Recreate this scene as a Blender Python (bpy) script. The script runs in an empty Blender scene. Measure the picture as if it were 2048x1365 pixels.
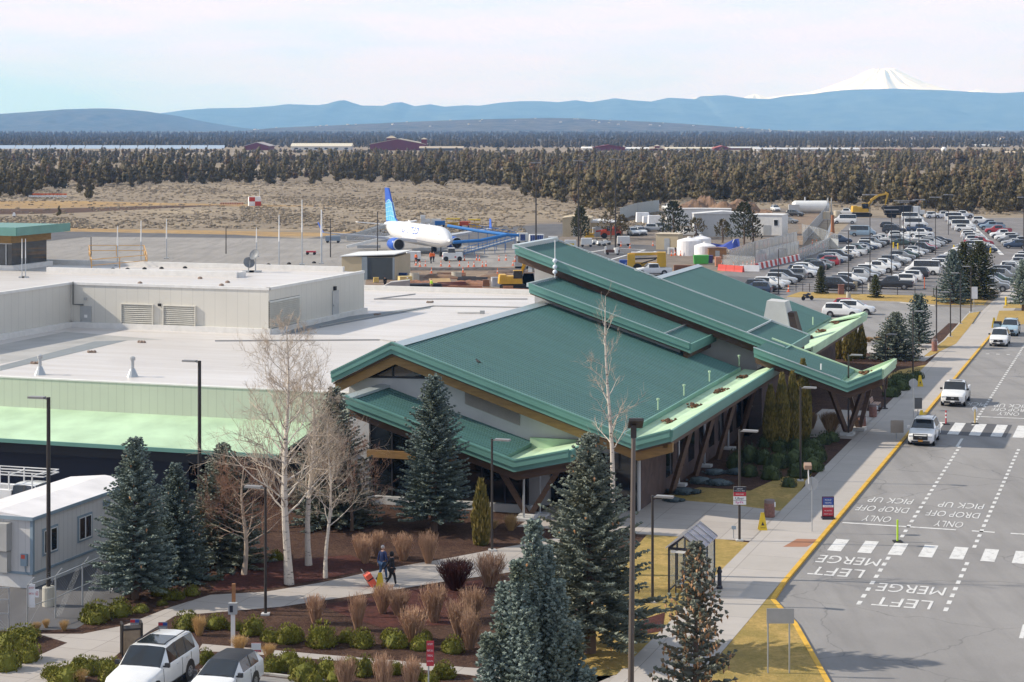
import bpy, bmesh, math, random
import numpy as np
from mathutils import Vector, Matrix

# ------------------------------------------------------------ camera, sky, sun, exposure
scn = bpy.context.scene
COL = scn.collection
FOC, CX, HY, HT = 3900.0, 1024.0, 256.0, 23.5      # calibrated view: focal (px), horizon row, eye height
cam_d = bpy.data.cameras.new("camera"); cam = bpy.data.objects.new("camera", cam_d); COL.objects.link(cam)
cam_d.sensor_width = 36.0; cam_d.lens = 36.0 * FOC / 2048.0
cam_d.shift_y = -(682.5 - HY) / 2048.0
cam_d.clip_start = 1.0; cam_d.clip_end = 90000.0
cam.location = (0, 0, HT); cam.rotation_euler = (math.radians(90), 0, 0)
scn.camera = cam
scn.view_settings.view_transform = 'Standard'; scn.view_settings.look = 'None'
scn.view_settings.exposure = 0.32; scn.view_settings.gamma = 1.0
scn.cycles.use_denoising = True
scn.cycles.max_bounces = 6; scn.cycles.diffuse_bounces = 3; scn.cycles.glossy_bounces = 3
scn.cycles.transparent_max_bounces = 24; scn.cycles.volume_bounces = 3
SUN_EL = math.radians(33.0); SUN_AZ = math.atan2(-1.0, 0.09)      # azimuth measured from +Y towards +X
to_sun = Vector((math.sin(SUN_AZ) * math.cos(SUN_EL), math.cos(SUN_AZ) * math.cos(SUN_EL), math.sin(SUN_EL)))
sd = bpy.data.lights.new("sun", 'SUN'); sd.energy = 4.4; sd.angle = math.radians(0.6); sd.color = (1.0, 0.94, 0.85)
so = bpy.data.objects.new("sun", sd); COL.objects.link(so)
so.rotation_euler = to_sun.to_track_quat('Z', 'Y').to_euler(); so.location = to_sun * 400

world = bpy.data.worlds.new("World"); scn.world = world; world.use_nodes = True
def _world():
    nt = world.node_tree; N = nt.nodes; K = nt.links; N.clear()
    out = N.new('ShaderNodeOutputWorld'); bg = N.new('ShaderNodeBackground'); bg.inputs[1].default_value = 0.1
    sky = N.new('ShaderNodeTexSky'); sky.sky_type = 'NISHITA'; sky.sun_disc = False
    sky.sun_elevation = SUN_EL; sky.sun_rotation = SUN_AZ; sky.air_density = 1.0; sky.dust_density = 1.0; sky.ozone_density = 2.0
    tc = N.new('ShaderNodeTexCoord'); mp = N.new('ShaderNodeMapping'); mp.inputs['Scale'].default_value = (5, 5, 32)
    nz = N.new('ShaderNodeTexNoise'); nz.inputs['Scale'].default_value = 1.6; nz.inputs['Detail'].default_value = 6; nz.inputs['Roughness'].default_value = 0.6
    K.new(tc.outputs['Generated'], mp.inputs['Vector']); K.new(mp.outputs[0], nz.inputs['Vector'])
    sp = N.new('ShaderNodeSeparateXYZ'); K.new(tc.outputs['Generated'], sp.inputs[0])
    # open blue gap low in the west, thin cloud elsewhere
    mx = N.new('ShaderNodeMapRange'); mx.inputs[1].default_value = -0.08; mx.inputs[2].default_value = -0.22; K.new(sp.outputs[0], mx.inputs[0])
    mz = N.new('ShaderNodeMapRange'); mz.inputs[1].default_value = 0.05; mz.inputs[2].default_value = 0.012; K.new(sp.outputs[2], mz.inputs[0])
    gp = N.new('ShaderNodeMath'); gp.operation = 'MULTIPLY'; K.new(mx.outputs[0], gp.inputs[0]); K.new(mz.outputs[0], gp.inputs[1])
    g2 = N.new('ShaderNodeMath'); g2.operation = 'MULTIPLY_ADD'; g2.inputs[1].default_value = -0.95; K.new(gp.outputs[0], g2.inputs[0])
    nr = N.new('ShaderNodeMapRange'); nr.inputs[1].default_value = 0.30; nr.inputs[2].default_value = 0.58; nr.inputs[3].default_value = 0.55; nr.inputs[4].default_value = 1.0
    K.new(nz.outputs['Fac'], nr.inputs[0]); K.new(nr.outputs[0], g2.inputs[2])
    cl = N.new('ShaderNodeClamp'); K.new(g2.outputs[0], cl.inputs[0])
    mix = N.new('ShaderNodeMix'); mix.data_type = 'RGBA'
    K.new(cl.outputs[0], mix.inputs[0])
    blue = N.new('ShaderNodeMix'); blue.data_type = 'RGBA'; blue.inputs[0].default_value = 0.72
    K.new(sky.outputs[0], blue.inputs[6]); blue.inputs[7].default_value = (4.6, 8.8, 15.0, 1)
    K.new(blue.outputs[2], mix.inputs[6]); 
    cr = N.new('ShaderNodeValToRGB'); K.new(sp.outputs[2], cr.inputs[0]); e = cr.color_ramp.elements      # hazy band low down, whiter above
    e[0].position = 0.0; e[0].color = (.73, .78, 1.28, 1); e[1].position = .5; e[1].color = (.40, .425, .48, 1); q = e.new(.035); q.color = (.785, .80, 1.2, 1); q = e.new(.07); q.color = (.81, .80, 1.02, 1); q = e.new(.16); q.color = (.64, .65, .71, 1)
    ten = N.new('ShaderNodeVectorMath'); ten.operation = 'SCALE'; ten.inputs[3].default_value = 10.0; K.new(cr.outputs[0], ten.inputs[0]); K.new(ten.outputs[0], mix.inputs[7])
    K.new(mix.outputs[2], bg.inputs[0]); K.new(bg.outputs[0], out.inputs[0])
_world()

# ------------------------------------------------------------ frames of reference
TH = math.radians(18.5); TC, TS = math.cos(TH), math.sin(TH)
def G(px, py, z=0.0):
    """ground point seen at a photo pixel (real position on the plane z)"""
    Y = FOC * (HT - z) / (py - HY)
    return Vector(((px - CX) / FOC * Y, Y, z))
def L(t, s, z=0.0):
    """terminal / kerb frame: t to the right of the kerb line, s along the road"""
    return Vector((t * TC + s * TS, -t * TS + s * TC, z))
def toL(v): return (v.x * TC - v.y * TS, v.x * TS + v.y * TC)
def hgt(px_h, py_base, z=0.0): return px_h * (HT - z) / (py_base - HY)
R = random.Random(7)
# ------------------------------------------------------------ materials
MATS = {}
def _nt(name):
    m = bpy.data.materials.new(name); m.use_nodes = True
    nt = m.node_tree; b = nt.nodes['Principled BSDF']
    return m, nt, b
def _coord(nt, kind='Object'):
    tc = nt.nodes.new('ShaderNodeTexCoord'); return tc.outputs[kind]
def _noise(nt, vec, scale, detail=3, rough=0.55):
    n = nt.nodes.new('ShaderNodeTexNoise'); n.inputs['Scale'].default_value = scale
    n.inputs['Detail'].default_value = detail; n.inputs['Roughness'].default_value = rough
    nt.links.new(vec, n.inputs['Vector']); return n.outputs['Fac']
def _rng(nt, v, a, b, c=0.0, d=1.0):
    r = nt.nodes.new('ShaderNodeMapRange')
    for i, x in enumerate((a, b, c, d)): r.inputs[i + 1].default_value = x
    nt.links.new(v, r.inputs[0]); return r.outputs[0]
def _mix(nt, f, a, b, mode='MIX'):
    m = nt.nodes.new('ShaderNodeMix'); m.data_type = 'RGBA'; m.blend_type = mode
    for sock, val in ((0, f), (6, a), (7, b)):
        if isinstance(val, (int, float)): m.inputs[sock].default_value = val
        elif isinstance(val, tuple): m.inputs[sock].default_value = (*val[:3], 1)
        else: nt.links.new(val, m.inputs[sock])
    return m.outputs[2]
def _bump(nt, b, h, strength, dist=0.02):
    n = nt.nodes.new('ShaderNodeBump'); n.inputs['Strength'].default_value = strength; n.inputs['Distance'].default_value = dist
    nt.links.new(h, n.inputs['Height']); nt.links.new(n.outputs[0], b.inputs['Normal'])
def mat(name, col, rough=0.6, metal=0.0, var=0.08, scale=1.5, bump=0.0, spec=0.5, coat=0.0, stretch=None):
    if name in MATS: return MATS[name]
    m, nt, b = _nt(name)
    v = _coord(nt)
    if stretch:
        mp = nt.nodes.new('ShaderNodeMapping'); mp.inputs['Scale'].default_value = stretch; nt.links.new(v, mp.inputs['Vector']); v = mp.outputs[0]
    n = _noise(nt, v, scale, 5)
    f = _rng(nt, n, 0.3, 0.7)
    c = _mix(nt, f, tuple(x * (1 - var) for x in col), tuple(min(1, x * (1 + var)) for x in col))
    nt.links.new(c, b.inputs['Base Color'])
    b.inputs['Roughness'].default_value = rough; b.inputs['Metallic'].default_value = metal
    b.inputs['Specular IOR Level'].default_value = spec; b.inputs['Coat Weight'].default_value = coat
    if bump: _bump(nt, b, _noise(nt, v, scale * 12, 3), bump)
    MATS[name] = m; return m
def foliage(name, c1, c2, c3=None, scale=1.2, rough=0.75):
    if name in MATS: return MATS[name]
    m, nt, b = _nt(name)
    g = nt.nodes.new('ShaderNodeNewGeometry')
    c = _mix(nt, g.outputs['Random Per Island'], c1, c2)
    if c3: c = _mix(nt, _rng(nt, _noise(nt, _coord(nt), scale, 2), 0.5, 0.68), c, c3)
    oi = nt.nodes.new('ShaderNodeObjectInfo')
    c = _mix(nt, 1.0, c, _mix(nt, oi.outputs['Random'], (0.82, 0.82, 0.82), (1.15, 1.12, 1.1)), 'MULTIPLY')
    nt.links.new(c, b.inputs['Base Color']); b.inputs['Roughness'].default_value = rough
    b.inputs['Specular IOR Level'].default_value = 0.25
    MATS[name] = m; return m
def paint_mat():
    if 'vehicle_paint' in MATS: return MATS['vehicle_paint']
    m, nt, b = _nt('vehicle_paint')
    oi = nt.nodes.new('ShaderNodeObjectInfo')
    f = _rng(nt, _noise(nt, _coord(nt), 2.0, 4), 0.3, 0.7, 0.94, 1.03)
    cmb = nt.nodes.new('ShaderNodeCombineColor')
    for i in range(3): nt.links.new(f, cmb.inputs[i])
    nt.links.new(_mix(nt, 1.0, oi.outputs['Color'], cmb.outputs[0], 'MULTIPLY'), b.inputs['Base Color'])
    b.inputs['Roughness'].default_value = 0.32; b.inputs['Coat Weight'].default_value = 0.6; b.inputs['Coat Roughness'].default_value = 0.06
    MATS['vehicle_paint'] = m; return m
def glass_mat(name='dark_glass', col=(0.012, 0.016, 0.02), rough=0.05):
    if name in MATS: return MATS[name]
    m = mat(name, col, rough, 0, 0.3, 0.8, 0, 0.8); return m
def emis(name, col, s):
    m, nt, b = _nt(name); b.inputs['Base Color'].default_value = (*col, 1); b.inputs['Emission Color'].default_value = (*col, 1); b.inputs['Emission Strength'].default_value = s
    return m

# ------------------------------------------------------------ mesh builder
class MB:
    def __init__(self, o=(0, 0, 0)): self.v = []; self.f = []; self.m = []; self.o = o; self.cur = 0
    def add(self, verts, faces, M=None):
        b = len(self.v); ox, oy, oz = self.o
        if M is not None: verts = [M @ Vector(p) for p in verts]
        self.v += [(p[0] - ox, p[1] - oy, p[2] - oz) for p in verts]
        self.f += [tuple(i + b for i in f) for f in faces]; self.m += [self.cur] * len(faces)
        return self
    def box(self, x0, x1, y0, y1, z0, z1, M=None):
        return self.add([(x0,y0,z0),(x1,y0,z0),(x1,y1,z0),(x0,y1,z0),(x0,y0,z1),(x1,y0,z1),(x1,y1,z1),(x0,y1,z1)],
                        [(3,2,1,0),(4,5,6,7),(0,1,5,4),(1,2,6,5),(2,3,7,6),(3,0,4,7)], M)
    def cbox(self, c, size, rz=0.0, rx=0.0, ry=0.0):
        M = Matrix.Translation(Vector(c)) @ Matrix.Rotation(rz, 4, 'Z') @ Matrix.Rotation(ry, 4, 'Y') @ Matrix.Rotation(rx, 4, 'X')
        x, y, z = (s / 2 for s in size); return self.box(-x, x, -y, y, -z, z, M)
    def taper(self, c, s0, s1, h, rz=0):
        M = Matrix.Translation(Vector(c)) @ Matrix.Rotation(rz, 4, 'Z')
        a, b = s0[0] / 2, s0[1] / 2; e, d = s1[0] / 2, s1[1] / 2
        return self.add([(-a,-b,0),(a,-b,0),(a,b,0),(-a,b,0),(-e,-d,h),(e,-d,h),(e,d,h),(-e,d,h)],
                        [(3,2,1,0),(4,5,6,7),(0,1,5,4),(1,2,6,5),(2,3,7,6),(3,0,4,7)], M)
    def poly(self, pts): return self.add(pts, [tuple(range(len(pts)))])
    def prism(self, pts, z0, z1):
        n = len(pts)
        return self.add([(p[0], p[1], z0) for p in pts] + [(p[0], p[1], z1) for p in pts],
            [tuple(range(n - 1, -1, -1)), tuple(range(n, 2 * n))] + [(i, (i + 1) % n, n + (i + 1) % n, n + i) for i in range(n)])
    def extr(self, pts, d):
        n = len(pts); d = Vector(d)
        return self.add([Vector(p) for p in pts] + [Vector(p) + d for p in pts],
            [tuple(range(n - 1, -1, -1)), tuple(range(n, 2 * n))] + [(i, (i + 1) % n, n + (i + 1) % n, n + i) for i in range(n)])
    def tube(self, pts, r, n=6, cap=True):
        pts = [Vector(p) for p in pts]; k = len(pts)
        if not hasattr(r, '__len__'): r = [r] * k
        V = []; F = []
        for i, p in enumerate(pts):
            d = (pts[min(i + 1, k - 1)] - pts[max(i - 1, 0)])
            d = d.normalized() if d.length > 1e-9 else Vector((0, 0, 1))
            u = d.cross(Vector((0, 0, 1)) if abs(d.z) < 0.95 else Vector((1, 0, 0))).normalized(); w = d.cross(u)
            for j in range(n):
                a = 2 * math.pi * (j + .5) / n; V.append(p + (u * math.cos(a) + w * math.sin(a)) * r[i])
        for i in range(k - 1):
            for j in range(n): F.append((i*n+j, i*n+(j+1)%n, (i+1)*n+(j+1)%n, (i+1)*n+j))
        if cap: F += [tuple(range(n - 1, -1, -1)), tuple(range((k-1)*n, k*n))]
        return self.add(V, F)
    def bar(self, a, b, w, h=None):
        """square bar between two points"""
        return self.tube([a, b], (w if h is None else (w + h) / 2) * 0.7071, 4)
    def lathe(self, prof, c=(0, 0, 0), n=16, M=None):
        V = []; F = []
        for r, z in prof:
            for j in range(n):
                a = 2 * math.pi * j / n; V.append((c[0] + r * math.cos(a), c[1] + r * math.sin(a), c[2] + z))
        k = len(prof)
        for i in range(k - 1):
            for j in range(n): F.append((i*n+j, i*n+(j+1)%n, (i+1)*n+(j+1)%n, (i+1)*n+j))
        F += [tuple(range(n - 1, -1, -1)), tuple(range((k-1)*n, k*n))]
        return self.add(V, F, M)
    def blob(self, c, r, rnd, n=7, k=5, j=0.18):
        V = []; F = []; 
        for i in range(k + 1):
            ph = math.pi * i / k
            for q in range(n):
                a = 2 * math.pi * (q + .5 * (i % 2)) / n; s = 1 + rnd.uniform(-j, j)
                V.append((c[0] + r[0]*s*math.sin(ph)*math.cos(a), c[1] + r[1]*s*math.sin(ph)*math.sin(a), c[2] + r[2]*s*math.cos(ph)))
        for i in range(k):
            for q in range(n): F.append((i*n+q, (i+1)*n+q, (i+1)*n+(q+1)%n, i*n+(q+1)%n))
        return self.add(V, F)
    def build(self, name, m, parent=None, smooth=False):
        me = bpy.data.meshes.new(name); me.from_pydata([tuple(p) for p in self.v], [], self.f)
        ms = m if isinstance(m, (list, tuple)) else [m]
        for x in ms: me.materials.append(x)
        if len(ms) > 1: me.polygons.foreach_set('material_index', self.m)
        if smooth: me.polygons.foreach_set('use_smooth', [True] * len(me.polygons))
        me.update()
        o = bpy.data.objects.new(name, me); COL.objects.link(o)
        if parent is not None: o.parent = parent
        return o
KIDS = {}
def obj(name, mb, m, parent=None, smooth=False, label=None):
    o = mb.build(name, m, parent, smooth)
    if parent is not None: KIDS.setdefault(parent.name, []).append(o)
    if label: o['label'] = label
    return o
def tag(o, label, cat, group=None):
    o['label'] = label; o['category'] = cat
    if group: o['group'] = group
    return o
def thing(name, label, cat, loc=(0, 0, 0), rz=0.0, group=None):
    o = bpy.data.objects.new(name, None); COL.objects.link(o); o.empty_display_size = 0.3
    o.location = loc; o.rotation_euler = (0, 0, rz); return tag(o, label, cat, group)
def struct(name, mb, m, kind='structure', smooth=False):
    o = mb.build(name, m, None, smooth); o['kind'] = kind; return o
def dup(root, loc, rz=0.0, label=None, group=None, sc=None):
    r = root.copy(); COL.objects.link(r); r.location = loc; r.rotation_euler = (0, 0, rz)
    if label: r['label'] = label
    if group: r['group'] = group
    if sc: r.scale = sc if hasattr(sc, '__len__') else (sc, sc, sc)
    for ch in KIDS.get(root.name, []):
        c = ch.copy(); COL.objects.link(c); c.parent = r; KIDS.setdefault(r.name, []).append(c)
        for g in KIDS.get(ch.name, []):
            d = g.copy(); COL.objects.link(d); d.parent = c; KIDS.setdefault(c.name, []).append(d)
    return r
def text_obj(name, s, m, parent=None, width=1.0, height=1.0, loc=(0, 0, 0), rot=(0, 0, 0), extrude=0.0, M=None, bold=0.0):
    """lettering as a mesh: s fitted into width x height, centred on its local origin"""
    cu = bpy.data.curves.new(name, 'FONT'); cu.body = s; cu.align_x = 'CENTER'; cu.align_y = 'CENTER'; cu.size = 1.0; cu.extrude = extrude; cu.offset = bold; cu.resolution_u = 3
    tmp = bpy.data.objects.new(name + "_tmp", cu); COL.objects.link(tmp)
    me = bpy.data.meshes.new_from_object(tmp.evaluated_get(bpy.context.evaluated_depsgraph_get())); bpy.data.objects.remove(tmp); bpy.data.curves.remove(cu)
    co = np.empty(len(me.vertices) * 3); me.vertices.foreach_get('co', co); co = co.reshape(-1, 3)
    lo, hi = co.min(0), co.max(0); c = (lo + hi) / 2; d = np.maximum(hi - lo, 1e-6)
    co[:, 0] = (co[:, 0] - c[0]) / d[0] * width; co[:, 1] = (co[:, 1] - c[1]) / d[1] * height
    me.vertices.foreach_set('co', co.reshape(-1)); me.name = name; me.materials.clear(); me.materials.append(m); me.update()
    o = bpy.data.objects.new(name, me); COL.objects.link(o); o.location = loc; o.rotation_euler = rot
    if M is not None: me.transform(M)
    if parent is not None: o.parent = parent; KIDS.setdefault(parent.name, []).append(o)
    return o
STRINGS = ["PICK UP", "DROP OFF", "ONLY", "MERGE", "LEFT", "UNITED", "Uber", "lyft", "AIRPORT", "RIDE SHARE", "STAGING AREA", "PAID", "PARKING", "10 MINUTE", "NO WAITING", "63", "STOP", "NO ENTRY", "PICKUP", "PERMIT ONLY", "CAUTION", "A"]
TXT = {}
def premake():
    tmp = []
    for s in STRINGS:
        cu = bpy.data.curves.new("lettering", 'FONT'); cu.body = s; cu.align_x = 'CENTER'; cu.align_y = 'CENTER'; cu.resolution_u = 3; cu.offset = 0.0
        o = bpy.data.objects.new("lettering", cu); COL.objects.link(o); tmp.append((s, o, cu))
    dg = bpy.context.evaluated_depsgraph_get()
    for s, o, cu in tmp:
        me = bpy.data.meshes.new_from_object(o.evaluated_get(dg))
        co = np.empty(len(me.vertices) * 3); me.vertices.foreach_get('co', co); co = co.reshape(-1, 3)
        fs = [tuple(p.vertices) for p in me.polygons]
        lo, hi = co.min(0), co.max(0); co = (co - (lo + hi) / 2) / np.maximum(hi - lo, 1e-6)
        TXT[s] = (co, fs); bpy.data.meshes.remove(me)
    for s, o, cu in tmp: bpy.data.objects.remove(o); bpy.data.curves.remove(cu)
premake()
def text_into(mb, s, M, w, h):
    """lettering s, w x h, in the xy plane of matrix M"""
    co, fs = TXT[s]
    mb.add([(c[0] * w, c[1] * h, 0.0) for c in co], fs, M)

# ------------------------------------------------------------ ground materials
def ground_mats():
    m, nt, b = _nt('scrub_ground'); v = _coord(nt)
    mp = nt.nodes.new('ShaderNodeMapping'); mp.inputs['Scale'].default_value = (0.55, 1, 1); nt.links.new(v, mp.inputs['Vector']); v2 = mp.outputs[0]
    a = _rng(nt, _noise(nt, v2, 0.012, 4), 0.35, 0.65); c = _mix(nt, a, (0.265, 0.212, 0.158), (0.365, 0.295, 0.215))
    s = _rng(nt, _noise(nt, v2, 0.22, 6, 0.7), 0.42, 0.62); c = _mix(nt, s, c, (0.21, 0.172, 0.125))
    s2 = _rng(nt, _noise(nt, v2, 0.045, 5, 0.65), 0.55, 0.72); c = _mix(nt, s2, c, (0.42, 0.33, 0.22))
    s3 = _rng(nt, _noise(nt, v, 0.9, 4, 0.7), 0.5, 0.7, 0, 0.6); c = _mix(nt, s3, c, (0.15, 0.125, 0.09))
    nt.links.new(c, b.inputs['Base Color']); b.inputs['Roughness'].default_value = 0.95; b.inputs['Specular IOR Level'].default_value = 0.1
    MATS['scrub'] = m
    def asph(name, c0, c1, crack=True, cs=0.1):
        m, nt, b = _nt(name); v = _coord(nt)
        c = _mix(nt, _rng(nt, _noise(nt, v, 0.09, 5, 0.65), 0.36, 0.66), c0, c1)
        c = _mix(nt, _rng(nt, _noise(nt, v, 9.0, 3, 0.7), 0.3, 0.7, 0, 0.22), c, tuple(x * 0.55 for x in c0))
        mp = nt.nodes.new('ShaderNodeMapping'); mp.inputs['Rotation'].default_value = (0, 0, TH); mp.inputs['Scale'].default_value = (1, 0.12, 1); nt.links.new(v, mp.inputs['Vector'])
        c = _mix(nt, _rng(nt, _noise(nt, mp.outputs[0], 0.55, 4, 0.6), 0.45, 0.7, 0, 0.6), c, tuple(x * 0.72 for x in c0))
        if crack:
            nz = nt.nodes.new('ShaderNodeTexNoise'); nz.inputs['Scale'].default_value = 0.35; nz.inputs['Detail'].default_value = 5; nt.links.new(v, nz.inputs['Vector'])
            va = nt.nodes.new('ShaderNodeVectorMath'); va.operation = 'MULTIPLY_ADD'; va.inputs[1].default_value = (2.6, 2.6, 0); nt.links.new(nz.outputs['Color'], va.inputs[0]); nt.links.new(v, va.inputs[2])
            vo = nt.nodes.new('ShaderNodeTexVoronoi'); vo.feature = 'DISTANCE_TO_EDGE'; vo.inputs['Scale'].default_value = cs; nt.links.new(va.outputs[0], vo.inputs['Vector'])
            f = _rng(nt, vo.outputs['Distance'], 0.002, 0.005, 0.42, 0.0)
            c = _mix(nt, f, c, (0.10, 0.097, 0.098))
        nt.links.new(c, b.inputs['Base Color']); b.inputs['Roughness'].default_value = 0.88; b.inputs['Specular IOR Level'].default_value = 0.3
        _bump(nt, b, _noise(nt, v, 30, 2), 0.25, 0.01); MATS[name] = m
    asph('asphalt', (0.25, 0.238, 0.23), (0.31, 0.295, 0.283)); asph('dark_asphalt', (0.105, 0.103, 0.108), (0.145, 0.14, 0.14)); asph('lot_asphalt', (0.185, 0.172, 0.168), (0.24, 0.223, 0.215), True, 0.05)
    asph('apron_concrete', (0.27, 0.25, 0.228), (0.34, 0.315, 0.29), True, 0.06)
    def conc(name, c0, c1, bw, bh):
        m, nt, b = _nt(name); v = _coord(nt)
        mp = nt.nodes.new('ShaderNodeMapping'); mp.inputs['Rotation'].default_value = (0, 0, TH); nt.links.new(v, mp.inputs['Vector'])
        br = nt.nodes.new('ShaderNodeTexBrick'); br.offset = 0.0; br.inputs['Scale'].default_value = 1.0; br.inputs['Brick Width'].default_value = bw; br.inputs['Row Height'].default_value = bh
        br.inputs['Mortar Size'].default_value = 0.018; br.inputs['Mortar Smooth'].default_value = 0.1
        br.inputs['Color1'].default_value = (*c0, 1); br.inputs['Color2'].default_value = (*c1, 1); br.inputs['Mortar'].default_value = (*[x * 0.55 for x in c0], 1)
        nt.links.new(mp.outputs[0], br.inputs['Vector'])
        c = _mix(nt, _rng(nt, _noise(nt, v, 0.5, 6, 0.7), 0.4, 0.75, 0, 0.35), br.outputs['Color'], tuple(x * 0.7 for x in c0))
        nt.links.new(c, b.inputs['Base Color']); b.inputs['Roughness'].default_value = 0.85; MATS[name] = m
    conc('sidewalk_concrete', (0.40, 0.365, 0.33), (0.44, 0.40, 0.365), 3.6, 3.4); conc('walk_concrete', (0.375, 0.335, 0.30), (0.41, 0.37, 0.335), 2.4, 1.6)
    def mottled(name, cols, sc, rough=0.95):
        m, nt, b = _nt(name); v = _coord(nt)
        c = _mix(nt, _rng(nt, _noise(nt, v, sc, 5, 0.65), 0.38, 0.64), cols[0], cols[1])
        c = _mix(nt, _rng(nt, _noise(nt, v, sc * 9, 4, 0.75), 0.42, 0.62, 0, 0.8), c, cols[2])
        if len(cols) > 3: c = _mix(nt, _rng(nt, _noise(nt, v, sc * 30, 3, 0.8), 0.55, 0.7, 0, 0.8), c, cols[3])
        nt.links.new(c, b.inputs['Base Color']); b.inputs['Roughness'].default_value = rough; b.inputs['Specular IOR Level'].default_value = 0.15
        _bump(nt, b, _noise(nt, v, 9, 4, 0.8), 0.9, 0.08); MATS[name] = m
    mottled('mulch', [(0.06, 0.03, 0.023), (0.10, 0.056, 0.038), (0.036, 0.019, 0.015), (0.24, 0.15, 0.09)], 0.35)
    mottled('lawn', [(0.30, 0.23, 0.072), (0.52, 0.35, 0.125), (0.27, 0.2, 0.065), (0.55, 0.39, 0.17)], 0.45)
    mottled('dry_lawn', [(0.47, 0.32, 0.11), (0.42, 0.27, 0.09), (0.32, 0.24, 0.08)], 0.2)
    mottled('red_mulch', [(0.085, 0.03, 0.026), (0.12, 0.045, 0.035), (0.05, 0.02, 0.017), (0.17, 0.09, 0.06)], 0.35)
    mottled('dirt', [(0.24, 0.175, 0.13), (0.29, 0.22, 0.16), (0.17, 0.125, 0.095)], 0.05)
    mottled('yard_gravel', [(0.21, 0.175, 0.145), (0.255, 0.215, 0.18), (0.17, 0.14, 0.115)], 0.03)
    mottled('burnt_strip', [(0.085, 0.05, 0.038), (0.13, 0.08, 0.055), (0.06, 0.04, 0.03)], 0.02)
    mottled('gold_grass', [(0.44, 0.29, 0.13), (0.36, 0.24, 0.12), (0.26, 0.18, 0.1)], 0.03)
    mottled('woodland', [(0.075, 0.066, 0.046), (0.13, 0.105, 0.072), (0.05, 0.046, 0.034), (0.2, 0.16, 0.12)], 0.006)
ground_mats()

def worn():
    m, nt, b = _nt('road_paint'); v = _coord(nt); c = _mix(nt, _rng(nt, _noise(nt, v, 2.2, 6, .75), .5, .68, 0, .75), (.64, .63, .61), (.27, .26, .255)); nt.links.new(c, b.inputs['Base Color']); b.inputs['Roughness'].default_value = .85; return m
WHITE_LINE = worn(); YEL = mat('kerb_yellow', (0.62, 0.36, 0.035), 0.75, 0, 0.16, 1.4)
def sheet(name, pts, z, m, kind='structure'):
    mb = MB(); mb.poly([(p[0], p[1], z) for p in pts]); return struct(name, mb, m, kind)
def pxs(*l): return [G(*p) for p in l]

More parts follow.
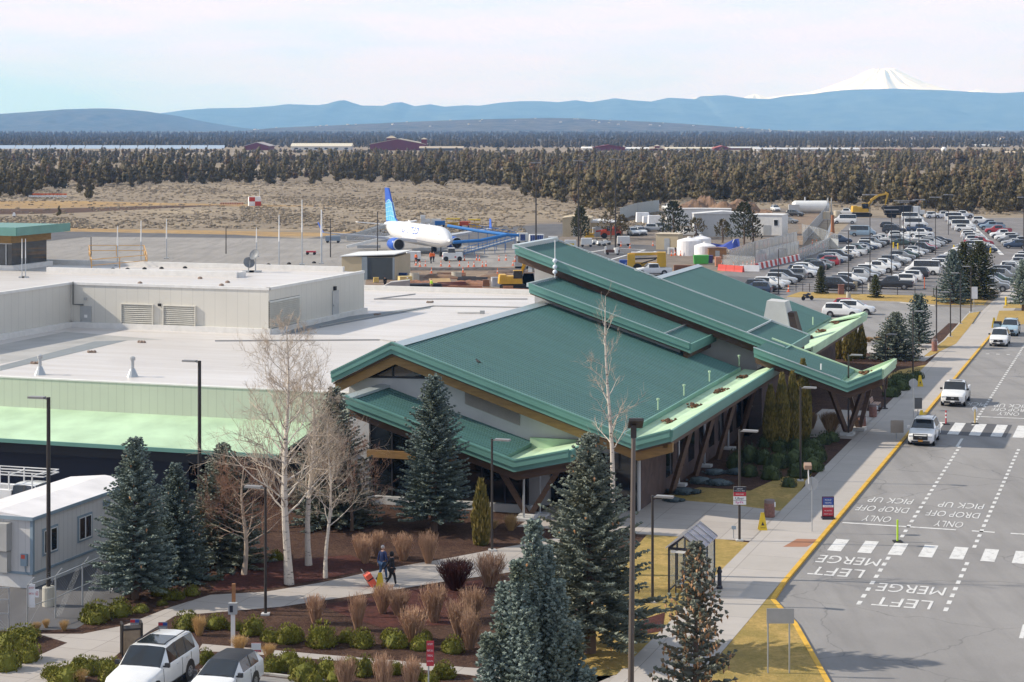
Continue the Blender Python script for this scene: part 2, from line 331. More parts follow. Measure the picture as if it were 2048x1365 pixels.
# ------------------------------------------------------------ ground, roads, paths
def setting():
    D = 60000
    mb = MB(); n = 24; xs = [-D, -12000, -3000, -700, 0, 700, 3000, 12000, D]; ys = [-200, 0, 200, 500, 1000, 3000, 9000, 25000, D]
    for i in range(len(xs) - 1):
        for j in range(len(ys) - 1): mb.poly([(xs[i], ys[j], 0), (xs[i+1], ys[j], 0), (xs[i+1], ys[j+1], 0), (xs[i], ys[j+1], 0)])
    struct('ground', mb, MATS['scrub'])
    sheet('woodland_floor', [(-1400, 2600), (1400, 2600), (30000, 42000), (-30000, 42000)], 0.06, MATS['woodland'])
    # strips through the scrub, left
    sheet('dirt_track', pxs((-400, 421), (90, 418), (330, 412), (470, 411), (330, 417), (130, 427), (-400, 436)), 0.012, MATS['burnt_strip'])
    sheet('dry_grass_verge', pxs((-400, 404), (140, 402), (300, 406), (480, 409), (700, 413), (500, 414), (330, 411), (90, 417), (-400, 420)), 0.008, MATS['gold_grass'])
    sheet('dry_grass_verge', pxs((-400, 454), (90, 453), (230, 459), (400, 461), (640, 466), (740, 458), (760, 462), (640, 473), (470, 474), (200, 466), (-400, 461)), 0.008, MATS['gold_grass'])
    sheet('gravel_yard', pxs((1000, 470), (1060, 447), (1190, 440), (1320, 420), (1560, 417), (1665, 423), (1650, 440), (1598, 520), (1470, 540), (1240, 540), (1000, 530)), 0.004, MATS['yard_gravel'])
    sheet('taxiway', pxs((-700, 461), (170, 464), (470, 470), (610, 478), (640, 474), (760, 459), (880, 452), (1060, 452), (1080, 449), (1190, 448), (1130, 470), (1010, 530), (-700, 530)), 0.010, MATS['dark_asphalt'])
    sheet('apron', pxs((-700, 560), (-200, 516), (140, 478), (180, 474), (640, 478), (700, 480), (900, 490), (1060, 500), (1080, 540), (1040, 620), (400, 640), (-700, 640)), 0.012, MATS['apron_concrete'])
    sheet('service_road', pxs((1030, 512), (1110, 494), (1250, 489), (1330, 492), (1340, 505), (1260, 520), (1300, 540), (1560, 560), (1560, 600), (1030, 600)), 0.016, MATS['dark_asphalt'])
    sheet('dirt_ground', pxs((735, 541), (1065, 533), (1080, 640), (720, 640)), 0.016, MATS['dirt'])
    sheet('dirt_road', pxs((1585, 430), (1652, 425), (1640, 445), (1600, 500), (1575, 515), (1560, 500), (1600, 460)), 0.012, MATS['dirt'])
    sheet('parking_lot', pxs((1710, 436), (2300, 436), (2700, 480), (2700, 640), (2010, 640), (1990, 590), (1905, 592), (1800, 590), (1600, 592), (1440, 612), (1440, 545), (1600, 520), (1652, 490)), 0.006, MATS['lot_asphalt'])
    sheet('drop_off_lot', pxs((1380, 640), (1575, 597), (1700, 602), (1800, 606), (1870, 613), (1940, 617), (1960, 612), (1990, 612), (1935, 632), (1880, 675), (1820, 720), (1720, 780), (1380, 780)), 0.010, MATS['asphalt'])
    sheet('road', [L(-18.5, 60), L(40, 60), L(60, 420), L(-15, 420), L(-15.0, 245), L(-18.5, 240)], 0.008, MATS['asphalt'])
    sheet('forecourt_road', pxs((1546, 1195), (1590, 1250), (1655, 1367), (1900, 1700), (2700, 1700), (2700, 1100), (1640, 1090)), 0.012, MATS['asphalt'])
    # raised beds, lawns and walks by the terminal (0.12 above the road)
    mb = MB(); mb.prism([L(-18.72, 99.5)[:2], L(-18.72, 238)[:2], L(-24.5, 238)[:2], L(-24.5, 214)[:2], L(-38, 196)[:2], L(-80, 190)[:2], L(-120, 108)[:2], L(-52, 58)[:2], L(-10, 62)[:2], G(1655, 1372)[:2], G(1592, 1254)[:2], G(1546, 1206)[:2]][::-1], -0.5, 0.11); struct('mulch_bed', mb, MATS['mulch'])
    Z = 0.116
    def sh(name, pts, m, dz=0.0): return sheet(name, [G(p[0], p[1], Z + dz) for p in pts], Z + dz, m)
    sh('yard_asphalt', ((-300, 1262), (60, 1262), (152, 1258), (232, 1212), (322, 1100), (500, 1000), (720, 960), (300, 880), (-300, 880)), MATS['dark_asphalt'])
    sh('walkway', ((75, 1268), (165, 1268), (245, 1252), (340, 1215), (420, 1190), (530, 1184), (640, 1166), (760, 1140), (900, 1116), (1010, 1095), (1120, 1075), (1120, 1128), (1000, 1148), (890, 1163), (770, 1183), (640, 1202), (560, 1214), (350, 1232), (300, 1262), (245, 1300), (205, 1335), (100, 1400), (-150, 1560), (-300, 1480), (-100, 1385), (0, 1345), (135, 1286)), MATS['walk_concrete'])
    sh('walkway', ((405, 1288), (520, 1298), (640, 1309), (800, 1322), (931, 1335), (1200, 1352), (1330, 1345), (1330, 1368), (1100, 1372), (935, 1350), (692, 1323), (470, 1306), (395, 1302)), MATS['walk_concrete'])
    sh('parking_bay', ((100, 1418), (400, 1345), (540, 1354), (960, 1404), (2100, 2600), (-900, 2600)), MATS['asphalt'], 0.004)
    sh('lawn', ((1292, 1072), (1300, 1063), (1400, 1073), (1508, 1087), (1395, 1205), (1275, 1330), (1180, 1372), (1130, 1372), (1150, 1240), (1240, 1130)), MATS['lawn'])
    sh('lawn', ((1130, 1262), (1260, 1262), (1262, 1336), (1120, 1345)), MATS['dry_lawn'], 0.006)
    sh('lawn', ((1308, 1010), (1440, 1022), (1562, 1032), (1588, 1000), (1624, 948), (1560, 955), (1500, 982), (1400, 975), (1330, 992)), MATS['lawn'])
    sheet('lawn', [L(-18.7, 99.7), G(1545, 1204), G(1590, 1254), G(1655, 1374), G(1720, 1500), L(-18.7, 58)], Z + .008, MATS['lawn'])
    sh('mulch_bed', ((1250, 1250), (1330, 1225), (1325, 1262), (1255, 1275)), MATS['red_mulch'], 0.016)
    sh('mulch_bed', ((640, 1210), (770, 1190), (890, 1170), (990, 1155), (960, 1215), (900, 1250), (760, 1255), (700, 1235)), MATS['red_mulch'], 0.008)
    sh('mulch_bed', ((470, 1130), (700, 1110), (760, 1135), (640, 1160), (530, 1178), (420, 1182)), MATS['red_mulch'], 0.008)
    sh('lawn', ((1772, 792), (1868, 727), (1800, 740), (1750, 760)), MATS['lawn'])
    sheet('sidewalk', [L(-22.2, 55, Z), L(-18.72, 55, Z), L(-18.72, 238, Z), L(-22.3, 238, Z)], Z + 0.004, MATS['sidewalk_concrete'])
    sheet('sidewalk', [L(-36, 108.5), L(-22.2, 108.9), L(-22.2, 118), L(-26, 119.2), L(-29.8, 119.5), L(-36, 117)], Z + 0.004, MATS['walk_concrete'])
    sheet('sidewalk', [L(-27, 147), L(-22.2, 147), L(-22.2, 162), L(-27, 162)], Z + 0.004, MATS['walk_concrete'])
    sheet('sidewalk', pxs((1700, 700), (1760, 692), (1900, 690), (1850, 725), (1790, 722)), Z + 0.004, MATS['sidewalk_concrete'])
    sheet('sidewalk', [L(-22.3, 238), L(-18.6, 238), L(-17.6, 335), L(-21.6, 335)], 0.016, MATS['sidewalk_concrete'])
    sheet('lawn', pxs((1572, 594), (1600, 584), (1700, 588), (1840, 592), (1980, 596), (1966, 612), (1900, 611), (1800, 604), (1650, 597)), 0.014, MATS['dry_lawn'])
    mb = MB(); mb.prism([p[:2] for p in pxs((1888, 683), (1896, 672), (1937, 629), (1960, 625), (1940, 655), (1912, 690), (1860, 715), (1845, 715))][::-1], -0.2, 0.13); struct('lawn', mb, MATS['dry_lawn'])
    sheet('lawn', pxs((1998, 622), (2300, 622), (2300, 650), (2048, 649), (1988, 656)), 0.02, MATS['dry_lawn'])
    sheet('lawn', pxs((2010, 606), (2300, 604), (2300, 615), (2006, 617)), 0.02, MATS['dry_lawn'])
    # painted kerb
    mb = MB(); pts = []
    s = 99.5
    for s0, s1 in ((99.8, 152.8), (156.2, 238)):
        mb.prism([L(-18.72, s0)[:2], L(-18.48, s0)[:2], L(-18.48, s1)[:2], L(-18.72, s1)[:2]], -0.2, 0.135)
    a, b, c, d = L(-18.6, 99.8), G(1545, 1203), G(1590, 1252), G(1656, 1370)
    for p, q in ((a, b), (b, c), (c, d), (d, G(1760, 1560))):
        u = (q - p).normalized(); n = Vector((u.y, -u.x, 0)) * 0.12
        mb.prism([(p - n)[:2], (p + n)[:2], (q + n)[:2], (q - n)[:2]], -0.2, 0.137)
    struct('kerb', mb, YEL)
    mb = MB(); mb.prism([L(-18.72, 152.8)[:2], L(-18.48, 152.8)[:2], L(-18.48, 156.2)[:2], L(-18.72, 156.2)[:2]], -0.2, 0.135); struct('kerb', mb, mat('kerb_blue', (0.06, 0.16, 0.42), 0.7))
    KG = mat('kerb_concrete', (0.42, 0.40, 0.37), 0.85)
    mb = MB()
    def kerbline(pts, w=0.15, h=0.14):
        for p, q in zip(pts[:-1], pts[1:]):
            u = (q - p).normalized(); n = Vector((u.y, -u.x, 0)) * w / 2
            mb.prism([(p - n)[:2], (p + n)[:2], (q + n)[:2], (q - n)[:2]], -0.2, h)
    kerbline(pxs((1575, 597), (1700, 602), (1800, 606), (1870, 613), (1966, 613))); kerbline(pxs((1845, 716), (1888, 683), (1937, 629), (1960, 625)))
    kerbline(pxs((400, 1348), (540, 1356), (960, 1407), (1100, 1430)), 0.16, 0.2)
    struct('kerb', mb, KG)
    mb = MB(); mb.poly([G(1566, 1094, .1242), G(1614, 1094, .1242), G(1638, 1079, .1242), G(1594, 1078, .1242)]); struct('tactile_paving', mb, mat('tactile', (0.33, 0.15, 0.08), 0.8))
    # markings
    zm = 0.020
    def bar(mb, t0, t1, s0, s1): mb.poly([L(t0, s0, zm), L(t1, s0, zm), L(t1, s1, zm), L(t0, s1, zm)])
    mb = MB()
    for t, sa, sb in ((-14.3, 96.5, 107.3), (-14.3, 111.6, 147), (-14.35, 157.5, 300), (-10.1, 96.5, 107.3), (-10.1, 111.6, 147), (-10.1, 157.5, 300)):
        s = sa
        while s < sb: bar(mb, t - .11, t + .11, s, s + .75); s += 1.5
    for s in (84, 92.5, 99): bar(mb, -6.35, -6.15, s - (16 if s < 85 else 0), s + 2.6 - (16 if s < 85 else 0))
    for k in range(9): bar(mb, -6.3, -6.1, 100 + k * 9, 103 + k * 9)
    bar(mb, -14.6, -14.4, 146.5, 150.5)
    struct('lane_marking', mb, WHITE_LINE)
    mb = MB()
    t0, s0 = toL(G(1677, 1091)); 
    for i in range(12): bar(mb, t0 - .38 + i * 1.66, t0 + .38 + i * 1.66, s0 - 1.6, s0 + 1.6)
    t1, s1 = toL(G(1871, 856))
    for i in range(10): bar(mb, t1 - .42 + i * 1.62, t1 + .42 + i * 1.62, s1 - 3.1, s1 + 3.1)
    struct('crosswalk', mb, WHITE_LINE)
    mb = MB(); zz = zm - .004; mb.poly([L(t1 - 1.0, s1 - 3.3, zz), L(t1 + 5.6, s1 - 3.3, zz), L(t1 + 5.6, s1 + 3.3, zz), L(t1 - 1.0, s1 + 3.3, zz)]); struct('crosswalk', mb, MATS['dark_asphalt'])
    mb = MB(); ta, sa = toL(G(1685, 1046)); tb, sb = toL(G(1912, 1061))
    sa = (sa + sb) / 2; bar(mb, ta, tb, sa - .14, sa + .14); bar(mb, tb + .9, tb + 2.2, sa - .14, sa + .14); bar(mb, tb + 3.1, tb + 6, sa - .14, sa + .14)
    ta, sa = toL(G(1961, 834)); bar(mb, ta, ta + 3.6, sa - .14, sa + .14); bar(mb, ta + 5, ta + 8, sa - .14, sa + .14)
    t9, s9 = toL(G(1990, 709))
    for k in range(12): bar(mb, -17.6 + k * 1.05, -17.25 + k * 1.05, s9 - .2, s9 + .2)
    bar(mb, -13.2, -11.6, 236, 238.6)
    struct('stop_line', mb, WHITE_LINE)
    mb = MB()
    Rz = Matrix.Rotation(math.pi - TH, 4, 'Z')
    def word(s, px, py, w, h=2.1):
        p = G(px, py, zm + .005); text_into(mb, s, Matrix.Translation(p) @ Rz, w, h)
    for dx, dy in ((0, 0), (141, 10.5)):
        zt=.004; word("PICK UP", 1781 + dx, 1001.5 + dy * .93, 2.75, 1.75); word("DROP OFF", 1765 + dx, 1018.5 + dy, 3.15, 1.75); word("ONLY", 1754 + dx * 1.02, 1038 + dy, 1.65, 1.75)
    word("MERGE", 1697, 1121.4, 3.35, 1.9); word("LEFT", 1673, 1144.5, 2.8, 1.9); word("MERGE", 1822, 1178.8, 3.4, 1.8); word("LEFT", 1805, 1206.5, 2.85, 1.8)
    word("PICK UP", 1938, 808, 2.75, 2.0); word("PICK UP", 2022, 812, 2.75, 2.0); word("DROP OFF", 2022, 820, 3.1, 1.9); word("ONLY", 2017, 828, 1.7, 1.9)
    struct('road_lettering', mb, WHITE_LINE)
    # parking bay lines far lots
    mb = MB()
    def pl(a, b, w=.3):
        p, q = G(*a, .022), G(*b, .022); u = (q - p).normalized(); n = Vector((u.y, -u.x, 0)) * w
        mb.poly([p - n, p + n, q + n, q - n])
    pl((1806, 452), (1822, 503), .35); pl((1943, 449), (2004, 510), .4); pl((1664, 446), (1650, 482), .3); pl((1795, 452), (1801, 478), .25)
    for a, b in (((1672, 464), (1708, 467)), ((1730, 468), (1760, 470)), ((1670, 476), (1695, 478)), ((1748, 468), (1790, 471)), ((1690, 501), (2060, 507))): pl(a, b, .12)
    pl((1206, 524), (1290, 500), .25); pl((1290, 500), (1240, 497), .25); pl((1297, 507), (1312, 503), .2); pl((1120, 514), (1210, 500), .3)
    struct('parking_line', mb, WHITE_LINE)
setting()
# ------------------------------------------------------------ terminal building
def PS(px, py, s):
    k = (px - CX) / FOC; Y = s / (k * TS + TC); X = k * Y; return (X * TC - Y * TS, HT - (py - HY) * Y / FOC)   # (t, z) on plane s
def PT(px, py, t):
    k = (px - CX) / FOC; Y = t / (k * TC - TS); X = k * Y; return (X * TS + Y * TC, HT - (py - HY) * Y / FOC)     # (s, z) on plane t
def PZ(px, py, z): return toL(G(px, py, z))
M_ROOF = mat('roof_metal', (0.085, 0.185, 0.168), 0.45, 0, 0.09, 0.4, 0, 0.4, stretch=(.25, 3, 1))
M_FASC = mat('fascia_green', (0.125, 0.275, 0.23), 0.45, 0, 0.1, 0.5)
M_PALE = mat('pale_green_membrane', (0.44, 0.60, 0.40), 0.75, 0, 0.2, 0.3)
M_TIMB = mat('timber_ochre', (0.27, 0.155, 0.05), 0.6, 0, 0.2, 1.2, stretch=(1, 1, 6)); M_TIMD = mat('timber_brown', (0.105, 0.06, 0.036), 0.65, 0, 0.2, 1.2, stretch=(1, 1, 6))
M_CONC = mat('wall_concrete', (0.52, 0.515, 0.50), 0.85, 0, 0.12, 0.45)
M_SILV = mat('metal_flashing', (0.52, 0.58, 0.58), 0.35, 0.4, 0.05)
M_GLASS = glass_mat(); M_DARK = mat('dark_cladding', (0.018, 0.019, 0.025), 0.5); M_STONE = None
def stone():
    m, nt, b = _nt('brown_stone'); v = _coord(nt)
    vo = nt.nodes.new('ShaderNodeTexVoronoi'); vo.inputs['Scale'].default_value = 1.6; nt.links.new(v, vo.inputs['Vector'])
    c = _mix(nt, vo.outputs['Color'], (0.06, 0.034, 0.027), (0.125, 0.078, 0.062)); c = _mix(nt, _rng(nt, _noise(nt, v, 3, 4), .4, .7, 0, .6), c, (0.08, 0.06, 0.054))
    nt.links.new(c, b.inputs['Base Color']); b.inputs['Roughness'].default_value = 0.9; _bump(nt, b, vo.outputs['Distance'], 0.5, 0.05); return m
M_STONE = stone()
def panels(name, col, w):
    m, nt, b = _nt(name); v = _coord(nt); sp = nt.nodes.new('ShaderNodeSeparateXYZ'); nt.links.new(v, sp.inputs[0])
    ad = nt.nodes.new('ShaderNodeMath'); ad.operation = 'ADD'; nt.links.new(sp.outputs[0], ad.inputs[0]); nt.links.new(sp.outputs[1], ad.inputs[1])
    pp = nt.nodes.new('ShaderNodeMath'); pp.operation = 'PINGPONG'; pp.inputs[1].default_value = w / 2; nt.links.new(ad.outputs[0], pp.inputs[0])
    f = _rng(nt, pp.outputs[0], 0.0, 0.03, 1.0, 0.0)
    c = _mix(nt, _rng(nt, _noise(nt, v, 0.35, 5), .3, .7), tuple(x * .95 for x in col), tuple(x * 1.03 for x in col))
    c = _mix(nt, f, c, tuple(x * .74 for x in col)); nt.links.new(c, b.inputs['Base Color']); b.inputs['Roughness'].default_value = 0.6; return m
M_WALLW = panels('pale_wall_panels', (0.63, 0.60, 0.53), 1.05); M_WALLG = panels('sage_wall_panels', (0.52, 0.56, 0.44), 0.62)
def whiteroof():
    m, nt, b = _nt('white_roof_membrane'); v = _coord(nt)
    c = _mix(nt, _rng(nt, _noise(nt, v, 0.06, 5, .6), .35, .7), (0.66, 0.625, 0.60), (0.56, 0.52, 0.485))
    mp = nt.nodes.new('ShaderNodeMapping'); mp.inputs['Scale'].default_value = (0.10, 1.4, 1); nt.links.new(v, mp.inputs['Vector'])
    c = _mix(nt, _rng(nt, _noise(nt, mp.outputs[0], 0.5, 5, .7), .42, .75, 0, .75), c, (0.47, 0.415, 0.36))
    sp = nt.nodes.new('ShaderNodeSeparateXYZ'); nt.links.new(v, sp.inputs[0]); pp = nt.nodes.new('ShaderNodeMath'); pp.operation = 'PINGPONG'; pp.inputs[1].default_value = 1.5; nt.links.new(sp.outputs[1], pp.inputs[0])
    c = _mix(nt, _rng(nt, pp.outputs[0], 0, .05, .35, 0), c, (.45, .43, .41)); c = _mix(nt, _rng(nt, _noise(nt, v, .16, 3, .6), .60, .66, 0, .5), c, (.52, .48, .45))
    nt.links.new(c, b.inputs['Base Color']); b.inputs['Roughness'].default_value = 0.42; return m
M_WROOF = whiteroof(); M_WCAP = mat('white_parapet', (0.72, 0.70, 0.66), 0.6)
M_GREY = mat('grey_metal', (0.42, 0.43, 0.43), 0.45, 0.3); M_STEEL = mat('galvanised_steel', (0.45, 0.47, 0.48), 0.4, 0.6)
M_BRONZE = mat('bronze_pole', (0.045, 0.038, 0.034), 0.5, 0.2); M_WHITE = mat('white_paint', (0.78, 0.77, 0.75), 0.5); M_BLACK = mat('black_rubber', (0.015, 0.015, 0.016), 0.7)
TO = (-38.0, 117.0, 0.0)
def terminal():
    T = thing('airport_terminal', 'airport terminal with stepped green metal roofs, upturned pale green eaves and concrete gable walls', 'terminal', L(TO[0], TO[1]), -TH)
    mb = lambda: MB(TO)
    def roof(prof, s0, s1, th=0.22, ribs=True, m=M_ROOF, name='roof', step=0.5):
        b = mb(); pts = [(t, s0, z) for t, z in prof] + [(t, s0, z - th) for t, z in reversed(prof)]
        b.extr(pts, (0, s1 - s0, 0))
        if ribs:
            s = s0 + .3
            while s < s1 - .1:
                for (ta, za), (tb, zb) in zip(prof[:-1], prof[1:]):
                    b.extr([(ta, s - .02, za - .01), (tb, s - .02, zb - .01), (tb, s - .02, zb + .04), (ta, s - .02, za + .04)], (0, .04, 0))
                s += step
        return obj(name, b, m, T)
    def fascia(prof, s0, d=1.0):
        b = mb()
        for z0, z1, o in ((.08, -.30, -.2), (-.30, -.60, -.08)):
            pts = [(t, s0 + o, z + z0) for t, z in prof] + [(t, s0 + o, z + z1) for t, z in reversed(prof)]
            b.extr(pts, (0, .22 - o * .4, 0))
        pts = [(t, s0 - .23, z + .16) for t, z in prof] + [(t, s0 - .23, z + .06) for t, z in reversed(prof)]
        b.extr(pts, (0, .3, 0)); obj('fascia', b, M_FASC, T)
    def timber(prof, s0, m=M_TIMB, h=0.75, top=-.58, dep=.35):
        b = mb(); pts = [(t, s0, z + top) for t, z in prof] + [(t, s0, z + top - h) for t, z in reversed(prof)]
        b.extr(pts, (0, dep, 0)); obj('timber_beam', b, m, T)
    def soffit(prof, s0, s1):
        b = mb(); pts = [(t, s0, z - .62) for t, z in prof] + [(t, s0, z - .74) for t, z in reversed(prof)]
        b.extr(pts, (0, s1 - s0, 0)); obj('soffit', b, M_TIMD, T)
    def side_fascia(t, s0, s1, z, m=M_FASC, w=.16):
        b = mb(); b.box(t, t + w, s0, s1, z - .34, z + .08); b.box(t - .08, t + w - .08, s0, s1, z - .62, z - .35); obj('fascia', b, m, T)
        b = mb(); b.box(t - .6, t - .3, s0 + .5, s1 - .2, z - 1.1, z - .63); obj('timber_beam', b, M_TIMD, T)
    # ---- main gable hall
    V0 = (-31.0, 5.0); TIP = (-28.0, 5.35)
    pr = [(-50.0, 7.95), (-45.9, 9.95), V0]; st = [(-31.0, 4.74), (-30.0, 4.66), TIP]
    roof(pr, 113.5, 148.0); roof(st, 113.5, 149.6, .14, False, M_PALE, 'upturned_eave')
    full = pr[:-1] + [(-30.1, 4.72), TIP]
    fascia(full, 113.5); timber(full, 114.0); soffit(full, 113.7, 117.2); side_fascia(-28.0, 113.5, 149.6, 5.35)
    b = mb(); b.extr([(-46.35, 113.3, 9.80), (-45.9, 113.3, 10.02), (-45.3, 113.3, 9.82), (-45.9, 113.3, 9.88)], (0, 31.4, 0)); b.extr([(-46.3, 113.4, 9.76), (-50.1, 113.4, 7.9), (-50.1, 113.4, 7.98), (-46.3, 113.4, 9.84)], (0, 34, 0)); obj('ridge_flashing', b, M_SILV, T)
    b = mb(); b.extr([(-31.06, 113.6, 4.75), (-30.94, 113.6, 4.75), (-30.94, 113.6, 5.06), (-31.06, 113.6, 5.06)], (0, 34.4, 0)); obj('gutter_edge', b, M_FASC, T)
    b = mb(); sw = 115.3
    b.extr([(-49.6, sw, 0), (-30.4, sw, 0), (-30.4, sw, 4.3), (-45.9, sw, 9.2), (-49.6, sw, 7.4)], (0, .4, 0)); obj('gable_wall', b, M_CONC, T)
    b = mb(); b.box(-36.0, -30.5, sw - .12, sw - .02, .1, 3.55); obj('dark_glazing', b, M_GLASS, T)
    def pane(name, pxl, s, m, fr=None, off=-.05):
        q = [PS(x, y, s) for x, y in pxl]; b = mb(); b.extr([(t, s + off, z) for t, z in q], (0, .04, 0)); w = obj(name, b, m, T)
        if fr:
            b = mb()
            for (t0, z0), (t1, z1) in zip(q, q[1:] + q[:1]): b.bar((t0, s + off - .02, z0), (t1, s + off - .02, z1), .12)
            if len(q) == 3: b.bar((q[1][0], s + off - .02, q[1][1]), (q[1][0], s + off - .02, q[0][1]), .1)
            obj('window_frame', b, fr, w)
        return w
    w = pane('gable_window', [(725, 753.5), (787, 725), (868, 756)], sw, M_GLASS, M_DARK)
    q = [PS(x, y, sw) for x, y in ((930.5, 782), (1040, 822), (1040, 851), (930.5, 807))]
    b = mb(); n = 11
    for k in range(n):
        f0, f1 = k / n, (k + .62) / n
        lo = lambda f, c0, c1: (c0[0], c0[1] + (c1[1] - c0[1]) * f)
        a0, a1 = lo(f0, q[3], q[0]), lo(f1, q[3], q[0]); c0, c1 = lo(f0, q[2], q[1]), lo(f1, q[2], q[1])
        b.extr([(a0[0], sw - .12, a0[1]), (c0[0], sw - .12, c0[1]), (c1[0], sw - .03, c1[1]), (a1[0], sw - .03, a1[1])], (0, .025, 0))
    lv = obj('louvre', b, mat('tan_louvre', (0.56, 0.52, 0.46), 0.6), T)
    b = mb(); b.extr([(t, sw - .02, z) for t, z in q], (0, .012, 0)); obj('louvre_backing', b, M_DARK, lv)
    # ---- low front roof
    lp = [(-47.3, 7.05), (-37.2, 3.95)]; tt, tz = PS(1138, 904, 109.5); ls = [(-37.2, 3.72), (-36.3, 3.66), (tt, tz)]
    roof(lp, 109.5, 116.45); roof(ls, 109.5, 116.45, .14, False, M_PALE, 'upturned_eave')
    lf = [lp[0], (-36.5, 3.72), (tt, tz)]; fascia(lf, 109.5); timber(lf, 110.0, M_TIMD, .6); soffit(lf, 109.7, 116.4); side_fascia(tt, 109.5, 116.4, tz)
    b = mb(); b.extr([(-47.5, 109.3, 6.98), (-46.8, 109.3, 6.96), (-46.8, 109.3, 7.12), (-47.5, 109.3, 7.16)], (0, 7.1, 0)); obj('ridge_flashing', b, M_SILV, T)
    b = mb(); b.box(-37.3, tt - .05, 115.0, 115.24, 3.6, 4.3); obj('gutter_wall', b, M_PALE, T)
    gs = 112.6; b = mb(); b.extr([(-47.0, gs, .6), (-36.6, gs, .6), (-36.6, gs, 3.0), (-47.0, gs, 6.2)], (0, .05, 0)); gl = obj('lobby_window', b, M_GLASS, T)
    b = mb()
    for k in range(8): t = -47.0 + k * 1.48; b.box(t - .05, t + .05, gs - .08, gs - .01, .6, 6.2 - k * 1.48 * .307)
    obj('window_frame', b, M_DARK, gl)
    b = mb(); b.box(-47.1, -41.2, gs - .35, gs - .12, 3.0, 3.45); obj('timber_beam', b, M_TIMB, T)
    b = mb(); b.box(-47.2, -36.4, gs - .25, gs + .3, 0, .6); obj('base_wall', b, M_CONC, T)
    # dark hall body so that daylight does not pass through
    b = mb(); b.box(-49.4, -36.0, 116.95, 190, 0, 6.0); b.box(-36.0, -31.0, 116.95, 190, 0, 4.2); obj('hall_body', b, M_DARK, T)
    b = mb(); b.box(-30.9, -30.38, 115.75, 190, 0, 4.35); b.box(-36.6, -30.9, 116.92, 117.0, 0, 4.3); obj('stone_wall', b, M_STONE, T)
    for k in range(9):
        s = 122 + k * 3.1; b = mb(); b.box(-30.42, -30.36, s, s + 1.7, 1.0, 3.4); w = obj('window', b, M_GLASS, T)
    def vpost(t, s, zt, dt=0.0, ds=1.5, m=M_TIMD):
        for sg in (-1, 1):
            b = mb(); b.bar((t, s, 0.1), (t + dt * sg, s + ds * sg, zt), .32); obj('timber_post', b, m, T)
        b = mb(); b.box(t - .5, t + .5, s - .6, s + .6, 0, .35); obj('post_footing', b, M_CONC, T)
    for s in (121.5, 128.2, 135.0, 142.0): 
        b = mb(); b.bar((-29.9, s, 0.1), (-28.9, s + 1.6, 4.5), .3); obj('timber_post', b, M_TIMD, T)
    vpost(-36.2, 111.4, 2.9, 1.7, .3)
    def pipe(t, s, zt, r=.07):
        b = mb(); b.tube([(t, s, .25), (t, s, zt)], r, 8); p = obj('downspout', b, M_STEEL, T)
        b = mb(); b.box(t - .5, t + .5, s - .35, s + .35, .1, .28); obj('splash_block', b, M_CONC, p)
    for x, y in ((1338, 974), (1391, 936), (1443, 901)): t, s = PZ(x, y, 0); pipe(-30.1, s, 4.6)
    pipe(-36.2, 110.4, 3.3); pipe(-35.7, 112.0, 3.4)
    # vents and leaf heaps along the eaves
    M_LEAF = foliage('dry_leaf_litter', (0.10, 0.05, 0.03), (0.2, 0.11, 0.06))
    for x, y in ((1338, 850), (1390, 808), (1440, 780), (1487, 757)):
        s, z = PT(x, y, -30.0); b = mb(); rr = random.Random(x)
        for k in range(26): b.blob((-30.0 + rr.gauss(0, .22), s + rr.gauss(0, .4), 4.72 + rr.random() * .15), (.12, .14, .07), rr, 5, 3, .4)
        obj('leaf_litter', b, M_LEAF, T)['kind'] = 'stuff'
    for x, y in ((1316, 830), (1368, 805), (1419, 772), (1478, 741)):
        s, z = PT(x, y, -31.3); b = mb(); b.tube([(-31.3, s, 5.0), (-31.3, s, 5.75)], .05, 6); b.lathe([(.1, 0), (.1, .12)], (-31.3, s, 5.75), 8); obj('vent_pipe', b, M_PALE, T)
    # ---- second roof (clerestory)
    p2 = [(-46.6, 11.35), (-33.9, 7.15)]; roof(p2, 143.5, 152.2); fascia(p2, 143.5); side_fascia(-33.9, 143.4, 152.3, 7.15); soffit(p2, 143.7, 145.4)
    b = mb(); b.extr([(-46.2, 145.0, 6.0), (-35.0, 145.0, 4.5), (-35.0, 145.0, 6.8), (-46.2, 145.0, 10.55)], (0, .4, 0)); b.box(-35.4, -35.0, 145.4, 152, 4.8, 6.7); obj('clerestory_wall', b, M_CONC, T)
    b = mb(); b.extr([(-46.3, 143.4, 11.36), (-33.9, 143.4, 7.27), (-33.9, 143.4, 7.33), (-46.3, 143.4, 11.42)], (0, .12, 0)); b.box(-36.0, -35.92, 143.5, 152, 7.82, 7.95); obj('snow_guard', b, M_SILV, T)
    b = mb(); b.box(-46.8, -46.5, 143.4, 152.2, 11.2, 11.5); obj('ridge_flashing', b, M_SILV, T)
    # ---- top roof
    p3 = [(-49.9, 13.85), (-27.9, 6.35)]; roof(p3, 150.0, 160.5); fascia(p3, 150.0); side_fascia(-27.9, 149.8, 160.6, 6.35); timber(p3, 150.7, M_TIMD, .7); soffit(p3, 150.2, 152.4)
    b = mb(); b.extr([(-49.0, 152.3, 0), (-30.6, 152.3, 0), (-30.6, 152.3, 6.3), (-49.0, 152.3, 12.6)], (0, .5, 0)); b.box(-49.0, -48.5, 152.8, 160, 0, 12.2); b.box(-31.1, -30.6, 152.8, 160, 0, 6.2); obj('clerestory_wall', b, M_CONC, T)
    b = mb(); b.box(-50.1, -49.5, 149.8, 160.5, 13.7, 14.05); obj('ridge_flashing', b, M_SILV, T)
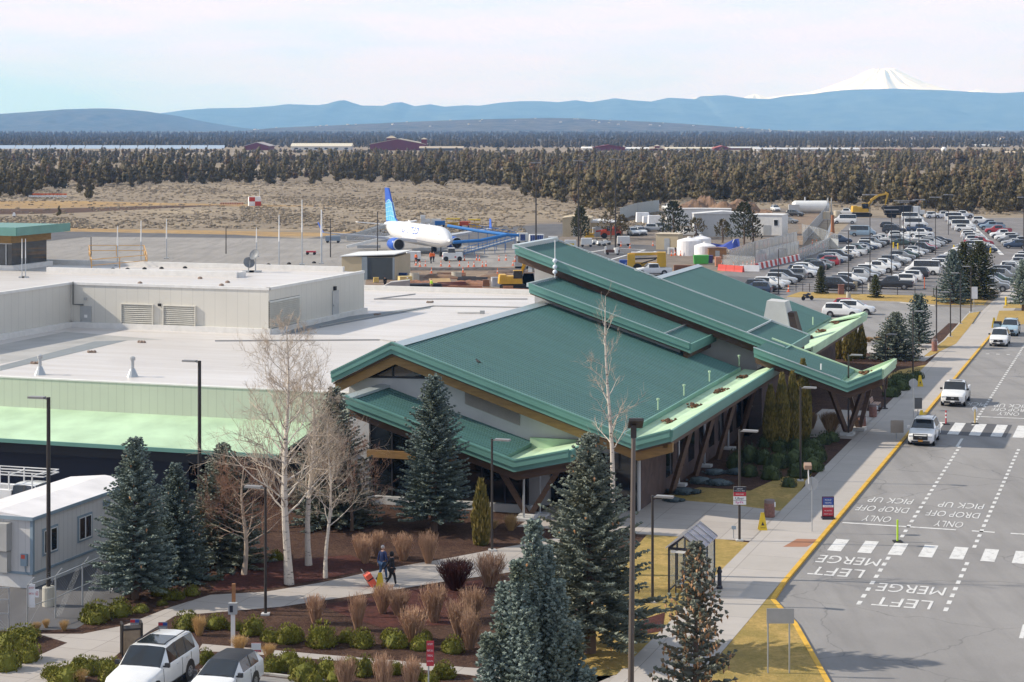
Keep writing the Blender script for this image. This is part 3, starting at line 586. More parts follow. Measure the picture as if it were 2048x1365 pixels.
    b = mb(); b.extr([(-49.8, 160.4, 13.88), (-27.9, 160.4, 6.40), (-27.9, 160.4, 6.50), (-49.8, 160.4, 13.98)], (0, .14, 0)); b.extr([(-49.8, 149.8, 14.0), (-27.9, 149.8, 6.52), (-27.9, 149.8, 6.58), (-49.8, 149.8, 14.06)], (0, .12, 0)); b.box(-31.0, -30.9, 150, 160.4, 7.42, 7.56); obj('snow_guard', b, M_SILV, T)
    b = mb(); b.cbox((-48.9, 151.0, 12.0), (.35, .35, .45)); obj('floodlight', b, M_GREY, T)
    b = mb(); b.box(-48.3, -47.6, 152.1, 152.32, 8.3, 9.2); obj('vent_box', b, M_GREY, T)
    # ---- far hall
    p4 = [(-50, 7.6), (-44.4, 9.75), (-31.0, 4.95)]; s4 = [(-31.0, 4.72), (-30.0, 4.62), (-27.7, 5.3)]
    roof(p4, 160.6, 191.5, step=.6); roof(s4, 160.6, 192, .14, False, M_PALE, 'upturned_eave'); side_fascia(-27.7, 160.6, 192, 5.3, M_PALE)
    b = mb(); b.extr([(-44.9, 160.6, 9.6), (-44.4, 160.6, 9.82), (-43.9, 160.6, 9.62), (-44.4, 160.6, 9.7)], (0, 31, 0)); obj('ridge_flashing', b, M_SILV, T)
    b = mb(); b.extr([(-49.6, 189.6, 0), (-30.6, 189.6, 0), (-30.6, 189.6, 4.5), (-44.4, 189.6, 9.4), (-49.6, 189.6, 7.3)], (0, .3, 0)); obj('gable_wall', b, M_CONC, T)
    b = mb(); b.extr([(-31.0, 188.2, 4.7), (-27.7, 188.2, 5.32), (-27.7, 188.2, 5.55), (-30.0, 188.2, 4.95)], (0, 3.6, 0)); obj('eave_upstand', b, M_PALE, T)
    for x, y in ((1620, 683), (1643, 668), (1671, 653)):
        s, z = PT(x, y, -30.0); b = mb(); rr = random.Random(x)
        for k in range(22): b.blob((-30.0 + rr.gauss(0, .2), s + rr.gauss(0, .35), 4.7 + rr.random() * .18), (.14, .14, .08), rr, 5, 3, .4)
        obj('leaf_litter', b, M_LEAF, T)['kind'] = 'stuff'
    for s in (165, 174, 182): b = mb(); b.tube([(-31.2, s, 4.95), (-31.2, s, 5.8)], .06, 6); obj('vent_pipe', b, M_PALE, T)
    b = mb(); b.tube([(-38.5, 170, 7.5), (-38.5, 170, 8.1)], .12, 8); obj('vent_pipe', b, M_GREY, T)
    # chimney: tapered concrete block with a brick right flank
    b = mb(); zc = 4.9
    b.add([(-34.2, 172, zc), (-31.4, 172, zc), (-31.4, 175.2, zc), (-34.2, 175.2, zc), (-33.7, 172.5, 8.05), (-32.1, 172.5, 7.95), (-32.1, 174.8, 7.95), (-33.7, 174.8, 8.05)], [(3,2,1,0),(4,5,6,7),(0,1,5,4),(1,2,6,5),(2,3,7,6),(3,0,4,7)])
    ch = obj('chimney', b, M_CONC, T)
    b = mb(); b.add([(-31.38, 172.4, 4.6), (-30.7, 172.6, 4.6), (-30.7, 174.6, 4.6), (-31.38, 174.8, 4.6), (-31.95, 172.7, 7.0), (-31.35, 172.8, 7.0), (-31.35, 174.4, 7.0), (-31.95, 174.5, 7.0)], [(3,2,1,0),(4,5,6,7),(0,1,5,4),(1,2,6,5),(2,3,7,6),(3,0,4,7)]); obj('brick_flank', b, M_STONE, ch)
    # ---- entrance canopy
    pc = [(-29.3, 6.85), (-22.8, 4.7)]; sc = [(-22.8, 4.5), (-22.0, 4.42), (-19.75, 5.6)]
    roof(pc, 145.0, 152.2); roof(sc, 145.0, 152.2, .14, False, M_PALE, 'upturned_eave')
    fc = [pc[0], (-22.3, 4.5), sc[2]]; fascia(fc, 145.0); timber(fc, 145.5, M_TIMD, .55); soffit(fc, 145.2, 152); side_fascia(-19.75, 145, 152.2, 5.6, M_PALE)
    b = mb(); b.extr([(t, 152.0, z - .7) for t, z in fc] + [(t, 152.0, z + .12) for t, z in reversed(fc)], (0, .25, 0)); obj('fascia', b, M_PALE, T)
    b = mb(); b.extr([(t, 144.75, z + .18) for t, z in pc] + [(t, 144.75, z + .12) for t, z in reversed(pc)], (0, .1, 0)); obj('snow_guard', b, M_SILV, T)
    b = mb(); rr = random.Random(4)
    for k in range(26): b.blob((-21.9 + rr.gauss(0, .2), 151 + rr.gauss(0, .3), 4.55 + rr.random() * .2), (.13, .13, .08), rr, 5, 3, .4)
    obj('leaf_litter', b, M_LEAF, T)['kind'] = 'stuff'
    vpost(-22.9, 149.0, 4.0, 1.2, 1.4); vpost(-22.4, 151.5, 4.2, 1.0, .4)
    for s in (149.6, 151.4): b = mb(); b.tube([(-20.2, s, 4.7), (-20.3, s, 3.4)], .07, 6); obj('canopy_hanger', b, M_TIMD, T)
    b = mb(); b.box(-30.35, -29.9, 146, 151, 0.1, 3.2); obj('entrance_glass', b, M_GLASS, T)
    b = mb(); b.tube([(-24.5, 146.5, 5.3), (-24.5, 146.5, 5.75)], .06, 6); obj('vent_pipe', b, M_WHITE, T)
    return T
TERM = terminal()

def concourse():
    O = (-70.0, 117.0, 0.0)
    T = thing('concourse_building', 'long flat white roofed building with raised pale penthouse and pale green front awning', 'building', L(O[0], O[1]), -TH)
    mb = lambda: MB(O)
    ZR = 6.2; sb = PZ(1050, 590, ZR)[1]; s0 = 115.4; tl = -150.0
    b = mb(); b.box(tl, -50.0, s0 + .2, sb, 0, ZR - .02); b.box(-50.0, -49.55, 140, sb, 0, ZR - .02); b.box(-50.0, -46.5, 152.4, sb, 0, ZR - .02); obj('wall', b, M_WALLG, T)
    b = mb(); b.box(tl, -50.0, s0 + .3, sb - .3, ZR, ZR + .03); b.box(-50.0, -46.3, 161, sb - .3, ZR, ZR + .03); b.box(-50.02, -49.0, 148, 161, ZR, ZR + .031); obj('roof', b, M_WROOF, T)
    b = mb(); b.box(tl, -49.7, s0, s0 + .35, 4.4, ZR + .22); obj('parapet', b, M_WALLG, T)
    b = mb(); b.box(tl, -49.7, s0 - .05, s0 + .42, ZR + .22, ZR + .3); b.box(tl, -46.3, sb - .4, sb, ZR - .3, ZR + .55); obj('parapet_cap', b, M_WCAP, T)
    # ridges / drainage saddles on the membrane and grey walkway strips
    zz = ZR + .034
    b = mb(); 
    for q in (((0, 732), (190, 683), (255, 681), (0, 742)), ((600, 650), (690, 634), (865, 612), (860, 617), (700, 645), (560, 672))):
        b.poly([(*PZ(x, y, zz + .008), zz + .008) for x, y in q])
    obj('walkway_pad', b, mat('grey_pad', (0.22, 0.24, 0.25), 0.8), T)
    b = mb(); b.poly([(*PZ(x, y, zz), zz) for x, y in ((0, 690), (130, 664), (330, 680), (240, 682), (0, 728))]); obj('roof_stain', b, mat('membrane_grey', (0.40, 0.385, 0.36), 0.5, 0, .2, .3), T)
    b = mb()
    for a, c in (((430, 684), (760, 682)), ((760, 682), (790, 686)), ((640, 655), (865, 614)), ((865, 614), (1058, 617)), ((750, 600), (830, 590)), ((748, 600), (1055, 600))):
        p, q = PZ(*a, ZR), PZ(*c, ZR); b.bar((*p, ZR + .06), (*q, ZR + .06), .14)
    obj('membrane_seam', b, mat('seam_grey', (0.36, 0.35, 0.34), 0.6), T)
    # front awning
    b = mb(); b.extr([(tl, s0, 4.45), (tl, 108.6, 3.45), (tl, 108.6, 3.3), (tl, s0, 4.3)], (-51.5 - tl, 0, 0)); obj('awning', b, M_PALE, T)
    b = mb(); b.box(tl, -51.5, 108.45, 108.6, 3.28, 3.52); obj('awning_edge', b, M_FASC, T)
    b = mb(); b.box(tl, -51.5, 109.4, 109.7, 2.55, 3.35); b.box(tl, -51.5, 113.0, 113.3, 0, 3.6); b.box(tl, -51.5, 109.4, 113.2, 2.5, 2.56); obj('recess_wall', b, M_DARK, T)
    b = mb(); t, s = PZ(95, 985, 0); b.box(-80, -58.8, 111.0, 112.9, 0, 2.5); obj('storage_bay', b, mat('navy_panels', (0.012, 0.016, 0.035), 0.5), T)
    b = mb(); b.box(-58.4, -57.6, 112.85, 112.98, 0, 2.3); d = obj('door', b, M_GREY, T); b = mb(); b.box(-58.15, -57.85, 112.8, 112.84, .9, 1.9); obj('door_window', b, M_GLASS, d)
    # penthouse
    ZP = 9.96
    c = PZ(523, 667, ZR); r = PZ(748, 626, ZR); l = PZ(133, 656.5, ZR); sf = (c[1] + l[1]) / 2; tr = (c[0] + r[0]) / 2; sp = r[1]; ti = l[0]
    b = mb(); b.box(tl, tr, sf, sp, ZR, ZP); b.box(tl, ti, sf - 30, sf, ZR, ZP); obj('penthouse_wall', b, M_WALLW, T)
    b = mb(); b.box(tl, tr, sf, sp, ZP, ZP + .04); b.box(tl, ti, sf - 30, sf, ZP, ZP + .04); obj('penthouse_roof', b, M_WROOF, T)
    b = mb()
    for q in ((ti, tr + .08, sf - .08, sf + .3), (tr - .3, tr + .08, sf, sp), (ti - .3, ti + .08, sf - 30, sf - .08)): b.box(q[0], q[1], q[2], q[3], ZP - .06, ZP + .16)
    sbk = PZ(400, 510, ZP)[1]
    b.box(tl, tr - 2, sp - .4, sp, ZP, ZP + .5)
    b.box(PZ(300, 520, ZP)[0], tr - 8, (sf + sp) / 2 - .2, (sf + sp) / 2 + .2, ZP, ZP + .55); b.box(tr - 8.4, tr - 8, sf + 12, (sf + sp) / 2, ZP, ZP + .5)
    obj('parapet_cap', b, M_WCAP, T)
    b = mb(); b.box(ti - 4, tr + .28, sf - .35, sf - .01, ZR + .03, ZR + .5); b.box(tr, tr + .35, sf, sp, ZR + .03, ZR + .45); b.box(ti, ti + .35, sf - 30, sf, ZR + .03, ZR + .5); obj('base_flashing', b, M_WCAP, T)
    def onfront(x0, y0, x1, y1): 
        a = PS(x0, y0, sf); d = PS(x1, y1, sf); return a[0], d[0], d[1], a[1]
    def door(q, horiz=True, face=None):
        t0, t1, z0, z1 = q; b = mb()
        if horiz: b.box(t0, t1, sf - .08, sf - .01, z0, z1)
        else: b.box(tr + .01, tr + .08, t0, t1, z0, z1)
        d = obj('door', b, M_GREY, T); b = mb()
        if horiz: b.box(t0 + .1, t0 + .2, sf - .16, sf - .09, z0 + .9, z0 + 1.05)
        else: b.box(tr + .09, tr + .16, t0 + .1, t0 + .2, z0 + .9, z0 + 1.05)
        obj('door_handle', b, M_STEEL, d)
    q = onfront(161, 612, 183, 663); door(q)
    b = mb(); b.box((q[0] + q[1]) / 2 - .12, (q[0] + q[1]) / 2 + .18, sf - .1, sf - .085, q[3] - 1.0, q[3] - .75); obj('door_notice', b, M_WHITE, T)
    ML = mat('louvre_white', (0.66, 0.63, 0.55), 0.55)
    def louvre_f(q):
        t0, t1, z0, z1 = q; b = mb(); n = 12
        for k in range(n):
            z = z0 + (z1 - z0) * k / n; h = (z1 - z0) / n
            b.extr([(t0, sf - .16, z), (t0, sf - .02, z + h * .8), (t0, sf - .02, z + h * .72), (t0, sf - .16, z - h * .06)], (t1 - t0, 0, 0))
        v = obj('louvre', b, ML, T); b = mb(); b.box(t0, t1, sf - .02, sf - .005, z0, z1); obj('louvre_backing', b, M_DARK, v)
        b = mb(); b.box(t0 - .08, t0, sf - .2, sf, z0 - .08, z1 + .08); b.box(t1, t1 + .08, sf - .2, sf, z0 - .08, z1 + .08); b.box(t0, t1, sf - .2, sf, z1, z1 + .08); b.box(t0, t1, sf - .2, sf, z0 - .08, z0); obj('louvre_frame', b, ML, v)
    louvre_f(onfront(245, 609, 306, 658)); louvre_f(onfront(329, 612, 391, 661))
    def onright(x0, y0, x1, y1):
        a = PT(x0, y0, tr); d = PT(x1, y1, tr); return a[0], d[0], d[1], a[1]
    q = onright(537, 605, 599, 655); s0_, s1_, z0, z1 = q[0], q[1], 6.75, 9.0; b = mb(); n = 14
    for k in range(n):
        z = z0 + (z1 - z0) * k / n; h = (z1 - z0) / n
        b.extr([(tr + .16, s0_, z), (tr + .02, s0_, z + h * .8), (tr + .02, s0_, z + h * .72), (tr + .16, s0_, z - h * .06)], (0, s1_ - s0_, 0))
    v = obj('louvre', b, ML, T); b = mb(); b.box(tr + .005, tr + .02, s0_, s1_, z0, z1); obj('louvre_backing', b, M_DARK, v)
    q = onright(664, 592, 671, 640); door((q[0], q[0] + 1.4, ZR + .3, ZR + 2.6), False)
    for a in ((172, 598), (320, 610)):
        t, z = PS(*a, sf); b = mb(); b.cbox((t, sf - .1, z), (.22, .2, .22)); obj('wall_light', b, M_GREY if a[0] < 200 else M_BLACK, T)
    s, z = PT(668, 577, tr); b = mb(); b.cbox((tr + .1, s, z), (.2, .35, .35)); obj('wall_light', b, M_BLACK, T)
    b = mb(); b.tube([(ti + .3, sf - .15, ZP + .2), (ti + .3, sf - .15, ZR + 2.0), (ti + 1.3, sf - .15, ZR + 2.0)], .06, 6); obj('conduit', b, mat('dark_conduit', (.1, .11, .11)), T)
    # control room with green roof at the far left
    tk, sk = PZ(122, 545, ZP); tk -= 5.2
    b = mb(); b.box(tl, tk, sk, sk + 7, ZP, ZP + .5); obj('control_room_base', b, M_WCAP, T)
    b = mb(); b.box(tl, tk - .4, sk + .4, sk + 6.5, ZP + .5, ZP + 2.6); w = obj('control_room_window', b, glass_mat('pale_glass', (.05, .055, .06)), T)
    b = mb()
    for k in range(18): b.box(tk - 1 - k * 1.3, tk - .9 - k * 1.3, sk + .3, sk + .38, ZP + .5, ZP + 2.6)
    b.box(tl, tk - .35, sk + .28, sk + .4, ZP + 2.5, ZP + 2.7); obj('window_frame', b, M_GREY, w)
    b = mb(); b.box(tl, tk - .2, sk, sk + 7, ZP + 2.6, ZP + 3.5); obj('timber_beam', b, M_TIMB, T)
    b = mb(); b.box(tl, tk + 1.2, sk - 1.4, sk + 8, ZP + 3.5, ZP + 3.62); b.box(tl, tk + 1.3, sk - 1.5, sk - 1.3, ZP + 3.4, ZP + 4.2); b.box(tk + 1.2, tk + 1.35, sk - 1.4, sk + 8, ZP + 3.4, ZP + 4.2); b.box(tl, tk + 1.2, sk - 1.3, sk + 8, ZP + 3.9, ZP + 4.1); obj('control_room_roof', b, M_FASC, T)
    return T, dict(sf=sf, tr=tr, sp=sp, ti=ti, ZP=ZP, ZR=ZR)
CONC, CQ = concourse()
# ------------------------------------------------------------ trees and shrubs
F_SPRUCE = foliage('spruce_blue_needles', (0.07, 0.10, 0.086), (0.225, 0.275, 0.245), (0.10, 0.12, 0.08), 0.7)
F_GREEN = foliage('spruce_green_needles', (0.085, 0.105, 0.082), (0.235, 0.265, 0.215), (0.125, 0.125, 0.08), 0.7)
F_DARKC = foliage('dark_conifer_needles', (0.03, 0.04, 0.016), (0.075, 0.08, 0.03), (0.05, 0.045, 0.02), 0.5)
F_CONE = foliage('spruce_cones', (0.30, 0.155, 0.07), (0.48, 0.28, 0.15))
F_OLD = foliage('dull_spruce_needles', (0.07, 0.08, 0.058), (0.19, 0.205, 0.165), (0.15, 0.115, 0.07), 1.5)
F_ARB = foliage('arborvitae_scales', (0.11, 0.10, 0.025), (0.28, 0.21, 0.055), (0.075, 0.08, 0.022), 0.8)
F_MUGO = foliage('mugo_needles', (0.085, 0.098, 0.014), (0.25, 0.24, 0.04), (0.10, 0.085, 0.016), 2.5)
F_LOW = foliage('low_shrub_leaves', (0.025, 0.045, 0.018), (0.075, 0.10, 0.035), (0.03, 0.04, 0.02), 1.2)
F_BLUEJ = foliage('blue_juniper_needles', (0.04, 0.06, 0.065), (0.10, 0.13, 0.14))
F_DRY = foliage('dry_twig', (0.30, 0.17, 0.10), (0.52, 0.35, 0.24)); F_RED = foliage('dark_red_twig', (0.05, 0.016, 0.014), (0.10, 0.035, 0.03)); F_GRASSY = foliage('dry_grass_blades', (0.42, 0.26, 0.10), (0.6, 0.42, 0.2))
F_GOLD = foliage('golden_twig', (0.30, 0.19, 0.09), (0.46, 0.32, 0.17))
BARK = mat('brown_bark', (0.13, 0.085, 0.06), 0.9, 0, 0.3, 3, 0.5, stretch=(1, 1, .3))
def aspenbark():
    m, nt, b = _nt('white_bark'); v = _coord(nt); mp = nt.nodes.new('ShaderNodeMapping'); mp.inputs['Scale'].default_value = (3, 3, 9); nt.links.new(v, mp.inputs['Vector'])
    c = _mix(nt, _rng(nt, _noise(nt, mp.outputs[0], 1.0, 4, .7), .56, .66), (0.60, 0.53, 0.45), (0.07, 0.055, 0.045)); nt.links.new(c, b.inputs['Base Color']); b.inputs['Roughness'].default_value = .8; return m
WBARK = aspenbark(); TWIG = mat('bare_twig', (0.46, 0.375, 0.29), 0.85, 0, 0.25, 2); TWIGP = mat('pale_twig', (0.46, 0.37, 0.29), 0.85, 0, 0.2, 2)

def tuft(mb, p, d, ln, r, rnd):
    """needle-covered twig: a thin five-sided-looking spindle"""
    u = d.cross(Vector((0, 0, 1)) if abs(d.z) < .9 else Vector((1, 0, 0))).normalized(); w = d.cross(u); m = p + d * (ln * .4)
    a0 = rnd.random() * 6.28; V = [p]
    for k in range(3): a = a0 + k * 2.094; V.append(m + (u * math.cos(a) + w * math.sin(a)) * r)
    V.append(p + d * ln)
    mb.add(V, [(0, 2, 1), (0, 3, 2), (0, 1, 3), (4, 1, 2), (4, 2, 3), (4, 3, 1)])
def spruce(name, label, base, h, rad, seed, m=None, cones=0, twig=1.0, group=None, pw=0.85, skirt=0.06, dens=1.0, droop=.25, leaders=None, top_bald=0.0):
    rnd = random.Random(seed); T = thing(name, label, 'tree', base, rnd.random() * 6.28 * 0, group)
    cr = MB(); co = MB(); tr = MB(); ncone = 0
    lead = leaders or [(0, 0, h, rad)]
    for lx, ly, lh, lr in lead:
        foot = (0, 0, -.1) if (lx or ly) == 0 else (lx * .3, ly * .3, .3)
        tr.tube([foot, (lx * .8, ly * .8, lh * .25), (lx, ly, lh * .7), (lx, ly, lh * .985)], [max(.05, lr * .065 + .03), lr * .055 + .02, .04, .008], 7)
        z = lh * skirt
        while z < lh * .985:
            f = 1 - z / lh; rr = lr * (f ** pw) * rnd.uniform(.86, 1.08) + .06
            nb = max(4, int((5 + 7 * f) * dens)); a0 = rnd.random() * 6.28
            for k in range(nb):
                a = a0 + 6.283 * k / nb + rnd.uniform(-.2, .2); L_ = rr * rnd.uniform(.72, 1.1)
                out = Vector((math.cos(a), math.sin(a), 0)); side = Vector((-math.sin(a), math.cos(a), 0))
                up = .55 * (1 - f) - droop * f
                n = max(2, int(L_ / (.15 * twig))); 
                for q in range(n + 1):
                    u = q / n
                    if u < .22 and L_ > .9 and rnd.random() < .7: continue
                    p = Vector((lx, ly, z)) + out * (L_ * u) + Vector((0, 0, up * L_ * u + .16 * L_ * u * u * (1 if f > .3 else .3)))
                    w = (.30 * L_ * (1 - u) + .10) * twig ** .3
                    for sg in (-1, 1, 0):
                        d = (out * rnd.uniform(.5, 1.0) + side * sg * rnd.uniform(.6, 1.2) + Vector((0, 0, rnd.uniform(-.15, .5)))).normalized()
                        tuft(cr, p, d, max(.16, min(w, .5)) * rnd.uniform(.8, 1.25) * (1.15 if sg == 0 else 1), rnd.uniform(.045, .078) * (1 + twig) * .62, rnd)
                    if cones and u > .25 and rnd.random() < cones * (1.3 - f):
                        c = p + Vector((rnd.uniform(-.12, .12), rnd.uniform(-.12, .12), -.06)); tuft(co, c, Vector((rnd.uniform(-.3, .3), rnd.uniform(-.3, .3), -1)).normalized(), rnd.uniform(.15, .26), .06, rnd); ncone += 1
            z += (.12 + .22 * f) * (h / 9) ** .4 * (twig ** .5)
    obj('trunk', tr, BARK, T); obj('crown', cr, m or F_SPRUCE, T)
    if ncone: obj('cones', co, F_CONE, T)['kind'] = 'stuff'
    return T
def at(px, py, z=.116): return G(px, py, z)
def sz(px, py): return HT / (py - HY)            # metres per photo pixel at that ground row
SP = [
 ('blue_spruce', 'bushy blue spruce beside the white office trailer', (270, 1198), 876, 84, 1, F_SPRUCE, 0.012),
 ('blue_spruce', 'narrow spruce with rusty cone covered tip, right of the spruce by the trailer', (352, 1160), 928, 66, 2, F_SPRUCE, 0.03),
 ('blue_spruce', 'wide spruce with many brown cones, half behind the bare white barked aspen', (446, 1128), 888, 92, 3, F_GREEN, 0.05),
 ('blue_spruce', 'dense tall blue spruce in front of the low gable window wall', (868, 1062), 752, 80, 4, F_SPRUCE, 0.0),
 ('green_spruce', 'largest grey green spruce with rusty cones at its top, left of the tall lamp', (1180, 1306), 868, 122, 5, F_GREEN, 0.03),
 ('blue_spruce', 'dark spruce behind the three bare aspens', (668, 1048), 775, 88, 6, F_GREEN, 0.02),
]
for nm, lb, b, top, hw, seed, m, cn in SP:
    k = sz(*b); spruce(nm, lb, at(*b), (b[1] - top) * k * 1.0, hw * k * (1.5 if seed == 5 else 1.22), seed, m, cn, 1.0 if seed != 5 else 1.1, pw=.72 if seed in (1, 4) else .85, skirt=.10 if seed in (1, 5, 4) else .04)
k = sz(0, 1500)
spruce('blue_spruce', 'many tipped silvery blue spruce in the foreground, left of the tall lamp pole', at(1062, 1500), 460 * k, 100 * k, 8, F_SPRUCE, .01, 1.0, leaders=[(.1, 0, 462 * k, 44 * k), (-1.0, .2, 330 * k, 34 * k), (1.0, -.4, 345 * k, 34 * k), (-.5, -.6, 385 * k, 34 * k), (.55, .5, 405 * k, 34 * k), (-1.6, -.4, 235 * k, 30 * k), (1.6, .3, 250 * k, 30 * k), (2.1, -.5, 170 * k, 28 * k), (-.1, -1.0, 300 * k, 32 * k)], pw=.5, droop=-.55)
spruce('blue_spruce', 'open spruce hung with many tan cones, in the foreground right of the tall lamp pole', at(1392, 1500), 415 * k, 128 * k, 9, F_OLD, 1.3, 1.35, dens=.34, pw=.9, droop=.1)
k = sz(0, 718); spruce('blue_spruce', 'spruce with a pale top and dark spreading skirt, right of the entrance canopy', at(1792, 718), 92 * k, 62 * k, 10, F_GREEN, .01, 1.5, pw=.8)
k = sz(0, 694); spruce('blue_spruce', 'slim blue grey spruce at the drop off lot, behind the spruce with the dark skirt', at(1838, 694), 102 * k, 30 * k, 11, F_SPRUCE, 0, 1.5, pw=.4, skirt=.1)
spruce('blue_spruce', 'blue spruce on the dry grass strip in front of the parked cars', G(1905, 607), 108 * sz(0, 607), 44 * sz(0, 607), 12, F_SPRUCE, 0, 2.0)
spruce('dark_conifer', 'dark olive conifer with the taller crown on the dry grass strip', G(1960, 599), 114 * sz(0, 599), 42 * sz(0, 599), 13, F_DARKC, 0, 2.0, pw=.5)
spruce('dark_conifer', 'dark olive conifer between the blue spruce and the taller olive conifer', G(1928, 597), 112 * sz(0, 597), 34 * sz(0, 597), 14, F_DARKC, 0, 2.0, pw=.6)
spruce('blue_spruce', 'blue spruce right of the far pavement at the edge of the picture', G(2046, 622), 102 * sz(0, 622), 38 * sz(0, 622), 15, F_SPRUCE, 0, 2.0, pw=.7, skirt=.15)
spruce('young_conifer', 'young olive conifer by the car park fence near the black motorcycle', G(1642, 588), 56 * sz(0, 588), 15 * sz(0, 588), 16, F_DARKC, 0, 1.6)
spruce('young_conifer', 'young dark conifer by the car park fence in front of the black pickup', G(1751, 596), 46 * sz(0, 596), 14 * sz(0, 596), 17, F_DARKC, 0, 1.6)

def bare_tree(name, label, base, h, spread, seed, r0, lean=(0, 0), bark=None, twig=None, clear=.3, lv=4, nb=26, up=.9):
    rnd = random.Random(seed); T = thing(name, label, 'tree', base); tr = MB(); tw = MB()
    def grow(p, d, ln, r, lev):
        n = 4 if lev < 3 else 3; pts = [p]; q = p; dd = d
        for i in range(n):
            dd = (dd + Vector((rnd.gauss(0, .16), rnd.gauss(0, .16), rnd.gauss(.05, .08)))).normalized(); q = q + dd * (ln / n); pts.append(q)
        rs = [r * (1 - .75 * i / n) for i in range(n + 1)]
        (tr if lev <= 1 else tw).tube(pts, rs, 5 if lev <= 1 else 3, False)
        if lev >= lv: return
        for c in range(rnd.randint(4, 6)):
            u = rnd.uniform(.25, 1.0); i = min(int(u * n), n - 1); s = pts[i].lerp(pts[i + 1], u * n - i)
            a = rnd.random() * 6.283; sd = d.cross(Vector((math.cos(a), math.sin(a), .3))).normalized()
            nd = (d * .75 + sd * rnd.uniform(.45, .9) + Vector((0, 0, .22))).normalized()
            grow(s, nd, ln * rnd.uniform(.42, .66), max(r * .45, .006), lev + 1)
    pts = []; q = Vector((0, 0, -.1)); K = 9
    for i in range(K + 1):
        f = i / K; pts.append(Vector((lean[0] * f + .12 * math.sin(f * 7 + seed), lean[1] * f + .1 * math.cos(f * 5 + seed), h * f - .1 * (i == 0))))
    rs = [r0 * (1 - .93 * (i / K) ** 1.1) for i in range(K + 1)]; rs[0] *= 1.25
    tr.tube(pts, rs, 9)
    for b in range(nb):
        f = clear + (1 - clear) * (b + rnd.random()) / nb; i = min(int(f * K), K - 1); s = pts[i].lerp(pts[i + 1], f * K - i)
        a = b * 2.4 + rnd.uniform(-.4, .4); ln = spread * (1.05 - f ** 1.6) * rnd.uniform(.7, 1.15) + h * .05
        d = Vector((math.cos(a), math.sin(a), up * rnd.uniform(.55, 1.3))).normalized()
        grow(s, d, ln, max(.012, r0 * .34 * (1 - f * .8)), 2 if ln < 1.0 else 1)
    obj('trunk', tr, bark or WBARK, T); obj('twigs', tw, twig or TWIG, T); return T
kk = sz(0, 1168)
bare_tree('bare_aspen', 'tallest bare aspen with thick white trunk beside the walkway', at(575, 1168), 515 * kk, 128 * kk, 21, .22, (-.1, 0), None, None, .26, 4, 46)
bare_tree('bare_aspen', 'bare aspen with mid sized pale trunk, between the thick and the slender trunks', at(618, 1130), 380 * sz(0, 1130), 85 * sz(0, 1130), 22, .17, (.2, 0), None, None, .3, 4, 34)
bare_tree('bare_aspen', 'shortest bare aspen with slender trunk, nearest the walking people', at(655, 1156), 310 * sz(0, 1156), 72 * sz(0, 1156), 23, .11, (.1, .1), None, None, .3, 4, 24)
bare_tree('bare_aspen', 'bare aspen rising in front of the green roof, behind the largest spruce', at(1226, 1150), 555 * sz(0, 1150), 52 * sz(0, 1150), 24, .17, (-.35, 0), None, TWIGP, .42, 3, 22, 1.3)
bare_tree('bare_tree', 'low spreading leafless tree left of the thick aspen trunk', at(488, 1150), 235 * sz(0, 1150), 95 * sz(0, 1150), 25, .14, (0, 0), TWIGP, mat('reddish_twig', (0.27, 0.15, 0.10), .85), .25, 4, 32, .5)
bare_tree('bare_tree', 'leafless reddish tree between the aspens and the lobby window', at(700, 1062), 215 * sz(0, 1062), 62 * sz(0, 1062), 26, .1, (0, 0), BARK, mat('reddish_twig', (0.25, 0.13, 0.085), .85), .15, 4, 22, .6)

def arbor_mesh(h, r, seed):
    rnd = random.Random(seed); mb = MB()
    for k in range(int(560 * h * r)):
        z = h * rnd.random() ** .9; f = z / h
        rr = r * min(1, .75 + f * 1.2, 1.55 * (1 - f) ** .75 + .04) * rnd.uniform(.86, 1.06)
        a = rnd.random() * 6.283; p = Vector((rr * math.cos(a), rr * math.sin(a), z)); d = Vector((math.cos(a) * .35, math.sin(a) * .35, 1)).normalized()
        tuft(mb, p - d * .1, d, rnd.uniform(.25, .5), rnd.uniform(.05, .085), rnd)
    core = MB(); core.lathe([(r * .7, 0), (r * .86, h * .3), (r * .7, h * .55), (r * .3, h * .82), (.03, h * .95)], (0, 0, 0), 9); mb.add(core.v, core.f)
    return mb
def arbor(x, y, top, w, seed, label, group):
    k = sz(0, y); t = thing('columnar_arborvitae', label, 'tree', at(x, y), 0, group); obj('crown', arbor_mesh((y - top) * k, w * k / 2 * .9, seed), F_ARB, t)
    b = MB(); b.tube([(0, 0, -.1), (0, 0, .5)], .07, 6); obj('trunk', b, BARK, t)
arbor(1541, 893, 776, 30, 1, 'shortest olive columnar conifer, leftmost of the group left of the entrance canopy', 'columnar conifers by the entrance')
arbor(1564, 893, 752, 30, 2, 'second columnar conifer from the left of the group left of the entrance canopy', 'columnar conifers by the entrance')
arbor(1585, 888, 748, 28, 3, 'third columnar conifer from the left of the group left of the entrance canopy', 'columnar conifers by the entrance')
arbor(1606, 880, 724, 34, 4, 'tallest columnar conifer, rightmost of the group left of the entrance canopy', 'columnar conifers by the entrance')
for i, (x, y, t, w) in enumerate(((1659, 716, 671, 19), (1676, 718, 668, 20), (1696, 722, 657, 22), (1709, 718, 653, 18), (1723, 718, 654, 20))):
    arbor(x, y, t, w, 10 + i, ['shortest', 'second', 'widest middle', 'fourth', 'rightmost'][i] + ' columnar conifer from the left in the row beyond the entrance canopy', 'columnar conifers beyond the canopy')
arbor(962, 1090, 966, 37, 20, 'lone round topped olive columnar conifer in the mulch right of the tall blue spruce', None)

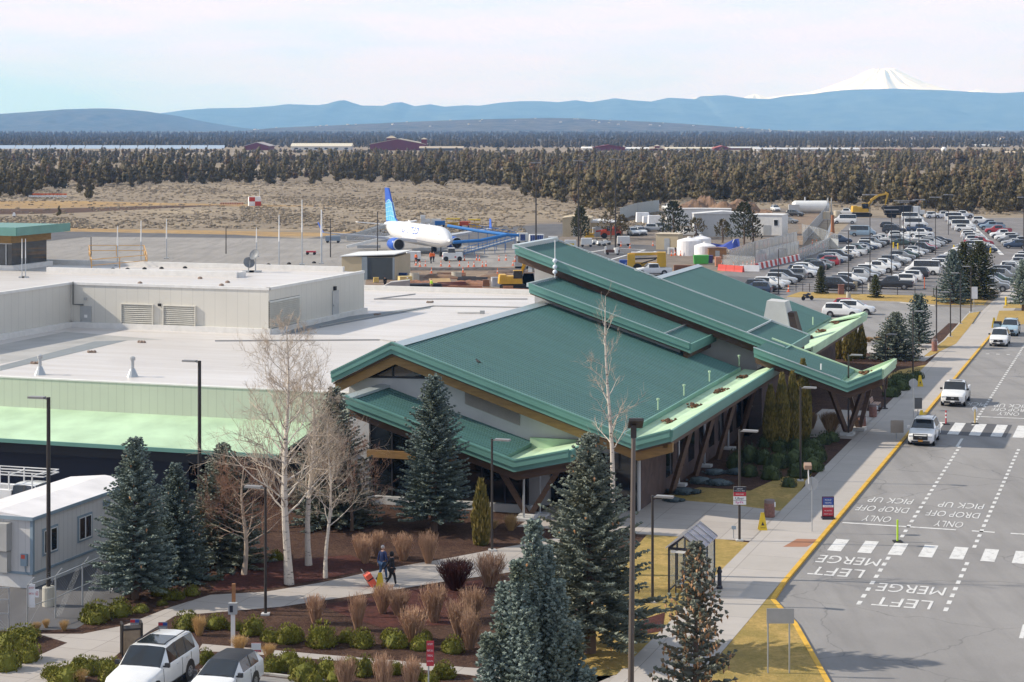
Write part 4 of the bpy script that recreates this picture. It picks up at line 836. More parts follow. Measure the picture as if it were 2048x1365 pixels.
def shrub_mesh(seed, fol=900, flat=.62, ln=.16, r=.034):
    rnd = random.Random(seed); mb = MB(); bumps = [(Vector((rnd.uniform(-.4, .4), rnd.uniform(-.4, .4), 0)), rnd.uniform(.48, .6)) for _ in range(5)] + [(Vector((0, 0, 0)), .8)]
    for k in range(fol):
        c, rr = rnd.choice(bumps); a = rnd.random() * 6.283; ph = math.acos(rnd.uniform(-.1, 1)); n = Vector((math.sin(ph) * math.cos(a), math.sin(ph) * math.sin(a), math.cos(ph)))
        p = c + Vector((n.x * rr, n.y * rr, max(0, n.z * rr * 1.15 * flat / .62 + .1))); d = (n * .8 + Vector((rnd.gauss(0, .25), rnd.gauss(0, .25), .75))).normalized()
        tuft(mb, p - d * ln * .4, d, ln * rnd.uniform(.7, 1.3), r * rnd.uniform(.8, 1.4), rnd)
    core = MB(); 
    for c, rr in bumps: core.blob((c.x, c.y, .1), (rr * .85, rr * .85, rr * .9), rnd, 7, 4, .1)
    mb.add(core.v, core.f); return mb
SHR = {}
def variants(key, fn, n, m, nm):
    SHR[key] = [fn(i).build(nm, m).data for i in range(n)]
    for o in [o for o in COL.objects if o.data in SHR[key]]: bpy.data.objects.remove(o)
variants('mugo', lambda i: shrub_mesh(40 + i), 5, F_MUGO, 'mugo_pine'); variants('low', lambda i: shrub_mesh(60 + i, 460), 3, F_LOW, 'evergreen_shrub'); variants('bluej', lambda i: shrub_mesh(70 + i, 420, .3, .26), 3, F_BLUEJ, 'creeping_juniper')
def drybush(i, n=170, spread=.33, r=.011):
    rnd = random.Random(90 + i); mb = MB()
    for k in range(n):
        a = rnd.random() * 6.283; q = rnd.random() ** .5; b = Vector((.14 * q * math.cos(a), .14 * q * math.sin(a), 0)); t = Vector((spread * 1.5 * q * math.cos(a) + rnd.gauss(0, .05), spread * 1.5 * q * math.sin(a) + rnd.gauss(0, .05), rnd.uniform(.72, 1.05) - .15 * q))
        m = b.lerp(t, .5) + Vector((rnd.gauss(0, .04), rnd.gauss(0, .04), .05)); mb.tube([b, m, t], [r, r * .8, r * .45], 3, False)
        for e in range(2):
            s = m.lerp(t, rnd.uniform(.1, .8)); mb.tube([s, s + Vector((rnd.gauss(0, .09), rnd.gauss(0, .09), rnd.uniform(.08, .2)))], [r * .6, r * .4], 3, False)
    return mb
variants('dry', drybush, 5, F_DRY, 'dormant_shrub'); variants('red', lambda i: drybush(20 + i, 320, .42), 2, F_RED, 'barberry_shrub'); variants('gold', lambda i: drybush(30 + i, 420, .36), 2, F_GOLD, 'golden_shrub')
variants('grass', lambda i: drybush(40 + i, 200, .3, .007), 2, F_GRASSY, 'dry_grass_clump')
cnt = {}
def plant(key, x, y, wpx, hpx, label, cat='shrub', group=None, z=.116, base=None):
    n = cnt.get(key, 0); cnt[key] = n + 1; me = SHR[key][n % len(SHR[key])]
    o = bpy.data.objects.new(me.name.split('.')[0], me); COL.objects.link(o); k = sz(0, y); w = wpx * k / 2
    foot = at(x, y, z); foot.y += w * (.55 if key in ('mugo', 'low', 'bluej') else .2)
    o.location = foot; o.rotation_euler = (0, 0, n * 2.1)
    hz = (hpx * k) if key in ('dry', 'red', 'gold', 'grass') else hpx * k / 1.0
    o.scale = (w / .95, w / .95, hz) if key in ('mugo', 'low', 'bluej') else (w / .5, w / .5, hz); tag(o, label, cat, group); return o
mug = [(190,1247,76,40,'left of the concrete walkway below the blue spruce, leftmost'),(236,1236,58,36,'left of the concrete walkway, right behind the leftmost one'),(280,1227,36,16,'smallest flat one under the blue spruce trunk'),(382,1193,40,20,'rounded one below the narrow spruce'),(345,1201,44,20,'flat one left of the rounded one below the narrow spruce'),(318,1193,40,18,'dark one in the shade right of the blue spruce trunk'),(322,1212,26,10,'tiny one in the mulch near the walkway edge'),
 (370,1263,66,36,'right of the walkway, behind the white sport utility car'),(430,1260,54,28,'between the walkway and the white meter post'),(505,1272,60,36,'right of the white meter post, first of the upper row'),(575,1288,64,36,'second of the upper row right of the meter post'),(642,1296,78,48,'largest of the upper row in the middle bed'),(695,1286,40,26,'small one behind the largest of the upper row'),(724,1297,60,36,'right of the largest of the upper row'),(788,1298,62,34,'wide one left of the red sign'),(778,1282,40,22,'small one behind the wide one left of the red sign'),(842,1303,52,30,'just left of the red sign post'),(845,1284,44,22,'behind the red sign'),(906,1309,54,34,'rightmost of the upper row, right of the red sign'),
 (545,1348,56,34,'lower row, right of the dark roofed car'),(607,1366,70,44,'lower row front, second from the dark roofed car'),(585,1338,50,22,'lower row behind, second from the dark roofed car'),(650,1352,56,32,'lower row, under the largest upper one'),(672,1372,60,40,'lower row front, by the bottom edge'),(730,1354,52,40,'lower row, between two dormant shrubs'),(790,1350,36,24,'lower row small, between dormant shrubs'),(832,1362,44,30,'lower row, left of the red sign post foot'),(888,1358,54,32,'lower row, right of the red sign post foot'),
 (40,1285,84,30,'bottom left corner, upper one'),(10,1298,60,34,'bottom left corner at the edge, second down'),(52,1325,64,44,'bottom left corner, lower right one'),(8,1345,70,50,'bottom left corner, lowest'),(130,1372,76,40,'below the walkway, left of the white sport utility car'),(180,1352,58,34,'below the walkway behind, left of the white sport utility car'),(222,1366,60,46,'below the walkway, touching the white sport utility car'),(205,1340,44,20,'small one by the litter bin'),(408,1330,44,30,'between the two white parked cars'),(550,1122,32,20,'left of the thick aspen trunk'),
 (575,1332,50,30,'lower row behind the first one'),(628,1380,54,36,'lower row, bottom edge below the largest'),(700,1340,40,24,'lower row behind, left of a dormant shrub'),(258,1352,44,30,'between the litter bin and the white car'),(160,1338,46,24,'second row below the walkway'),(100,1358,50,28,'leftmost below the walkway'),(860,1374,40,26,'bottom edge by the red sign post'),(540,1284,46,24,'behind the gap between first and second of the upper row'),(470,1262,36,20,'behind the white meter post')]
for x, y, w, h, lb in mug: plant('mugo', x, y, w, h, 'yellow green mugo pine, ' + lb, 'shrub', 'mugo pines in the mulch beds')
dry = [(630,1248,42,60,'reddish, left end of the middle bed'),(715,1262,40,78,'tall tan, left of the yellow wet floor sign'),(765,1228,46,62,'tan, just below the yellow wet floor sign'),(797,1232,50,54,'tan, below the walking people'),(826,1286,66,74,'wide tan, middle of the red mulch'),(868,1246,56,80,'tall tan, right of the people below the path'),(922,1280,64,82,'wide tan, beside the silvery foreground spruce'),(940,1300,50,84,'leaning against the silvery foreground spruce'),(945,1240,60,66,'tan, under the large grey green spruce'),(980,1175,66,72,'large golden tan, between path and large spruce'),(730,1128,40,54,'by the mulch behind the people'),(756,1116,36,56,'behind the man in the blue jacket'),(806,1122,46,56,'right of the walking people, above the path'),(856,1128,42,66,'below the tall blue spruce'),(690,1388,48,78,'bottom edge, left of three'),(765,1390,46,84,'bottom edge, middle of three'),(822,1386,44,74,'bottom edge, right of three'),(720,1116,36,50,'behind, left of the blue jacket man')]
for x, y, w, h, lb in dry: plant('dry', x, y, w, h, 'leafless twiggy shrub, ' + lb, 'shrub', 'leafless shrubs in the mulch')
plant('red', 910, 1182, 64, 66, 'dark red round twiggy shrub beside the concrete path'); plant('gold', 1662, 868, 42, 44, 'round golden leafless shrub under the entrance canopy'); plant('gold', 1625, 858, 18, 34, 'narrow golden leafless shrub beside the round one under the canopy')
for x, y, w, h, lb in ((72,1262,26,18,'by the chain link gate post'),(128,1262,24,22,'in the mulch right of the gate'),(92,1256,20,18,'behind the gate sign'),(160,1368,44,28,'bottom edge left of the white sport utility car'),(398,1272,36,42,'behind the white sport utility car'),(478,1302,44,30,'at the foot of the meter post'),(537,1320,34,34,'behind the black roofed car'),(1022,1062,36,34,'at the timber post of the low roof'),(985,1058,36,18,'in front of the dark lobby')): plant('grass', x, y, w, h, 'dry golden grass clump ' + lb, 'grass clump', 'dry grass clumps')
low = [(1470,940,40,40),(1500,926,44,40),(1530,930,40,36),(1560,938,46,40),(1590,934,50,40),(1620,925,44,36),(1560,905,40,28),(1596,905,46,30),(1630,905,50,32),(1640,925,36,30),(1500,955,40,28),(1545,960,50,34),(1600,957,56,38),(1628,945,52,36),(1580,975,36,22),(1650,890,40,26),(1665,885,36,24),(1530,895,30,24)]
for i, (x, y, w, h) in enumerate(low): plant('low', x, y, w, h, ('dark green mounded shrub between columnar conifers and pavement, ' + ('upper part', 'middle', 'near the lamp pole')[i % 3]) if i else 'dark green mounded shrub nearest the stone wall', 'shrub', 'mounded shrubs by the entrance walk')
for i, (x, y, w, h) in enumerate(((1785,795,44,26),(1805,782,44,28),(1825,770,40,26),(1800,765,44,20),(1780,775,34,20),(1838,758,30,18))): plant('low', x, y, w, h, 'green mounded shrub in the bed right of the entrance canopy', 'shrub', 'mounded shrubs right of the canopy')
for i, (x, y, w, h) in enumerate(((1490,925,46,14),(1520,915,44,14),(1400,968,60,14),(1440,972,60,14),(1370,990,70,14),(1430,950,56,12),(1475,950,50,14),(1350,1005,44,10),(1560,925,36,14))): plant('bluej', x, y, w, h, 'low bluish creeping juniper beside the stone wall and lawn', 'shrub', 'creeping junipers by the stone wall')
for i, (x, y, w, h) in enumerate(((1738,685,18,11),(1757,684,18,11))): plant('gold', x, y, w, h, 'round golden shrub on the lot edge, ' + ('left one', 'right one')[i], 'shrub', 'round golden shrubs')
# ------------------------------------------------------------ vehicles
PAINT = paint_mat(); TYRE = mat('tyre_rubber', (0.02, 0.02, 0.021), 0.85); RIM = mat('alloy_rim', (0.42, 0.43, 0.44), 0.35, 0.7); CGLASS = glass_mat('car_glass', (0.018, 0.022, 0.026), 0.04)
TRIM = mat('black_trim', (0.02, 0.02, 0.022), 0.45); LAMP = mat('lamp_lens', (0.62, 0.64, 0.66), 0.12, 0, .05, 1, 0, .9); TAIL = mat('tail_lens', (0.30, 0.015, 0.015), 0.2)
SPEC = {   # length, width, height, hood z, belt z, [hood start, cowl, roof front, roof rear, tail glass base] from the front, tail z
 'suv':   (4.75, 1.92, 1.74, 1.02, 1.10, (0.0, 1.30, 2.20, 4.30, 4.66), 1.12, .72),
 'big':   (5.35, 2.03, 1.95, 1.16, 1.22, (0.0, 1.50, 2.25, 4.95, 5.28), 1.24, .76),
 'sedan': (4.75, 1.82, 1.45, 0.92, 0.98, (0.0, 1.35, 2.15, 3.45, 4.15), 1.00, .66),
 'hatch': (4.35, 1.80, 1.56, 0.96, 1.02, (0.0, 1.15, 2.05, 3.80, 4.25), 1.05, .68),
 'pickup':(5.80, 2.02, 1.92, 1.16, 1.24, (0.0, 1.40, 2.10, 3.65, 3.85), 1.26, .82),
 'van':   (5.60, 2.02, 2.35, 1.25, 1.35, (0.0, 0.75, 1.50, 5.45, 5.58), 1.35, .72),
 'vanette':(4.95, 1.98, 1.78, 1.00, 1.08, (0.0, 0.95, 1.75, 4.60, 4.90), 1.08, .70)}
def car_parts(kind, detail, rootname, nwin=True):
    Ln, W, H, zh, zb, ys, zt, wr = SPEC[kind]; hw = W / 2; y = lambda a: Ln / 2 - a
    g0, gl = .26 if kind not in ('pickup', 'big') else .34, []
    # stations: (y, z of belt edge, z of top centre, half width at top edge, half width scale)
    st = []
    def S(a, zbelt, ztop, wt, ws=1.0, zlo=g0): st.append((y(a), zbelt, ztop, wt, ws, zlo))
    S(0.0, zh * .66, zh * .70, hw * .62, .80, g0 + .14); S(.10, zh * .80, zh * .86, hw * .76, .93, g0); S(.38, zh * .92, zh * .985, hw * .82, .985); S(ys[1] - .25, zb * .97, zh + .05, hw * .86)
    S(ys[1], zb, zb + .06, hw * .88); wi = len(st) - 1                         # cowl
    S(ys[2], zb + .02, H - .035, hw * wr / .96 if wr > .75 else hw * .74); 
    ra, rb = ys[2], ys[3]
    npil = 2 if kind in ('suv', 'big', 'van', 'vanette') else 1
    side = []
    for k in range(1, npil + 1):
        c = ra + (rb - ra) * k / (npil + 1); side.append(len(st) - 1); S(c - .06, zb + .02, H, hw * .755); S(c + .06, zb + .02, H, hw * .755)
    side.append(len(st) - 1); S(rb, zb + .03, H - .045, hw * .74)
    ri = len(st) - 1
    S(ys[4], zt, zt + .05, hw * .84)
    if kind == 'pickup':
        S(ys[4] + .04, zt, zt, hw * .92); S(ys[4] + .05, zt, zt, hw * .92); 
    S(Ln - .12, zt - .01, zt + (.02 if kind != 'pickup' else 0), hw * .86 if kind != 'pickup' else hw * .92); S(Ln - .02, zt - .10, zt - .06, hw * .80, .97); S(Ln, zt * .62, zt * .66, hw * .78, .93, g0 + .12)
    b = MB(); ring = []
    def rn(s):
        yy, ze, zc, wt, ws, zl = s; w = hw * ws
        half = [(0, zl), (w * .86, zl), (w, zl + .14), (w * 1.0, (zl + ze) * .52), (w * .965, ze - .03), (w * .945, ze)] 
        top = [(wt, zc - .05 if zc - ze > .2 else ze + (zc - ze) * .6), (wt * .86, zc), (0, zc + (.025 if zc - ze > .2 else .01))]
        return [(x, yy, z) for x, z in half + top]
    V = []; 
    for s in st:
        r = rn(s); V += r + [(-x, yy, z) for x, yy, z in r[1:-1][::-1]]
    n = 16
    body, ws_, rw, sl, sr, trimf = [], [], [], [], [], []
    for i in range(len(st) - 1):
        for j in range(n):
            f = (i*n+j, i*n+(j+1)%n, (i+1)*n+(j+1)%n, (i+1)*n+j)
            if i == wi and j in (6, 7, 8, 9): ws_.append(f)
            elif i == ri and j in (6, 7, 8, 9): rw.append(f)
            elif nwin and (i in side) and j == 5 and not (nwin == 'front' and i != side[0]): sr.append(f)
            elif nwin and (i in side) and j == 10 and not (nwin == 'front' and i != side[0]): sl.append(f)
            elif (side[0] < i < ri and j in (5, 10)) or (detail == 3 and wi < i < ri and 5 < j < 10): trimf.append(f)
            else: body.append(f)
    body += [tuple(range(n - 1, -1, -1)), tuple(range((len(st) - 1) * n, len(st) * n))]
    out = {}
    b.add(V, body); b.cur = 1; b.add(V, trimf); b.cur = 0
    hub = [(.30 if kind in ('pickup', 'big') else .28)]
    wx = hw - .11; wr_ = .40 if kind in ('pickup', 'big') else .345; fy, ry = y(.93 if kind != 'van' else .85), y(Ln - 1.05)
    if kind == 'pickup': ry = y(Ln - 1.25)
    b.cur = 1
    for sx in (-1, 1):
        for yy in (fy, ry):      # wheel arch shadow ring
            M = Matrix.Translation((sx * (hw * .985), yy, wr_ + .02)) @ Matrix.Rotation(math.pi / 2, 4, 'Y'); b.lathe([(wr_ + .09, -.02), (wr_ + .09, .02)], (0, 0, 0), 14, M)
    b.box(-hw * .88, hw * .88, y(Ln - .25), y(.25), g0 - .06, g0 + .02)
    b.box(-hw * .55, hw * .55, y(.02), y(-.015), g0 + .22, zh * .62); b.box(-hw * .7, hw * .7, y(.06), y(.0), g0 + .02, g0 + .16)
    if kind == 'pickup': b.box(-hw * .78, hw * .78, y(Ln - .14), y(ys[4] + .1), zt - .06, zt + .012)
    b.cur = 2
    for sx in (-1, 1): b.cbox((sx * hw * .70, y(.10), zh * .72), (hw * .34, .12, .15))
    b.cur = 3
    for sx in (-1, 1): b.cbox((sx * hw * .80, y(Ln - .03), zt * .80), (hw * .22, .10, .30 if kind not in ('sedan',) else .16))
    out['body'] = b
    def sub(fs):
        m = MB(); m.add(V, fs); 
        used = sorted({i for f in fs for i in f}); mp = {o: k for k, o in enumerate(used)}; m.v = [m.v[i] for i in used]; m.f = [tuple(mp[i] for i in f) for f in fs]; return m
    out['windshield'] = sub(ws_); out['rear_window'] = sub(rw)
    if sl: out['side_window'] = sub(sl); out['side_window_2'] = sub(sr)
    out['wheels'] = [(sx * wx, yy, wr_) for sx in (-1, 1) for yy in (fy, ry)]; out['wr'] = wr_; out['dims'] = (Ln, W, H, zh, zb, ys, zt, hw)
    return out
def wheel_mb(r, w=.22):
    b = MB(); b.cur = 0; M = Matrix.Rotation(math.pi / 2, 4, 'Y')
    b.lathe([(r * .6, -w / 2), (r * .94, -w / 2), (r, -w / 3), (r, w / 3), (r * .94, w / 2), (r * .6, w / 2)], (0, 0, 0), 18, M); b.cur = 1
    b.lathe([(r * .58, -w / 2 - .012), (r * .58, w / 2 + .012)], (0, 0, 0), 12, M)
    b.cur = 0
    for k in range(5): a = k * 1.2566 + .3; b.cbox((0, math.cos(a) * r * .36, math.sin(a) * r * .36), (w + .03, r * .16, r * .16), 0, a)
    return b
def car(kind, label, cat, loc, rz, col, group=None, detail=0, nwin=True):
    P = car_parts(kind, detail, kind, nwin); T = thing({'suv': 'parked_suv', 'big': 'large_suv', 'sedan': 'parked_car', 'hatch': 'compact_car', 'pickup': 'pickup_truck', 'van': 'passenger_van', 'vanette': 'minivan'}[kind], label, cat, loc, rz, group)
    bo = obj('body', P['body'], [PAINT, TRIM, LAMP, TAIL], T, True); bo.data.set_sharp_from_angle(angle=.62); bo.color = (*col, 1)
    for w in ('windshield', 'rear_window', 'side_window', 'side_window_2'):
        if w in P: obj(w.replace('_2', ''), P[w], CGLASS, T)
    wm = None
    for c in P['wheels']:
        if wm is None: wo = obj('wheel', wheel_mb(P['wr']), [TYRE, RIM], T); wm = wo.data
        else: wo = bpy.data.objects.new('wheel', wm); COL.objects.link(wo); wo.parent = T; KIDS[T.name].append(wo)
        wo.location = c
    T['_k'] = kind; del T['_k']
    if detail:
        Ln, W, H, zh, zb, ys, zt, hw = P['dims']; y = lambda a: Ln / 2 - a
        for sx in (-1, 1):
            b = MB(); b.cbox((sx * (hw + .09), y(ys[1] + .25), zb + .10), (.2, .12, .17)); b.cbox((sx * (hw - .02), y(ys[1] + .25), zb + .04), (.14, .06, .06)); obj('wing_mirror', b, PAINT if detail == 2 else TRIM, T).color = (*col, 1)
            if kind in ('suv', 'big') and detail < 3: b = MB(); b.tube([(sx * hw * .66, y(ys[2] + .2), H + .02), (sx * hw * .66, y(ys[2] + .35), H + .07), (sx * hw * .66, y(ys[3] - .35), H + .07), (sx * hw * .66, y(ys[3] - .15), H + .0)], .022, 6); obj('roof_rail', b, TRIM, T)
            for a in ((ys[2] + .75), (ys[2] + 1.75)): b = MB(); b.cbox((sx * (hw + .012), y(a), zb - .14), (.03, .2, .04)); obj('door_handle', b, PAINT, T).color = (*col, 1)
            b = MB(); b.cbox((sx * hw * .68, y(.045), zh * .735), (hw * .38, .1, .10)); obj('headlight', b, LAMP, T)
        b = MB()
        for sx in (-1, 1):
            for a in (ys[1] + .12, (ys[2] + ys[3]) / 2 - .1, ys[3] - .5): b.tube([(sx * hw * 1.003, y(a), .42), (sx * hw * 1.004, y(a), (.3 + zb) * .52), (sx * hw * .972, y(a), zb - .03)], .011, 4)
        obj('door_seam', b, TRIM, T)
        b = MB(); b.box(-hw * .5, hw * .5, y(.02), y(-.03), zh * .52, zh * .76); gr = obj('grille', b, TRIM, T)
        b = MB(); b.cbox((0, y(-.04), zh * .66), (.24, .02, .09)); obj('badge', b, RIM, gr)
        b = MB(); b.box(-.17, .17, y(-.005), y(-.035), zh * .36, zh * .36 + .13); obj('licence_plate', b, mat('plate_orange', (0.55, 0.25, 0.04), .6) if detail == 2 else M_WHITE, T)
        b = MB()
        for sx in (-1, 1): b.cbox((sx * .3, y(ys[1] + .06), zb + .10), (.5, .02, .02), sx * .15)
        obj('wiper', b, TRIM, T)
    return T
def head(dx, dy): return math.atan2(-dx, dy)
WHT = (0.74, 0.74, 0.73)
roadh = head(-TS, -TC)
C1 = car('suv', 'white patrol style sport utility car with black push bar parked at the near crosswalk', 'car', L(-17.05, toL(G(1838, 893))[1] + 2.2, .012), roadh, WHT, None, 2)
b = MB(); b.bar((-.5, 2.45, .5), (-.5, 2.48, .95), .06); b.bar((.5, 2.45, .5), (.5, 2.48, .95), .06); b.bar((-.5, 2.47, .9), (.5, 2.47, .9), .06); b.bar((-.5, 2.47, .7), (.5, 2.47, .7), .05); obj('push_bar', b, TRIM, C1)
b = MB(); b.cbox((0, .35, 1.80), (1.15, .28, .09)); obj('light_bar', b, M_WHITE, C1)
C2 = car('pickup', 'white pickup truck with black grille stopped beyond the crosswalk', 'truck', L(-16.9, toL(G(1910, 815))[1] + 2.8, .012), roadh, WHT, None, 1)
b = MB(); b.box(-.55, .55, -.35, .45, 1.955, 1.965); obj('sunroof', b, CGLASS, C2)
car('suv', 'white crossover car behind the pickup, ahead of the blue car with an open door', 'car', L(-16.9, toL(G(1993, 694))[1] + 2.2, .012), roadh, WHT, None, 1)
C4 = car('suv', 'pale blue car with its driver side door open at the far kerb', 'car', L(-16.6, toL(G(2008, 680))[1] + 6.0, .012), roadh, (0.30, 0.42, 0.50), None, 1)
b = MB(); b.cbox((1.35, .75, .85), (1.0, .07, .75), .25); d = obj('open_door', b, PAINT, C4); d.color = (0.3, .42, .5, 1); b = MB(); b.cbox((1.35, .72, 1.35), (.9, .03, .35), .25); obj('door_window', b, CGLASS, d)
hh = head(-.30, -.95)
p = G(322, 1362, .02); 
BIG = car('big', 'large white sport utility car with glass roof panel and roof rails in the parking bay', 'car', G(304, 1379, .126) , head(-.24, -.97), WHT, None, 1)
b = MB(); b.box(-.6, .6, -1.15, .18, 1.96, 1.985); obj('sunroof', b, CGLASS, BIG)
SM = car('hatch', 'small white car with black roof in the parking bay beside the larger car', 'car', G(450, 1392, .126), head(-.24, -.97), WHT, None, 3)
# utility truck behind the office trailer: cab, service body and ladder rack
UT = car('pickup', 'white utility truck with ladder rack behind the office trailer', 'truck', G(62, 1028, .12), head(.94, -.30), WHT, None, 1)
b = MB()
for sx in (-.85, .85):
    b.bar((sx, 1.4, 2.45), (sx, -2.8, 2.45), .07); b.bar((sx, 1.4, 2.62), (sx, -2.8, 2.62), .05)
    for yy in (-2.7, -1.0, .6): b.bar((sx, yy, 1.3), (sx, yy, 2.62), .07)
for yy in (-2.7, -1.0, .6, 1.4): b.bar((-.85, yy, 2.45), (.85, yy, 2.45), .06)
b.bar((-.85, 1.4, 2.62), (.85, 1.4, 2.62), .05); obj('ladder_rack', b, M_WHITE, UT)
b = MB(); b.box(-1.02, -.62, -2.85, -.75, .7, 1.55); b.box(.62, 1.02, -2.85, -.75, .7, 1.55); obj('tool_locker', b, M_WHITE, UT)
# ------------------------------------------------------------ lamps, signs, bins, benches
M_LED = mat('lamp_head_grey', (0.30, 0.29, 0.28), 0.4, 0.3); M_RED = mat('sign_red', (0.48, 0.03, 0.045), 0.5); M_BLUE = mat('sign_blue', (0.03, 0.08, 0.32), 0.5); M_NAVY = mat('sign_black', (0.02, 0.022, 0.035), 0.5)
M_YEL = mat('safety_yellow', (0.70, 0.48, 0.02), 0.5); M_ORG = mat('safety_orange', (0.75, 0.14, 0.03), 0.6); M_REF = mat('reflective_white', (0.78, 0.78, 0.78), 0.5); M_CORAL = mat('coral_suitcase', (0.72, 0.12, 0.07), 0.55)
M_BINR = mat('aggregate_brown', (0.25, 0.125, 0.10), 0.9, 0, .25, 6); M_BENCH = mat('bench_wood', (0.42, 0.27, 0.2), 0.7, 0, .2, 3); M_PINK = mat('sign_magenta', (0.55, 0.02, 0.30), 0.5)
M_CONCP = mat('post_concrete', (0.46, 0.43, 0.36), 0.85, 0, .15, 1.5)
def lamp(px, py, top, arm, label, z=.116, group='street lamps by the terminal', r=.075, head_l=.85, concrete=0, face=None):
    p = G(px, py, z); h = HT - (top - HY) * p.y / FOC - z
    T = thing('street_lamp', label, 'street lamp', p, 0, group)
    b = MB(); b.tube([(0, 0, .05), (0, 0, h)], [r, r * .85], 8); obj('pole', b, M_BRONZE, T)
    b = MB(); 
    if concrete: b.lathe([(.30, -.3), (.30, concrete - .04), (.27, concrete)], (0, 0, 0), 16)
    else: b.cbox((0, 0, .03), (.4, .4, .1))
    obj('base', b, M_CONCP if concrete else M_CONC, T)
    a = Vector(arm).normalized() if arm else Vector((0, -1, 0)); b = MB()
    e = a * head_l
    b.tube([(0, 0, h - .1), a * .25 + Vector((0, 0, h - .06))], .04, 6); b.cbox((a * (.2 + head_l / 2) + Vector((0, 0, h - .03)))[:], (head_l, .34, .1), math.atan2(a.y, a.x)); obj('lamp_head', b, M_LED, T); return T
RT = (TC, -TS, 0)
lamp(97, 1212, 795, (-1, .25, 0), 'tall lamp on a concrete drum beside the office trailer', concrete=.95, r=.11)
lamp(399, 1060, 722, (-1, .3, 0), 'tall lamp rising in front of the pale green awning', r=.12)
lamp(531, 1230, 974, (-1, .3, 0), 'short lamp standing at the walkway edge between the hedge and the aspen')
lamp(984, 1102, 878, RT, 'lamp beside the lone round topped columnar conifer')
lamp(1305, 1205, 991, RT, 'lamp on the lawn left of the glass bus shelter')
LU = lamp(1479, 1082, 860, RT, 'lamp carrying the ride share sign by the lawn corner')
lamp(1601, 962, 774, RT, 'lamp in front of the columnar conifers at the shrub bed')
lamp(1697, 872, 709, RT, 'lamp at the corner post of the entrance canopy')
lamp(1826, 749, 622, RT, 'lamp beyond the entrance canopy, right of the dark skirted spruce')
lamp(1771, 738, 668, RT, 'lamp left of the dark skirted spruce beyond the canopy', r=.06)
for i, (x, y, t) in enumerate(((1873, 700, 573), (1901, 674, 584), (1921, 648, 546), (1942, 625, 533))): lamp(x, y, t, (-1, .2, 0), 'slim lamp on the narrow strip by the drop off lot, ' + ('nearest of four', 'second of four', 'third of four', 'farthest of four')[i], group='lamps along the drop off lot')
# tall double lamp in the foreground
p = G(1261, 1450, .12); h = HT - (868 - HY) * p.y / FOC - .12
T = thing('tall_lamp', 'tallest lamp pole in the foreground with a square tilted light head', 'street lamp', p)
b = MB(); b.tube([(0, 0, 0), (.12, 0, h)], [.125, .085], 10); obj('pole', b, mat('brown_pole', (0.13, 0.105, 0.09), .5), T)
b = MB(); b.cbox((.12, 0, h + .1), (.22, .22, .5)); b.cbox((.2, -.05, h + .42), (.58, .9, .12), 0, -.45); obj('lamp_head', b, M_BRONZE, T)
b = MB(); b.cbox((.2, -.03, h + .5), (.46, .72, .04), 0, -.45); obj('light_panel', b, M_LED, T)
# short post lamp at the canopy
p = G(1770, 818, .12); T = thing('post_lamp', 'short post lamp with white hooded head under the canopy tip', 'lamp', p); b = MB(); b.tube([(0, 0, 0), (0, 0, 2.9)], .085, 8); obj('pole', b, M_BRONZE, T); b = MB(); b.cbox((0, 0, .04), (.4, .4, .08)); obj('base', b, M_BRONZE, T); b = MB(); b.lathe([(.25, 2.95), (.32, 3.05), (.12, 3.35)], n=12); obj('lamp_head', b, M_WHITE, T)

def board(T, name, m, w, h, c, rz=0, th=.03, strips=(), texts=()):
    """sign panel facing local -Y with coloured strips and lettering"""
    b = MB(); b.cbox(c, (w, th, h), rz); o = obj(name, b, m, T)
    for f0, f1, mm, nm in strips:
        b = MB(); b.cbox((c[0], c[1] - th / 2 - .004, c[2] - h / 2 + h * (f0 + f1) / 2), (w, .006, h * (f1 - f0)), rz); obj(nm, b, mm, o)
    for s, f, ww, hh, mm in texts:
        b = MB(); text_into(b, s, Matrix.Translation((c[0], c[1] - th / 2 - .012, c[2] - h / 2 + h * f)) @ Matrix.Rotation(math.pi / 2, 4, 'X'), w * ww, h * hh); obj('lettering', b, mm, o)
    return o
# ride share sign on the lamp
p = G(1479, 1082, .116); zt = HT - (973 - HY) * p.y / FOC - p.z; zb = HT - (1009 - HY) * p.y / FOC - p.z; hh = zt - zb
T = thing('ride_share_sign', 'ride share pick up sign with black, red and white bands mounted on the lamp pole', 'sign', p + Vector((0, -.12, 0)))
board(T, 'panel', M_REF, .72, hh, (0, 0, (zt + zb) / 2), strips=((.70, 1, M_NAVY, 'header_band'), (.47, .70, M_RED, 'red_band'), (.225, .24, M_NAVY, 'divider')), texts=(("AIRPORT", .88, .5, .06, M_REF), ("STAGING AREA", .77, .8, .05, M_REF), ("RIDE SHARE", .585, .62, .07, M_REF), ("Uber", .355, .68, .15, M_NAVY), ("lyft", .12, .62, .17, M_PINK)))
